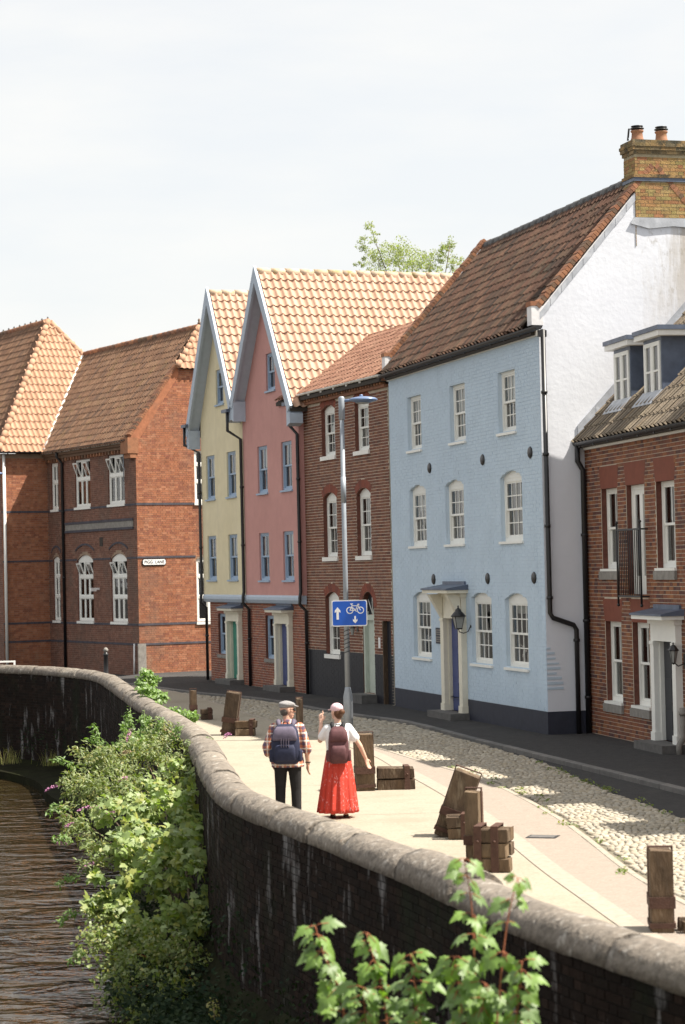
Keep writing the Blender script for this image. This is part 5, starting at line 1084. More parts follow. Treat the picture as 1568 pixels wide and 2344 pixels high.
ridge_run(ro, (LS + .12, 1.66, zs(1.75) - .02), (7.62, RY, ZR + .03), M['tile_school_lit'], .10, .3); MB().lathe([(.05, 0), (.07, .06), (.03, .12), (.05, .18), (0, .24)], (7.62, RY, ZR + .08), 8).build('finial', M['brick_edge'], ro)
pv = MB().prism([(LS - .22, -.2, zs(-.2) - .5), (LS - .22, 1.72, zs(1.72) - .3), (LS - .22, 1.72, zs(1.72) + .08), (LS - .22, -.2, zs(-.2) + .08)], (.27, 0, 0)); pv.build('parapet', M['brick_school'], ro)
edge_bricks(ro, (LS - .08, -.2, zs(-.2) + .08), (LS - .08, 1.72, zs(1.72) + .08), M['brick_edge'], .34, .085, .09)
# hipped wing behind
wf = MB(); E0 = (.25, -2.1, 8.31); wf.quad(E0, (.25, 5.7, 8.31), (HX, HY, ZW - .03)); wf.quad((-14, -2.1, 8.31), E0, (HX, HY, ZW - .03), (-14, HY, ZW - .03)); wf.quad((-14, HY, ZW - .03), (HX, HY, ZW - .03), (.25, 5.7, 8.31), (-14, 5.7, 8.31)); wo = wf.build('wing_roof', M['under'], sc)
V3 = Vector((-1, 0, wh)).normalized(); l3 = 4.25 / -V3.x; n3 = 18
lay_tiles(sc, wo, (.28, -2.1, 8.33), (0, 1, 0), V3, 36, n3, M['tile_school_lit'], 200, lambda u, v: (-2.1 + 3.9 * (v / l3) - .05 < -2.1 + u < 5.7 - 3.9 * (v / l3)) and (8.34 + (v / l3) * 5.61 > 8.34 + sl * (-2.1 + u) - .35), tw=.215, te=l3 / n3, tl=l3 / n3 + .06, amp=1.4, lift=.038)
V4 = Vector((0, 1, ws)).normalized(); l4 = 3.9 / V4.y; n4 = 20
lay_tiles(sc, wo, (-14, -2.14, 8.32), (1, 0, 0), V4, 66, n4, M['tile_school'], 100, lambda u, v: -14 + u < .25 - 4.25 * (v / l4) - .05, tw=.215, te=l4 / n4, tl=l4 / n4 + .06)
ridge_run(wo, E0[:2] + (8.42,), (HX, HY, ZW + .05), M['tile_school_lit'], .11, .36); ridge_run(wo, (HX + .1, HY + .12, ZW - .1), (HX + 1.25, HY + 1.15, ZW - 1.65), M['tile_school_lit'], .11, .36); ridge_run(wo, (-14, HY, ZW), (HX, HY, ZW), M['brick_edge'], .13, .42)
cst = MB().prism([(-.06, 0, 0), (.06, 0, 0), (.04, 0, .09), (.02, 0, .05), (0, 0, .12), (-.03, 0, .06), (-.05, 0, .1)], (0, .04, 0)).mesh('crest', M['ridge_dark'])
for k in range(14): put('crest', cst, wo, (HX - .1 - .62 * k, HY, ZW + .1))
vl = [Vector((.0, .0, 8.42)), Vector((-.95, 1.2, 10.25)), Vector((-1.75, 2.25, 11.8)), Vector((-2.1, 2.8, 12.55))]
MB().tube([Vector((-(z - 8.34) / wh + .25, (z - 8.34) / sl - .25, z + .06)) for z in (8.36, 9.4, 10.5, 11.6, 12.5)], .075, 6).build('valley_flashing', M['trim_white'], wo)
# street name plate on the school wall
def text_mesh(txt, size, mt, ext=.002):
    c = bpy.data.curves.new('lettering', 'FONT'); c.body = txt; c.size = size; c.extrude = ext; c.align_x = 'CENTER'; c.align_y = 'CENTER'
    o = bpy.data.objects.new('lettering_tmp', c); COL.objects.link(o); dg = bpy.context.evaluated_depsgraph_get(); me = bpy.data.meshes.new_from_object(o.evaluated_get(dg)); me.materials.clear(); me.materials.append(mt)
    bpy.data.objects.remove(o); bpy.data.curves.remove(c); return me
ns = thing('street_name_plate', 'white street name plate reading PIGG LANE on the brick corner wall', 'sign', (XF[sc] @ Vector((LS + .012, .63, 3.99)))[:], RZ['sch'] + math.pi / 2)
bp = MB(); c_ = .06; W_, H_ = .47, .125
oct_ = lambda a, b, c: [(-a + c, b), (a - c, b), (a, b - c), (a, -b + c), (a - c, -b), (-a + c, -b), (-a, -b + c), (-a, b - c)]
MB().prism([(x, -.02, z) for x, z in oct_(W_, H_, c_)], (0, .02, 0)).build('plate_border', M['iron'], ns); MB().prism([(x, -.026, z) for x, z in oct_(W_ - .03, H_ - .03, .04)], (0, .005, 0)).build('plate', M['sign_white'], ns)
put('lettering', text_mesh('PIGG  LANE', .15, M['iron']), ns, (0, -.030, 0), (math.pi / 2, 0, 0))

# ================================================================ street furniture
def lamp_post(loc, rz, label, group):
    t = thing('street_lamp', label, 'street lamp', loc, rz, group)
    MB().lathe([(.10, 0), (.10, .9), (.065, 1.05), (.06, 1.1)], n=14).build('base', M['steel'], t)
    MB().tube([(0, 0, 1.06), (0, 0, 3.6), (0, 0, 7.12)], [.058, .052, .046], 12).build('post', M['steel'], t)
    MB().tube([(0, 0, 5.0), (0, 0, 5.55)], .056, 12).build('post_sleeve', M['steel'], t)
    MB().lathe([(.05, 6.75), (.066, 6.77), (.066, 7.22), (.05, 7.25), (0, 7.26)], n=12).build('head_socket', M['steel'], t)
    MB().tube([(.05, 0, 7.16), (.28, 0, 7.18)], .03, 8).build('arm', M['lamp_blue'], t)
    hd = MB().lathe([(0, -.075), (.16, -.065), (.30, -.02), (.31, .0), (.26, .035), (.12, .06), (0, .065)], (.46, 0, 7.18), 24, sy=.8); hd.lathe([(.04, .06), (.035, .10), (0, .11)], (.42, 0, 7.18), 8); hd.build('lamp_head', M['lamp_blue'], t)
    MB().lathe([(0, -.10), (.12, -.09), (.16, -.068)], (.46, 0, 7.18), 16, sy=.8).build('lens', M['lantern_glass'], t)
    return t
lp = lamp_post((.03, 46.25, 0), R(0), 'tall grey steel street lamp with blue disc head and a blue cycle sign', 'street lamps on the quay')
MB().box(-.01, .10, -.075, -.05, .45, .8).build('access_door', M['steel'], lp)
for k in range(6): MB().tube([(.062 * math.cos(a), .062 * math.sin(a), 1.75 + .09 * k + .02 * a) for a in np.linspace(0, 6.2, 12)], .008, 4).build('cable_tie', M['iron'], lp)
lamp_post((-12.55, 76.0, 0), R(0), 'street lamp whose blue disc head alone shows before the far brick wing', 'street lamps on the quay')
# cycle sign
cs_ = thing('cycle_route_sign', 'blue rectangular sign with white arrows and bicycle fixed to the lamp post', 'sign', (.10, 46.17, 2.66), R(-2))
def rrect(a, b, r):
    o = []
    for (cx, cz, s0) in ((a - r, b - r, 0), (-a + r, b - r, 90), (-a + r, -b + r, 180), (a - r, -b + r, 270)):
        for k in range(4): th = R(s0 + 30 * k); o.append((cx + r * math.cos(th), cz + r * math.sin(th)))
    return o
MB().prism([(x, 0, z) for x, z in rrect(.375, .275, .04)][::-1], (0, .006, 0)).build('sign_border', M['sign_white'], cs_)
MB().prism([(x, -.004, z) for x, z in rrect(.355, .255, .03)][::-1], (0, .004, 0)).build('sign_plate', M['sign_blue'], cs_)
MB().box(-.36, .36, .007, .012, -.27, .27).build('sign_back', M['steel'], cs_)
def flat(name, pts): MB().prism([(x, -.007, z) for x, z in pts], (0, .0025, 0)).build(name, M['sign_white'], cs_)
flat('up_arrow', [(-.275, -.13), (-.225, -.13), (-.225, .04), (-.19, .01), (-.19, .06), (-.25, .13), (-.31, .06), (-.31, .01), (-.275, .04)])
flat('down_arrow', [(.10, -.06), (.135, -.06), (.135, -.15), (.165, -.12), (.165, -.165), (.118, -.215), (.07, -.165), (.07, -.12), (.10, -.15)])
bike = MB()
def ring_(cx, cz, r, w, n=20):
    for k in range(n):
        a, b = 2 * math.pi * k / n, 2 * math.pi * (k + 1) / n; q = lambda t, rr: (cx + rr * math.cos(t), -.007, cz + rr * math.sin(t)); bike.quad(q(a, r), q(a, r - w), q(b, r - w), q(b, r))
def bar_(x0, z0, x1, z1, w=.016):
    d = Vector((x1 - x0, z1 - z0)).normalized(); n_ = Vector((-d.y, d.x)) * w / 2; bike.quad((x0 + n_.x, -.0072, z0 + n_.y), (x0 - n_.x, -.0072, z0 - n_.y), (x1 - n_.x, -.0072, z1 - n_.y), (x1 + n_.x, -.0072, z1 + n_.y))
ring_(.01, .06, .075, .018); ring_(.235, .06, .075, .018)
for a in ((.01, .06, .06, .155), (.06, .155, .17, .155), (.06, .13, .13, .06), (.13, .06, .175, .16), (.13, .06, .01, .06), (.235, .06, .17, .185), (.17, .185, .21, .19), (.06, .155, .045, .19), (.02, .195, .08, .195), (.13, .06, .15, .03), (.20, .185, .205, .16)): bar_(*a)
bike.build('bicycle_symbol', M['sign_white'], cs_)
for z in (.12, -.12): MB().box(-.12, .02, .012, .03, z - .02, z + .02).build('bracket', M['steel'], cs_)

# timber bollards made of old dock beams held by rusty straps
def beam(parent, loc, size, rot=(0, 0, 0), name='beam', mt='timber'):
    me = bevelled(MB().box(-size[0] / 2, size[0] / 2, -size[1] / 2, size[1] / 2, 0, size[2]).mesh(name, M[mt]), .010)
    rg = random.Random(int(abs(loc[0] * 977 + loc[1] * 331 + loc[2] * 71)) + 3)
    for v in me.vertices: v.co += Vector((rg.uniform(-.010, .010), rg.uniform(-.008, .008), rg.uniform(-.012, .012)))
    return put(name, me, parent, loc, rot)
def strap_ring(parent, cx, cy, w, d, z, h, rot=(0, 0, 0), loc=(0, 0, 0), t=.012):
    mb = MB(); a, b = w / 2 + .004, d / 2 + .004
    mb.box(cx - a - t, cx + a + t, cy - b - t, cy - b, z, z + h); mb.box(cx - a - t, cx + a + t, cy + b, cy + b + t, z, z + h); mb.box(cx - a - t, cx - a, cy - b, cy + b, z, z + h); mb.box(cx + a, cx + a + t, cy - b, cy + b, z, z + h)
    return mb.build('strap', M['rust'], parent, loc, rot)
def bolt(parent, p, r=.02): return MB().lathe([(0, 0), (r, 0), (r * .8, .012), (0, .016)], n=8).build('bolt', M['rust'], parent, p, (math.pi / 2, 0, 0))
GRP = 'timber bollard stacks along the walkway'
def post_stack(px, py, label, h=.85, w=.17, lean=0.0, rz=0.0, boxw=.44, boxn=2, boxd=.30, boxh=.13, side=1, boxfwd=0.0, boxgap=0.0, vert=True):
    t = thing('timber_bollard', label, 'bollard', (px, py, 0), rz, GRP)
    # leaning or upright pair of beams
    for k in range(2):
        o = beam(t, (0, -.095 + .19 * k, -.02), (w, .175, h + random.uniform(-.02, .02)), (0, lean, 0))
    c = Vector((0, 0, 0)); s = strap_ring(t, 0, 0, w, .37, h * .30, .11, (0, lean, 0)); strap_ring(t, 0, 0, w, .37, h * .06, .05, (0, lean, 0))
    mb = MB().box(-w / 2 - .014, -w / 2 - .002, -.03, .03, .1, h + .012); mb.box(-w / 2 - .014, w / 2 + .014, -.03, .03, h + .012, h + .024); mb.box(w / 2 + .002, w / 2 + .014, -.03, .03, .1, h + .012); mb.build('strap', M['rust'], t, (0, 0, 0), (0, lean, 0))
    x0 = side * (w / 2 + .05 + boxgap) + (side * boxw / 2)
    for k in range(boxn):
        for q in range(2): beam(t, (x0 + random.uniform(-.015, .015), boxfwd - boxd / 4 + q * boxd / 2 + random.uniform(-.006, .006), .005 + k * (boxh + .008)), (boxw * random.uniform(.9, 1.06), boxd / 2 - .008, boxh * random.uniform(.9, 1.0)), (random.uniform(-.01, .01), random.uniform(-.012, .012), random.uniform(-.02, .02)))
    H = boxn * (boxh + .008)
    for xx in ((x0 + boxw * .30,) if boxn != 3 else (x0 - boxw * .36, x0 + boxw * .12)):
        mb = MB().box(xx - .045, xx + .045, boxfwd - boxd / 2 - .018, boxfwd - boxd / 2 - .006, 0.0, H + .012); mb.box(xx - .045, xx + .045, boxfwd - boxd / 2 - .018, boxfwd + boxd / 2 + .018, H + .012, H + .024); mb.box(xx - .045, xx + .045, boxfwd + boxd / 2 + .006, boxfwd + boxd / 2 + .018, 0, H + .012); mb.build('strap', M['rust'], t)
        bolt(t, (xx, boxfwd - boxd / 2 - .018, H * .7))
    return t
post_stack(-3.80, 54.2, 'small upright timber bollard at the bend in the quay wall', .70, .15, 0, R(8), .26, 2, .26, .125, 1, -.9)
post_stack(-2.62, 48.2, 'timber bollard leaning sideways over a low strapped block, behind the man in the cap', .95, .30, R(9), R(-6), .46, 2, .34, .16, 1, -.25, .0)
post_stack(-.98, 45.2, 'upright timber bollard hidden mostly behind the man in the flat cap', .95, .12, 0, R(4), .30, 2, .30, .14, -1)
post_stack(.27, 35.6, 'thick upright timber bollard with a low strapped block beside the woman in red', .92, .30, R(-1), R(3), .60, 2, .34, .17, 1, .05)
post_stack(1.30, 29.35, 'timber bollard tilted over a short strapped block beside the walkway strip', .92, .34, R(20), R(-8), .30, 2, .30, .15, 1, -.32, -.18)
post_stack(1.50, 26.3, 'upright timber bollard with a three high strapped stack of short beams', .92, .17, 0, R(-14), .42, 3, .36, .165, 1, -.35, -.06)
post_stack(3.03, 21.45, 'single tall upright timber bollard with a wide rusty collar near the coping', .80, .22, 0, R(-4), .50, 1, .30, .12, 1, -.1, .02)
# ends of further bollards catch light beyond the quay bend
# cast iron bollard by the school
ib = thing('iron_bollard', 'slim black iron bollard with domed top before the shaded brick wall', 'bollard', (-8.31, 75.8, 0))
MB().lathe([(.11, 0), (.11, .12), (.085, .16), (.075, .75), (.095, .78), (.095, .83), (.06, .86), (.055, .9)], n=14).build('shaft', M['iron'], ib); MB().lathe([(.055, .9), (.085, .94), (.085, .99), (.05, 1.04), (0, 1.06)], n=14).build('cap', M['stone'], ib)
# low white trestle bar behind the far wall
bn = thing('trestle_barrier', 'low pale metal barrier rail just above the far quay wall', 'barrier', (-10.9, 68.5, 0), R(10))
MB().box(-.55, .55, -.02, .02, 0.90, 0.95).build('rail', M['sign_white'], bn)
for x in (-.52, .52): MB().box(x - .03, x + .03, -.025, .025, 0, .899).build('leg', M['sign_white'], bn)
# manhole cover and drain on the walkway
mc = thing('manhole_cover', 'dark rectangular iron cover set in the pinkish path', 'manhole cover', (2.55, 28.95, .0), R(-18))
MB().box(-.20, .20, -.16, .16, .0045, .010).build('frame', M['iron'], mc); MB().box(-.17, .17, -.13, .13, .0105, .014).build('lid', M['stone_dark'], mc)

# ================================================================ plants
def maple_geo(rich=False):
    half = [(0, .0), (.10, -.06), (.34, -.10), (.30, .05), (.52, .14), (.44, .26), (.62, .46), (.42, .44), (.30, .46), (.33, .62), (.20, .66), (.16, .80), (0, 1.0)]
    if not rich: half = [(0, 0), (.32, -.10), (.30, .10), (.60, .44), (.28, .44), (.20, .72), (0, 1.0)]
    out = half + [(-x, y) for x, y in reversed(half[1:-1])]; v = [(0, .32, .02)]
    for x, y in out: r2 = x * x + (y - .32) ** 2; v.append((x, y, .02 - .30 * r2 + (.05 * abs(x))))
    n = len(out); f = [(0, 1 + i, 1 + (i + 1) % n) for i in range(n)]
    return v, f
def lance_geo(): return [(0, 0, 0), (.16, .35, -.03), (.13, .65, -.07), (0, 1, -.2), (-.13, .65, -.07), (-.16, .35, -.03), (0, .5, .02)], [(0, 1, 6), (1, 2, 6), (2, 3, 6), (3, 4, 6), (4, 5, 6), (5, 0, 6)]
def quad_geo(): return [(0, 0, 0), (.36, .45, -.05), (0, 1, -.12), (-.36, .45, -.05)], [(0, 1, 3), (1, 2, 3)]
MAP, MAPR, LAN, QUA = maple_geo(), maple_geo(True), lance_geo(), quad_geo()
def leaf_frames(C, Rd, n, size, up=.55, out=.5, rnd_=.55, shell=.55, droop=.3, sunward=.6):
    """n leaf transforms spread through an ellipsoid: denser near the shell"""
    d = rng.normal(size=(n, 3)); d /= np.linalg.norm(d, axis=1)[:, None]; r = rng.random(n) ** (1 / 3.0); r = shell + (1 - shell) * r if shell < 1 else r
    r *= 1 + .16 * rng.normal(size=n)
    P = np.array(C)[None] + d * np.array(Rd)[None] * r[:, None]
    N = out * d + np.array([0, 0, up])[None] + rnd_ * rng.normal(size=(n, 3)) + sunward * np.array([.6, -.5, .3])[None]; N /= np.linalg.norm(N, axis=1)[:, None]
    T = d * .6 + rng.normal(size=(n, 3)) * .7 + np.array([0, 0, -droop])[None]; T -= (T * N).sum(1)[:, None] * N; T /= np.linalg.norm(T, axis=1)[:, None]
    B = np.cross(T, N); s = size * rng.uniform(.6, 1.25, n); X = np.zeros((n, 3, 4))
    X[:, :, 0] = B * s[:, None]; X[:, :, 1] = T * s[:, None]; X[:, :, 2] = N * s[:, None]; X[:, :, 3] = P; return X
DENS = 2.1
def blobs(px, geo, mt, parent, name, clump=True, **kw):
    """px: (u, v, depth, rx, ry, rz, n, size) crown lobes; lobes are broken into small clumps"""
    allX = []
    for (u, v, Y, rx, ry, rz, n, size) in px:
        c = atdepth(u, v, Y)
        n = int(n * DENS); k = max(3, int(n / 26)) if clump else 1
        if k > 1:
            dd = rng.normal(size=(k, 3)); dd /= np.linalg.norm(dd, axis=1)[:, None]; rr = rng.random(k) ** .45
            cs = np.array(c)[None] + dd * np.array([rx, ry, rz])[None] * rr[:, None]
            for q in cs:
                cr = .26 * (rx * ry * rz) ** (1 / 3) * rng.uniform(.6, 1.3); allX.append(leaf_frames(q, (cr * 1.2, cr, cr * .9), max(4, int(n / k)), size, **{**dict(shell=.1), **kw}))
        else: allX.append(leaf_frames(c, (rx, ry, rz), n, size, **kw))
    return np.concatenate(allX)
def single_leaves(X, geo, mt, parent, nind, name='leaf', stuffname='leaves'):
    """nearest leaves in view as objects, the rest joined"""
    idx = [i for i in np.argsort(X[:, 1, 3]) if inframe(X[i, :, 3], 0)][:nind]; ps = set(idx); mb = MB(); mb.v = list(geo[0]); mb.f = list(geo[1]); mb.m = [0] * len(mb.f); mb.sm = [True] * len(mb.f); me = mb.mesh(name, mt)
    for i in idx:
        o = put(name, me, parent); A = X[i]; o.matrix_local = Matrix(((A[0, 0], A[0, 1], A[0, 2], A[0, 3]), (A[1, 0], A[1, 1], A[1, 2], A[1, 3]), (A[2, 0], A[2, 1], A[2, 2], A[2, 3]), (0, 0, 0, 1)))
    rest = [i for i in range(len(X)) if i not in ps]
    if rest: scatter(stuffname, geo[0], geo[1], mt, X[rest], parent, smooth=True)
def stem_to(parent, base, tip, r, mt, bend=.25, name='stem'):
    a, b = Vector(base), Vector(tip); m = (a + b) / 2 + Vector((random.uniform(-bend, bend), random.uniform(-bend, bend), random.uniform(0, bend)))
    pts = [a.lerp(m, t).lerp(m.lerp(b, t), t) for t in np.linspace(0, 1, 8)]; return MB().tube(pts, [r * (1 - .75 * i / 7) for i in range(8)], 6).build(name, mt, parent)

# big sycamore scrub on the bank below the wall
syc = thing('sycamore_shrub', 'large broad leaved green shrub growing from the river bank against the quay wall', 'shrub', (0, 0, 0))
SB = [(300, 1905, 30.0, .55, .55, .50, 240, .105), (400, 1870, 30.5, .55, .5, .45, 260, .11), (455, 1915, 29.5, .36, .4, .42, 170, .12), (350, 1985, 29.0, .62, .6, .5, 300, .115), (450, 2010, 28.5, .32, .4, .42, 150, .115), (250, 2050, 28.8, .42, .5, .35, 160, .125), (340, 2110, 28.0, .5, .5, .38, 190, .11), (430, 2110, 28.0, .34, .4, .35, 120, .11), (300, 1830, 31.5, .55, .5, .35, 190, .09), (420, 1800, 32.0, .5, .45, .35, 180, .095), (480, 1860, 30.2, .22, .3, .3, 70, .10)]
XS = blobs(SB, MAP, None, syc, '', up=.6, out=.45, rnd_=.5); single_leaves(XS, MAP, M['leaf_maple'], syc, 300)
root = Vector((-1.95, 28.6, -1.5))
for (u, v, Y) in ((300, 1900, 30), (400, 1860, 30.5), (455, 1915, 29.5), (350, 1985, 29), (250, 2050, 28.8), (430, 2080, 28), (420, 1800, 32)): stem_to(syc, root + Vector((random.uniform(-.3, .3), random.uniform(-.4, .6), 0)), atdepth(u, v, Y), .03, M['bark'])
low = thing('bramble_thicket', 'small leaved bramble hanging over the water beneath the broad leaved shrub', 'shrub', (0, 0, 0))
LB = [(250, 2170, 27.6, .42, .5, .35, 520, .055), (340, 2180, 27.2, .5, .5, .42, 620, .055), (420, 2190, 27.0, .34, .4, .4, 360, .055), (290, 2260, 26.6, .45, .5, .35, 460, .05), (380, 2290, 26.2, .4, .4, .4, 360, .055), (330, 2350, 25.8, .4, .4, .3, 260, .06), (230, 2120, 28.4, .3, .4, .35, 240, .055), (470, 2100, 28.6, .25, .3, .4, 160, .06)]
XL = blobs(LB, QUA, None, low, '', up=.4, out=.6, rnd_=.6); scatter('leaves', QUA[0], QUA[1], M['leaf_small'], XL, low)
for (u, v, Y) in ((250, 2170, 27.6), (340, 2180, 27.2), (420, 2190, 27), (290, 2260, 26.6), (380, 2290, 26.2)): stem_to(low, (-1.9, 27.0, -1.6), atdepth(u, v, Y), .012, M['stem_red'])
# buddleia with mauve spikes
bud = thing('buddleia_bush', 'arching buddleia bush with mauve flower spikes leaning out over the river', 'shrub', (0, 0, 0))
BB = [(235, 1745, 34.0, .55, .6, .35, 520, .085), (330, 1730, 35.0, .6, .6, .40, 620, .08), (420, 1745, 33.5, .42, .5, .35, 420, .085), (200, 1800, 33.0, .42, .5, .30, 380, .085), (270, 1800, 32.6, .5, .5, .32, 420, .085), (190, 1880, 31.5, .36, .4, .34, 300, .08), (215, 1960, 30.6, .30, .4, .32, 240, .08), (380, 1690, 36.5, .4, .4, .35, 320, .08), (470, 1770, 31.5, .2, .25, .3, 120, .085)]
XBd = blobs(BB, LAN, None, bud, '', up=.45, out=.55, rnd_=.5); scatter('leaves', LAN[0], LAN[1], M['leaf_small'], XBd, bud)
for (u, v, Y) in ((235, 1745, 34), (330, 1730, 35), (420, 1745, 33.5), (200, 1800, 33), (190, 1880, 31.5), (380, 1690, 36.5)): stem_to(bud, (-2.6, 33.0, -1.4), atdepth(u, v, Y), .022, M['bark'])
def spike(tip, base, dry=False):
    a, b = Vector(base), Vector(tip); n = 80; V = []; d = (b - a); L_ = d.length
    m = a.lerp(b, .5) + Vector((0, 0, .05)); X = []
    for i in range(n):
        t = rng.random() ** .8; p = a.lerp(m, t).lerp(m.lerp(b, t), t); r = .034 * (1 - .8 * t) + .004; o = rng.normal(size=3); o /= np.linalg.norm(o); q = np.array(p) + o * r
        N = o; T = np.cross(N, rng.normal(size=3)); T /= np.linalg.norm(T); B = np.cross(T, N); s = .024; x = np.zeros((3, 4)); x[:, 0] = B * s; x[:, 1] = T * s; x[:, 2] = N * s; x[:, 3] = q; X.append(x)
    o = scatter('flower_spike', QUA[0], QUA[1], M['flower_dry' if dry else 'flower'], np.array(X), bud); del o['kind']
for (tu, tv, bu_, bv, Y, dry) in ((103, 1811, 143, 1797, 33.2, 0), (178, 1856, 228, 1847, 31.8, 0), (140, 1869, 165, 1873, 32, 1), (150, 1893, 175, 1888, 31.6, 0), (130, 1930, 160, 1928, 31, 0), (188, 1989, 225, 1976, 30.4, 0), (215, 1812, 250, 1800, 32.6, 1), (290, 1697, 300, 1672, 34.8, 0), (405, 1690, 375, 1670, 35.5, 1), (500, 1772, 478, 1766, 31.2, 0), (528, 1680, 512, 1690, 36, 0), (240, 1868, 262, 1858, 31.6, 0), (275, 1728, 300, 1722, 34, 1), (268, 1790, 290, 1783, 32.6, 0)): spike(atdepth(tu, tv, Y), atdepth(bu_, bv, Y + .1), dry)
# loose arching sprays that break the outline of the bush
XSp = []
for (u, v, Y, du, dv) in ((170, 1760, 33.5, -45, -22), (150, 1850, 32, -38, 8), (165, 1930, 31, -42, -8), (180, 2010, 30, -45, 14), (230, 1710, 35, -18, -52), (285, 1690, 36, 8, -58), (350, 1690, 36, 22, -46), (440, 1720, 34, 42, -28), (490, 1800, 31.5, 38, -20), (500, 1880, 30.5, 40, 6), (495, 1960, 29.5, 42, 22), (175, 2090, 29, -40, 22), (200, 2180, 28, -34, 20), (465, 2060, 28.8, 46, 10), (255, 1720, 34.5, -50, -30), (400, 1700, 35, 10, -40)):
    a, b = atdepth(u, v, Y), atdepth(u + du, v + dv, Y - .1); m = (a + b) / 2 + Vector((0, 0, .10)); pts = [a.lerp(m, t).lerp(m.lerp(b, t), t) for t in np.linspace(0, 1, 9)]
    MB().tube(pts, [.008 - .0006 * i for i in range(9)], 5).build('stem', M['stem_green'], bud)
    for p in pts[1:]: XSp.append(leaf_frames(p, (.05, .05, .04), 9, .075, shell=.2, up=.5, out=.8))
scatter('spray_leaves', LAN[0], LAN[1], M['leaf_fresh'], np.concatenate(XSp), bud)
# creeper over the coping
vin = thing('climbing_creeper', 'fresh green creeper climbing over the coping at the bend of the wall', 'creeper', (0, 0, 0))
VB = [(340, 1548, 46.8, .16, .2, .25, 120, .085), (335, 1565, 46.5, .26, .3, .28, 220, .085), (350, 1600, 45.5, .28, .3, .30, 260, .085), (365, 1640, 43.5, .25, .3, .28, 240, .08), (410, 1640, 41.5, .20, .3, .22, 150, .08), (330, 1680, 41, .40, .4, .30, 300, .08), (400, 1690, 39, .34, .4, .3, 260, .08), (440, 1640, 39.5, .15, .2, .2, 80, .08), (300, 1705, 38, .25, .3, .25, 160, .075), (450, 1700, 36.5, .22, .3, .25, 120, .08)]
XV = blobs(VB, QUA, None, vin, '', up=.5, out=.5); scatter('leaves', QUA[0], QUA[1], M['leaf_fresh'], XV, vin)
for (u, v, Y) in ((335, 1545, 46.5), (360, 1600, 45), (410, 1640, 41.5), (440, 1640, 39.5)): stem_to(vin, (-3.6, 42, -.6), atdepth(u, v, Y), .012, M['stem_green'])
# dark growth in the shade at the foot of the wall
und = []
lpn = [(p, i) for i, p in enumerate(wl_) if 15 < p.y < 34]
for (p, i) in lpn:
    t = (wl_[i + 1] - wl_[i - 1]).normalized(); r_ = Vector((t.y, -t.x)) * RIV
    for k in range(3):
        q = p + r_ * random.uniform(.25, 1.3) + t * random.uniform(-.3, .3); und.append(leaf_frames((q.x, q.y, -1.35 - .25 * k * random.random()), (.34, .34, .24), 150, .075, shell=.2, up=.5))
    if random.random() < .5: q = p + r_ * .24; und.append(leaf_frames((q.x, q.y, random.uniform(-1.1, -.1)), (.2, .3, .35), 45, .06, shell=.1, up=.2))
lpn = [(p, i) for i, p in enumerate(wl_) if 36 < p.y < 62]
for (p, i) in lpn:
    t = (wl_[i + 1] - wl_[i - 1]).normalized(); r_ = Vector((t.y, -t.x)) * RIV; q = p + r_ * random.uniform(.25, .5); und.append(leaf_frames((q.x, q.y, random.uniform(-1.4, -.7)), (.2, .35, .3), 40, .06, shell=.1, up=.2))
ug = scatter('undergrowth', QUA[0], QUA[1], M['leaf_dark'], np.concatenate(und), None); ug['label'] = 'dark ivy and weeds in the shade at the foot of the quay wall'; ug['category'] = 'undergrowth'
# pale grass tufts on the ledge at the foot of the far wall and seed heads
def tuft(name, label, c, n, h, mt, spread=.25, lean=.3):
    t = thing(name, label, 'grass', tuple(c)); X = []
    v = [(-.5, 0, 0), (.5, 0, 0), (.25, .25, .6), (-.25, .25, .6), (0, .6, 1.0)]
    for i in range(n):
        a = random.uniform(0, 6.28); hh = h * random.uniform(.5, 1.1); w = .012; ca, sa = math.cos(a), math.sin(a); l_ = lean * hh
        X.append([[w * ca, -l_ * sa, 0, random.gauss(0, spread)], [w * sa, l_ * ca, 0, random.gauss(0, spread)], [0, 0, hh, 0]])
    b = scatter('blades', v, [(0, 1, 2), (0, 2, 3), (3, 2, 4)], M[mt], np.array(X), t); return t
tuft('grass_tuft', 'yellow green grass tuft on the ledge below the far wall', ground(20, 1748, -1.55), 70, .5, 'dry_grass', .22, .9)
tuft('grass_tuft', 'smaller straw coloured grass tuft on the ledge beside the buddleia', ground(118, 1752, -1.55), 60, .45, 'dry_grass', .14, .9)
for k, (u, v) in enumerate(((300, 1660), (332, 1665))):
    t = thing('willowherb', ('taller' if k else 'shorter') + ' spiky green willowherb stem standing above the buddleia bush', 'plant', tuple(atdepth(u, v + 60, 40)), 0, 'willowherb stems'); MB().tube([(0, 0, -.4), (0, 0, .8)], [.012, .004], 5).build('stem', M['stem_green'], t)
    X = leaf_frames((0, 0, .35), (.05, .05, .42), 160, .075, shell=.1, up=.5, out=.8); scatter('leaves', LAN[0], LAN[1], M['leaf_fresh'], X, t)
sd = thing('seed_head', 'tan dried seed head standing in the dark growth by the wall', 'plant', tuple(atdepth(490, 2330, 24.0) - Vector((0, 0, .2)))); MB().tube([(0, 0, -.8), (0, 0, .3)], .008, 5).build('stem', M['flower_dry'], sd)
scatter('florets', QUA[0], QUA[1], M['dry_grass'], leaf_frames((0, 0, .2), (.06, .06, .22), 200, .035, shell=.1), sd)
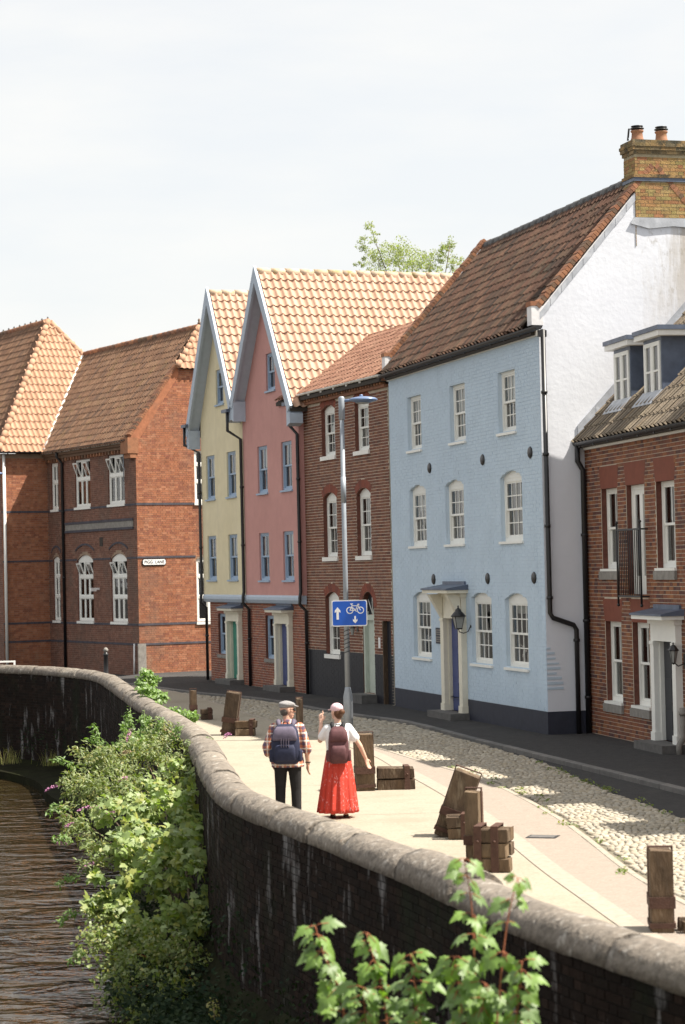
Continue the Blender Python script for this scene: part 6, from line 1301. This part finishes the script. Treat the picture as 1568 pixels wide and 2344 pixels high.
# foreground sycamore saplings
def sapling(label, pts, leafpx, Y, leafsize):
    t = thing('sycamore_sapling', label, 'sapling', (0, 0, 0), 0, 'sycamore saplings below the bridge')
    P = [atdepth(u, v, Y + dy) for (u, v, dy) in pts]; P = smooth([tuple(p) for p in P], 4) if len(P) > 2 else P
    base = Vector(P[-1]) + Vector((.05, .3, -2.2)); MB().tube([base] + [Vector(p) for p in reversed(P)], [.008] + [.0065 - .0035 * i / len(P) for i in range(len(P))], 6).build('stem', M['stem_red'], t)
    me = cached('sapleaf', lambda: (lambda mb: mb.mesh('leaf', M['leaf_fresh']))(_rich()))
    for (u, v, dy, du, dv, s) in leafpx:
        a = atdepth(u, v, Y + dy); d = atdepth(u + du, v + dv, Y + dy + random.uniform(-.05, .05)) - a
        tdir = Vector(d) + Vector((0, random.uniform(-.06, .06), 0)); tdir.normalize(); up = Vector((random.uniform(-.3, .5), random.uniform(-.75, -.15), random.uniform(.5, 1.0))); nrm = (up - tdir * up.dot(tdir)).normalized(); bt = tdir.cross(nrm); sz = leafsize * s
        o = put('leaf', me, t); tip = a + tdir * (.35 * sz)
        o.matrix_local = Matrix(((bt.x * sz, tdir.x * sz, nrm.x * sz, tip.x), (bt.y * sz, tdir.y * sz, nrm.y * sz, tip.y), (bt.z * sz, tdir.z * sz, nrm.z * sz, tip.z), (0, 0, 0, 1)))
        MB().tube([a, a.lerp(tip, .6) + Vector((0, 0, .01)), tip + tdir * .3 * sz], .0025, 4).build('petiole', M['stem_red'], t)
def _rich():
    mb = MB(); mb.v = [(x, y, z * 1.8 - .30 * y * y) for x, y, z in MAPR[0]]; mb.f = list(MAPR[1]); mb.m = [0] * len(mb.f); mb.sm = [True] * len(mb.f); return mb
def leafset(stem, n, spread, seed, top=True):
    rg = random.Random(seed); out = []
    n = int(n * (1.5 if stem[0][1] > 2050 else .95))
    for i in range(n):
        f = i / max(1, n - 1); k = f * (len(stem) - 1); j = min(int(k), len(stem) - 2); w = k - j; u = stem[j][0] + (stem[j + 1][0] - stem[j][0]) * w; v = stem[j][1] + (stem[j + 1][1] - stem[j][1]) * w
        for sg in (-1, 1): out.append((u, v, rg.uniform(-.12, .12), sg * rg.uniform(.5, 1) * spread, rg.uniform(-.15, .8) * spread, rg.uniform(.55, 1.2)))
        if i % 3 < 2: out.append((u, v, -.1, rg.uniform(-.4, .4) * spread, rg.uniform(.1, .6) * spread, rg.uniform(.5, .9)))
    return out
for (lab, st, n, sp, Y, sz, sd_) in (
    ('sycamore sapling with drooping top leaves crossing the coping stones', [(1062, 1965, 0), (1078, 2060, 0), (1085, 2170, 0), (1092, 2360, 0)], 9, 74, 13.6, .128, 1),
    ('sycamore sapling with a drooping crown before the three high timber stack', [(1185, 2010, 0), (1165, 2090, 0), (1150, 2200, 0), (1135, 2370, 0)], 7, 74, 13.3, .128, 2),
    ('sycamore sapling with bright leaf pairs nearest the bank', [(722, 2120, 0), (742, 2190, 0), (775, 2270, 0), (800, 2380, 0)], 8, 69, 14.2, .128, 3),
    ('sycamore sapling standing between two taller leafy stems', [(838, 2135, 0), (860, 2210, 0), (880, 2290, 0), (890, 2390, 0)], 8, 69, 14.0, .128, 4),
    ('broad low sycamore sapling with pale sunlit leaves', [(940, 2185, 0), (950, 2260, 0), (955, 2330, 0), (960, 2400, 0)], 8, 74, 13.8, .14, 5),
    ('low sycamore sapling beside the mortared wall bricks', [(1040, 2190, 0), (1050, 2260, 0), (1060, 2340, 0), (1060, 2420, 0)], 8, 76, 13.5, .14, 6),
    ('short leafy sycamore sapling close under the coping', [(1195, 2200, 0), (1190, 2270, 0), (1180, 2340, 0), (1175, 2420, 0)], 8, 74, 13.2, .14, 7),
    ('wide low sycamore sapling spreading in the corner of the wall', [(1110, 2250, 0), (1105, 2300, 0), (1100, 2350, 0), (1095, 2420, 0)], 6, 85, 13.4, .14, 8),
    ('low spreading sycamore sapling with pale undersides by the dark bank', [(830, 2260, 0), (835, 2310, 0), (840, 2360, 0), (845, 2430, 0)], 6, 85, 13.9, .14, 9)):
    sapling(lab, st, leafset(st, n, sp, sd_), Y, sz)
# tall tree behind the roofs
tr = thing('birch_tree', 'airy pale green birch tree rising behind the orange tiled roof', 'tree', (3.4, 88, 0))
MB().tube([(0, 0, 0), (.1, 0, 5), (-.1, 0, 10), (0, 0, 15.5)], [.22, .18, .12, .04], 8).build('trunk', M['bark'], tr)
TB = []
for (u, v, r, n) in ((850, 525, .35, 90), (842, 560, .45, 170), (865, 590, .6, 300), (905, 575, .75, 420), (945, 590, .7, 380), (985, 600, .6, 300), (1018, 580, .5, 230), (1030, 560, .35, 110), (1042, 600, .4, 140), (900, 630, .9, 420), (960, 640, .9, 400), (1010, 640, .7, 240), (850, 640, .6, 200), (930, 700, 1.3, 400), (830, 600, .3, 60)): TB.append((u, v, 88 + random.uniform(-.8, .8), r * 1.0, r, r * .85, int(n * 1.25), .075))
X = blobs(TB, QUA, None, tr, '', up=.2, out=.5, rnd_=.8, droop=.9); X[:, :, 3] -= np.array([3.4, 88, 0]); scatter('crown', QUA[0], QUA[1], M['leaf_birch'], X, tr)
for (u, v, r, n) in ((850, 525, 0, 0), (905, 575, 0, 0), (945, 590, 0, 0), (985, 600, 0, 0), (1030, 560, 0, 0), (865, 590, 0, 0), (1042, 600, 0, 0)): stem_to(tr, (0, 0, 10 + random.uniform(0, 3)), Vector(atdepth(u, v, 88)) - Vector((3.4, 88, 0)), .05, M['bark'], .4, 'branch')
# tufts of grass between cobbles and weeds at the wall
gt = []
for k in range(46):
    y = random.uniform(24, 40); xx = poly_x(CF_, y) if random.random() < .6 else poly_x(CN_, y)
    if xx: gt.append(leaf_frames((xx + random.gauss(0, .10), y, .01), (.09, .10, .025), 24, .045, shell=.1, up=.6, out=.4))
gg = scatter('cobble_weeds', QUA[0], QUA[1], M['leaf_small'], np.concatenate(gt), None); gg['label'] = 'low weeds and grass growing along the edges of the cobbles'; gg['category'] = 'weeds'

# ================================================================ two walkers
defm('skin', [(.56, .33, .24)], rough=.55, namt=.10, nscale=20, spec=.3)
defm('skin_fair', [(.64, .40, .30)], rough=.55, namt=.10, nscale=20, spec=.3)
defm('hair_grey', [(.10, .085, .075)], rough=.7, namt=.3, nscale=60)
defm('hair_brown', [(.11, .05, .025)], rough=.6, namt=.3, nscale=60)
defm('cloth_grey', [(.27, .26, .26)], rough=.9, namt=.15, nscale=60)
defm('cloth_black', [(.018, .017, .018)], rough=.9, namt=.3, nscale=15)
defm('cloth_white', [(.80, .80, .80)], rough=.9, namt=.04)
defm('cloth_pink', [(.74, .52, .56)], rough=.9, namt=.1)
defm('pack_navy', [(.022, .026, .055)], rough=.75, namt=.25, nscale=20)
defm('pack_mauve', [(.13, .11, .155)], rough=.75, namt=.2, nscale=20)
defm('pack_maroon', [(.105, .045, .05)], rough=.7, namt=.25, nscale=20)
defm('pack_black', [(.02, .02, .022)], rough=.7, namt=.25, nscale=20)
defm('shoe', [(.05, .04, .035)], rough=.7)
def plaid_mat():
    m = bpy.data.materials.new('plaid'); m.use_nodes = True; N, L = m.node_tree.nodes, m.node_tree.links; b = N['Principled BSDF']; b.inputs['Roughness'].default_value = .9
    tc_ = N.new('ShaderNodeTexCoord'); sp = N.new('ShaderNodeSeparateXYZ'); L.new(tc_.outputs['Object'], sp.inputs[0]); col = None
    def band(sock, freq, lo, hi, off):
        a = N.new('ShaderNodeMath'); a.operation = 'MULTIPLY_ADD'; a.inputs[1].default_value = freq; a.inputs[2].default_value = off; L.new(sock, a.inputs[0])
        f = N.new('ShaderNodeMath'); f.operation = 'FRACT'; L.new(a.outputs[0], f.inputs[0]); g = N.new('ShaderNodeMath'); g.operation = 'COMPARE'; g.inputs[1].default_value = (lo + hi) / 2; g.inputs[2].default_value = (hi - lo) / 2; L.new(f.outputs[0], g.inputs[0]); return g.outputs[0]
    base = (.50, .22, .12, 1)
    for (axis, freq, lo, hi, off, c, k) in (('X', 9, .0, .32, 5, (.07, .06, .12, 1), .75), ('Z', 9, .0, .32, 5, (.07, .06, .12, 1), .7), ('X', 9, .45, .60, 5, (.78, .72, .66, 1), .75), ('Z', 9, .45, .60, 5, (.78, .72, .66, 1), .75), ('X', 9, .78, .86, 5, (.45, .08, .04, 1), .6), ('Z', 9, .78, .86, 5, (.45, .08, .04, 1), .6)):
        x = N.new('ShaderNodeMixRGB'); f = band(sp.outputs[axis], freq, lo, hi, off); mu = N.new('ShaderNodeMath'); mu.operation = 'MULTIPLY'; mu.inputs[1].default_value = k; L.new(f, mu.inputs[0]); L.new(mu.outputs[0], x.inputs[0])
        if col is None: x.inputs[1].default_value = base
        else: L.new(col, x.inputs[1])
        x.inputs[2].default_value = c; col = x.outputs[0]
    L.new(col, b.inputs['Base Color']); return m
M['plaid'] = plaid_mat()
def skirt_mat():
    m = bpy.data.materials.new('skirt_print'); m.use_nodes = True; N, L = m.node_tree.nodes, m.node_tree.links; b = N['Principled BSDF']; b.inputs['Roughness'].default_value = .7
    tc_ = N.new('ShaderNodeTexCoord'); mp_ = N.new('ShaderNodeMapping'); mp_.inputs['Scale'].default_value = (1, 1, .5); L.new(tc_.outputs['Object'], mp_.inputs[0])
    n1 = N.new('ShaderNodeTexNoise'); n1.inputs['Scale'].default_value = 55; n1.inputs['Detail'].default_value = 3; n2 = N.new('ShaderNodeTexNoise'); n2.inputs['Scale'].default_value = 7; L.new(mp_.outputs[0], n1.inputs[0]); L.new(mp_.outputs[0], n2.inputs[0])
    ad = N.new('ShaderNodeMath'); ad.operation = 'MULTIPLY_ADD'; ad.inputs[1].default_value = .45; L.new(n2.outputs['Fac'], ad.inputs[0]); L.new(n1.outputs['Fac'], ad.inputs[2])
    r_ = N.new('ShaderNodeValToRGB'); r_.color_ramp.elements[0].position = .86; r_.color_ramp.elements[0].color = (.54, .042, .022, 1); r_.color_ramp.elements[1].position = .90; r_.color_ramp.elements[1].color = (.66, .26, .26, 1); L.new(ad.outputs[0], r_.inputs[0]); L.new(r_.outputs[0], b.inputs['Base Color']); return m
M['skirt'] = skirt_mat()

class Body(MB):
    def cap(s, p0, p1, r0, r1, n=10):
        p0, p1 = Vector(p0), Vector(p1); d = (p1 - p0); L_ = d.length; t = d.normalized(); pts = []; rs = []
        for k in (0, 1, 2): a = math.pi / 2 * k / 3 + .15; pts.append(p0 - t * r0 * math.cos(a)); rs.append(r0 * math.sin(a))
        pts += [p0, p1]; rs += [r0, r1]
        for k in (2, 1, 0): a = math.pi / 2 * k / 3 + .15; pts.append(p1 + t * r1 * math.cos(a)); rs.append(r1 * math.sin(a))
        return s.tube(pts, rs, n)
    def ell(s, c, r, rot=(0, 0, 0), n=14):
        E = Euler(rot).to_matrix(); b0 = len(s.v); K = 8
        for i in range(K + 1):
            a = math.pi * (i + (.06 if i == 0 else (-.06 if i == K else 0))) / K
            for k in range(n): th = 2 * math.pi * k / n; s.v.append(tuple(Vector(c) + E @ Vector((r[0] * math.sin(a) * math.cos(th), r[1] * math.sin(a) * math.sin(th), -r[2] * math.cos(a)))))
        for i in range(K):
            for k in range(n): k2 = (k + 1) % n; s.f.append((b0 + i * n + k, b0 + i * n + k2, b0 + (i + 1) * n + k2, b0 + (i + 1) * n + k)); s.m.append(0); s.sm.append(True)
        s.f.append(tuple(b0 + k for k in range(n))[::-1]); s.f.append(tuple(b0 + K * n + k for k in range(n))); s.m += [0, 0]; s.sm += [True, True]; return s
    def loft(s, rings, n=24, sq=1.0, fold=None):
        b0 = len(s.v)
        for i, (z, cx, cy, rx, ry) in enumerate(rings):
            for k in range(n):
                th = 2 * math.pi * k / n; c, q = math.cos(th), math.sin(th); f = 1.0 if fold is None else 1 + fold(th, z)
                s.v.append((cx + f * rx * math.copysign(abs(c) ** sq, c), cy + f * ry * math.copysign(abs(q) ** sq, q), z))
        for i in range(len(rings) - 1):
            for k in range(n): k2 = (k + 1) % n; s.f.append((b0 + i * n + k, b0 + i * n + k2, b0 + (i + 1) * n + k2, b0 + (i + 1) * n + k)); s.m.append(0); s.sm.append(True)
        s.f.append(tuple(b0 + k for k in range(n))[::-1]); s.f.append(tuple(b0 + (len(rings) - 1) * n + k for k in range(n))); s.m += [0, 0]; s.sm += [True, True]; return s
    def hand(s, w, d, side, curl=.5, point=None, r=.0088):
        """palm and five fingers from wrist w along direction d; side = direction of the thumb"""
        d, side = Vector(d).normalized(), Vector(side).normalized(); nrm = d.cross(side).normalized(); w = Vector(w)
        s.cap(w, w + d * .03, .022, .024); 
        for k in range(4):
            x = (1.5 - k) * .019; L_ = (.072, .080, .074, .058)[k]; a = w + d * .02 + side * x * .7; b = w + d * .085 + side * x; s.cap(a, b, .014, .0125)
            cu = curl if not (point == k) else 0.05; p = b; dd = d.copy()
            for seg in (.42, .32, .26): dd = (dd + nrm * cu * .7).normalized(); q = p + dd * L_ * seg; s.cap(p, q, r * 1.1, r); p = q
        t0 = w + d * .025 + side * .026; t1 = t0 + (d * .55 + side * .75).normalized() * .042; t2 = t1 + (d * .9 + side * .3).normalized() * .036; s.cap(t0, t1, .013, .011); s.cap(t1, t2, .0105, .009); return s
    def fused(s, name, mt, parent, voxel=.008, it=4):
        me = s.mesh(name, mt); o = bpy.data.objects.new(name + '_tmp', me); COL.objects.link(o); r_ = o.modifiers.new('r', 'REMESH'); r_.mode = 'VOXEL'; r_.voxel_size = voxel; q = o.modifiers.new('s', 'SMOOTH'); q.factor = .5; q.iterations = it
        dg = bpy.context.evaluated_depsgraph_get(); m2 = bpy.data.meshes.new_from_object(o.evaluated_get(dg)); bpy.data.objects.remove(o); bpy.data.meshes.remove(me); m2.name = name
        m2.materials.clear(); m2.materials.append(mt); m2.polygons.foreach_set('use_smooth', [True] * len(m2.polygons)); return put(name, m2, parent)
def head(B, c, f, neck, s=1.0):
    """skull, jaw, nose, brow, lips, ears; f = direction the face looks"""
    f = Vector(f).normalized(); l = Vector((0, 0, 1)).cross(f).normalized(); c = Vector(c); a = math.atan2(f.y, f.x); E = (0, 0, a); P = lambda x, y, z: c + (f * x + l * y + Vector((0, 0, z))) * s
    B.ell(P(-.012, 0, .025), (.098 * s, .078 * s, .098 * s), E); B.ell(P(.03, 0, -.035), (.062 * s, .058 * s, .085 * s), E); B.ell(P(.055, 0, -.095), (.032 * s, .036 * s, .026 * s), E)
    B.cap(P(.088, 0, .018), P(.112, 0, -.022), .009 * s, .014 * s); B.ell(P(.083, 0, -.062), (.018 * s, .026 * s, .012 * s), E); B.ell(P(.078, 0, .035), (.02 * s, .055 * s, .012 * s), E)
    for sg in (-1, 1): B.ell(P(-.005, sg * .080, -.005), (.022 * s, .010 * s, .034 * s), E); B.ell(P(.055, sg * .035, -.02), (.02 * s, .02 * s, .02 * s), E)
    B.cap(Vector(neck), P(-.02, 0, -.06), .056 * s, .052 * s); return P
def eyes(P, parent, mt):
    for sg in (-1, 1): q = P(.084, sg * .033, .012); Body().ell((0, 0, 0), (.008, .010, .007)).build('eye', mt, parent, q)
def rsq(z, cx, cy, rx, ry): return (z, cx, cy, rx, ry)

# ---- man in flat cap
man = thing('person', 'person in grey flat cap, plaid shirt and black trousers walking with a navy rucksack', 'person', (-.86, 31.2, 0), R(-4), 'walkers on the quay')
B = Body(); P = head(B, (.01, .03, 1.60), (.93, .36, -.04), (0, .01, 1.40))
B.loft([(.86, 0, 0, .15, .10), (1.0, 0, 0, .165, .11), (1.2, 0, .0, .185, .115), (1.34, 0, 0, .18, .10), (1.42, 0, .0, .09, .07)])
for sg in (-1, 1): B.cap((sg * .095, .0, .88), (sg * .11, .02, .48), .085, .058); B.cap((sg * .11, .02, .48), (sg * .115, -.01 * sg, .09), .056, .038); B.cap((sg * .115, -.02, .05), (sg * .13, .16, .035), .038, .032)
B.cap((-.19, 0, 1.35), (-.285, -.05, 1.10), .05, .042); B.cap((-.285, -.05, 1.10), (-.225, .05, .88), .042, .030); B.hand((-.225, .05, .88), (.25, .25, -1), (.5, .8, .2), .4)
B.cap((.19, 0, 1.35), (.275, -.02, 1.08), .05, .043); B.cap((.275, -.02, 1.08), (.285, .05, .83), .042, .029); B.hand((.285, .05, .83), (-.02, .12, -1), (-.35, .9, .1), .35)
B.fused('body', M['skin'], man, .0075)
T = Body(); T.loft([(.84, 0, 0, .185, .125), (.92, 0, 0, .185, .13), (1.0, 0, 0, .175, .12)])
for sg in (-1, 1): T.cap((sg * .095, 0, .86), (sg * .112, .02, .48), .105, .078); T.cap((sg * .112, .02, .48), (sg * .118, -.005, .10), .078, .068)
T.fused('trousers', M['cloth_black'], man, .012, 3)
S = Body(); fo = lambda th, z: .035 * math.sin(7 * th + 9 * z) * max(0, (1.25 - z)) * 2
S.loft([(.80, 0, -.01, .235, .155), (.88, 0, -.01, .232, .155), (1.0, 0, 0, .215, .145), (1.2, 0, 0, .225, .145), (1.33, 0, 0, .215, .125), (1.40, 0, 0, .15, .10), (1.45, 0, .01, .075, .075), (1.475, 0, .015, .072, .075)], 32, fold=fo)
S.cap((-.185, 0, 1.355), (-.29, -.05, 1.08), .075, .066); S.cap((-.29, -.05, 1.10), (-.275, -.02, 1.0), .066, .062); S.cap((.185, 0, 1.355), (.28, -.02, 1.07), .075, .066); S.cap((.28, -.02, 1.07), (.282, .0, 1.03), .068, .066)
S.fused('shirt', M['plaid'], man, .010, 3)
Body().ell(P(-.045, 0, -.015), (.062, .078, .075), (0, 0, math.atan2(.36, .93))).fused('hair', M['hair_grey'], man, .008, 2)
C = Body(); a = math.atan2(.36, .93); C.ell(P(-.012, 0, .082), (.122, .098, .048), (0, R(6), a)); C.ell(P(.02, 0, .098), (.10, .09, .035), (0, R(14), a)); C.ell(P(.115, 0, .062), (.055, .07, .010), (0, R(12), a)); C.ell(P(-.03, 0, .055), (.10, .09, .03), (0, 0, a)); C.fused('flat_cap', M['cloth_grey'], man, .007, 3)
eyes(P, man, M['cloth_black'])
gl = MB()
for sg in (-1, 1): gl.tube([P(.098, sg * (.035 + .022 * math.cos(t)), .012 + .018 * math.sin(t)) for t in np.linspace(0, 6.28, 12)], .0035, 5); gl.tube([P(.095, sg * .058, .016), P(-.0, sg * .084, .018)], .0035, 5)
gl.build('glasses', M['cloth_black'], man)
for sg in (-1, 1): Body().loft([(0, 0, 0, .048, .13), (.03, 0, 0, .05, .135), (.06, 0, -.01, .045, .115), (.10, 0, -.05, .04, .06)], 16).build('shoe', M['shoe'], man, (sg * .12, .05, 0), (0, 0, -sg * R(8)))
MB().tube([(.287 + .034 * math.cos(t), .043 + .034 * math.sin(t), .855) for t in np.linspace(0, 6.28, 12)], .008, 5).build('watch', M['cloth_black'], man)
def rucksack(name, label, owner, c, w, h, dp, mtop, mlow, mstrap, group, stripes=None):
    W = XF[owner]; t = thing(name, label, 'rucksack', (W @ Vector(c))[:], owner.rotation_euler.z, group); hw, hd = w / 2, dp / 2
    Body().loft([(0.0, 0, .02, hw * .70, hd * .7), (.02, 0, .01, hw * .86, hd * .88), (h * .25, 0, 0, hw, hd), (h * .6, 0, 0, hw * .97, hd * .98), (h * .84, 0, .02, hw * .86, hd * .84), (h * .95, 0, .035, hw * .66, hd * .62), (h, 0, .05, hw * .38, hd * .4)], 28, .62).build('main_bag', mlow, t)
    Body().loft([(h * .08, 0, 0, hw * .62, .03), (h * .12, 0, -.01, hw * .72, .045), (h * .40, 0, -.01, hw * .72, .05), (h * .50, 0, 0, hw * .6, .035)], 24, .6).build('front_pocket', mlow, t, (0, -hd * .92, 0))
    Body().loft([(h * .60, 0, 0, hw * .80, .02), (h * .66, 0, -.005, hw * .86, .035), (h * .86, 0, .01, hw * .76, .035), (h * .95, 0, .03, hw * .55, .02)], 24, .6).build('top_pocket', mtop, t, (0, -hd * .86, 0))
    for sg in (-1, 1):
        Body().loft([(h * .06, 0, 0, .025, hd * .6), (h * .1, 0, 0, .035, hd * .7), (h * .34, 0, 0, .035, hd * .72), (h * .36, 0, 0, .03, hd * .7)], 14, .7).build('side_pocket', mlow, t, (sg * hw * .97, .01, 0))
        MB().tube([(sg * hw * .42, hd * .6, h * .82), (sg * hw * .50, hd * .95, h * 1.0), (sg * hw * .54, hd * 1.25, h * 1.06), (sg * hw * .58, hd * 2.0, h * 1.03)], [.028, .032, .034, .03], 8).build('shoulder_strap', mstrap, t)
        MB().tube([(sg * hw * .8, hd * .7, h * .12), (sg * hw * 1.1, hd * 1.3, h * .3)], .012, 6).build('webbing', mstrap, t)
    MB().tube([(-.035, hd * .5, h * .98), (-.03, hd * .3, h * 1.05), (.03, hd * .3, h * 1.05), (.035, hd * .5, h * .98)], .009, 6).build('grab_handle', M['pack_black'], t)
    for k in range(stripes or 0): MB().box(-hw * .25 + k * hw * .17, -hw * .25 + k * hw * .17 + .010, -hd * 1.02 - .052, -hd * 1.02 - .03, h * .44, h * .66).build('zip_stripe', M['pack_mauve'], t)
    return t
rucksack('rucksack', 'navy and mauve rucksack on the back of the person in plaid', man, (0, -.245, .86), .41, .56, .22, M['pack_mauve'], M['pack_navy'], M['pack_mauve'], 'rucksacks on the walkers', 4)
# ---- woman in white top and long red skirt
wom = thing('person', 'person in pink cap, white top and long red patterned skirt with one arm raised', 'person', (-.14, 31.75, 0), R(2), 'walkers on the quay')
B = Body(); P = head(B, (-.01, .03, 1.53), (-.62, .78, .02), (0, .01, 1.33), .95)
B.loft([(.86, 0, 0, .15, .10), (1.0, 0, 0, .135, .095), (1.16, 0, .0, .155, .105), (1.28, 0, 0, .155, .09), (1.35, 0, .0, .075, .065)])
for sg in (-1, 1): B.cap((sg * .085, .0, .86), (sg * .09, .02, .46), .085, .052); B.cap((sg * .09, .02, .46), (sg * .09, -.01, .09), .05, .034); B.cap((sg * .09, -.02, .045), (sg * .10, .14, .03), .034, .028)
B.cap((.16, 0, 1.30), (.325, -.03, 1.02), .044, .036); B.cap((.325, -.03, 1.02), (.40, .02, .84), .036, .026); B.hand((.40, .02, .84), (.32, .1, -1), (.6, .7, .3), .18)
B.cap((-.16, 0, 1.29), (-.255, .03, 1.12), .045, .040); B.cap((-.255, .03, 1.12), (-.235, .17, 1.375), .039, .026); B.hand((-.235, .17, 1.375), (.02, .15, 1), (.85, -.5, .1), .95, 0)
B.fused('body', M['skin_fair'], wom, .0075)
S = Body(); S.loft([(.96, 0, 0, .17, .125), (1.05, 0, 0, .175, .13), (1.18, 0, 0, .19, .135), (1.28, 0, 0, .185, .115), (1.335, 0, 0, .12, .09), (1.365, 0, .01, .07, .07)], 30, fold=lambda th, z: .03 * math.sin(6 * th + 12 * z) * max(0, 1.2 - z) * 3)
S.cap((.15, 0, 1.295), (.245, -.015, 1.15), .068, .072); S.cap((-.15, 0, 1.29), (-.225, .02, 1.17), .066, .066); S.fused('t_shirt', M['cloth_white'], wom, .010, 3)
sk = Body(); rg_ = []
for i in range(15): f = i / 14; rg_.append((1.0 - .92 * f, -.0 - .02 * f, .0, .16 + .125 * f ** .85, .12 + .13 * f))
sk.loft(rg_, 96, fold=lambda th, z: (.10 * math.sin(13 * th + 1.2 * math.sin(3 * th)) + .04 * math.sin(29 * th + 1)) * max(0, (1.0 - z)) ** .8); sk.build('skirt', M['skirt'], wom)
C = Body(); a = math.atan2(.78, -.62); C.ell(P(-.008, 0, .052), (.105, .088, .078), (0, 0, a)); C.ell(P(.105, 0, .028), (.07, .07, .008), (0, R(10), a)); C.fused('baseball_cap', M['cloth_pink'], wom, .007, 3)
H = Body(); H.ell(P(-.05, 0, -.02), (.062, .078, .075), (0, 0, a)); H.ell(P(-.115, -.01, .0), (.042, .048, .045), (0, 0, a)); H.ell(P(-.06, 0, -.075), (.035, .05, .04), (0, 0, a)); H.fused('hair', M['hair_brown'], wom, .007, 2)
eyes(P, wom, M['cloth_black'])
for sg in (-1, 1): Body().loft([(0, 0, 0, .040, .12), (.02, 0, 0, .042, .122), (.045, 0, -.02, .036, .09)], 16).build('shoe', M['shoe'], wom, (sg * .095, .05, 0))
rucksack('rucksack', 'maroon and black rucksack on the back of the person in red', wom, (0, -.215, .80), .30, .53, .19, M['pack_maroon'], M['pack_maroon'], M['pack_black'], 'rucksacks on the walkers')
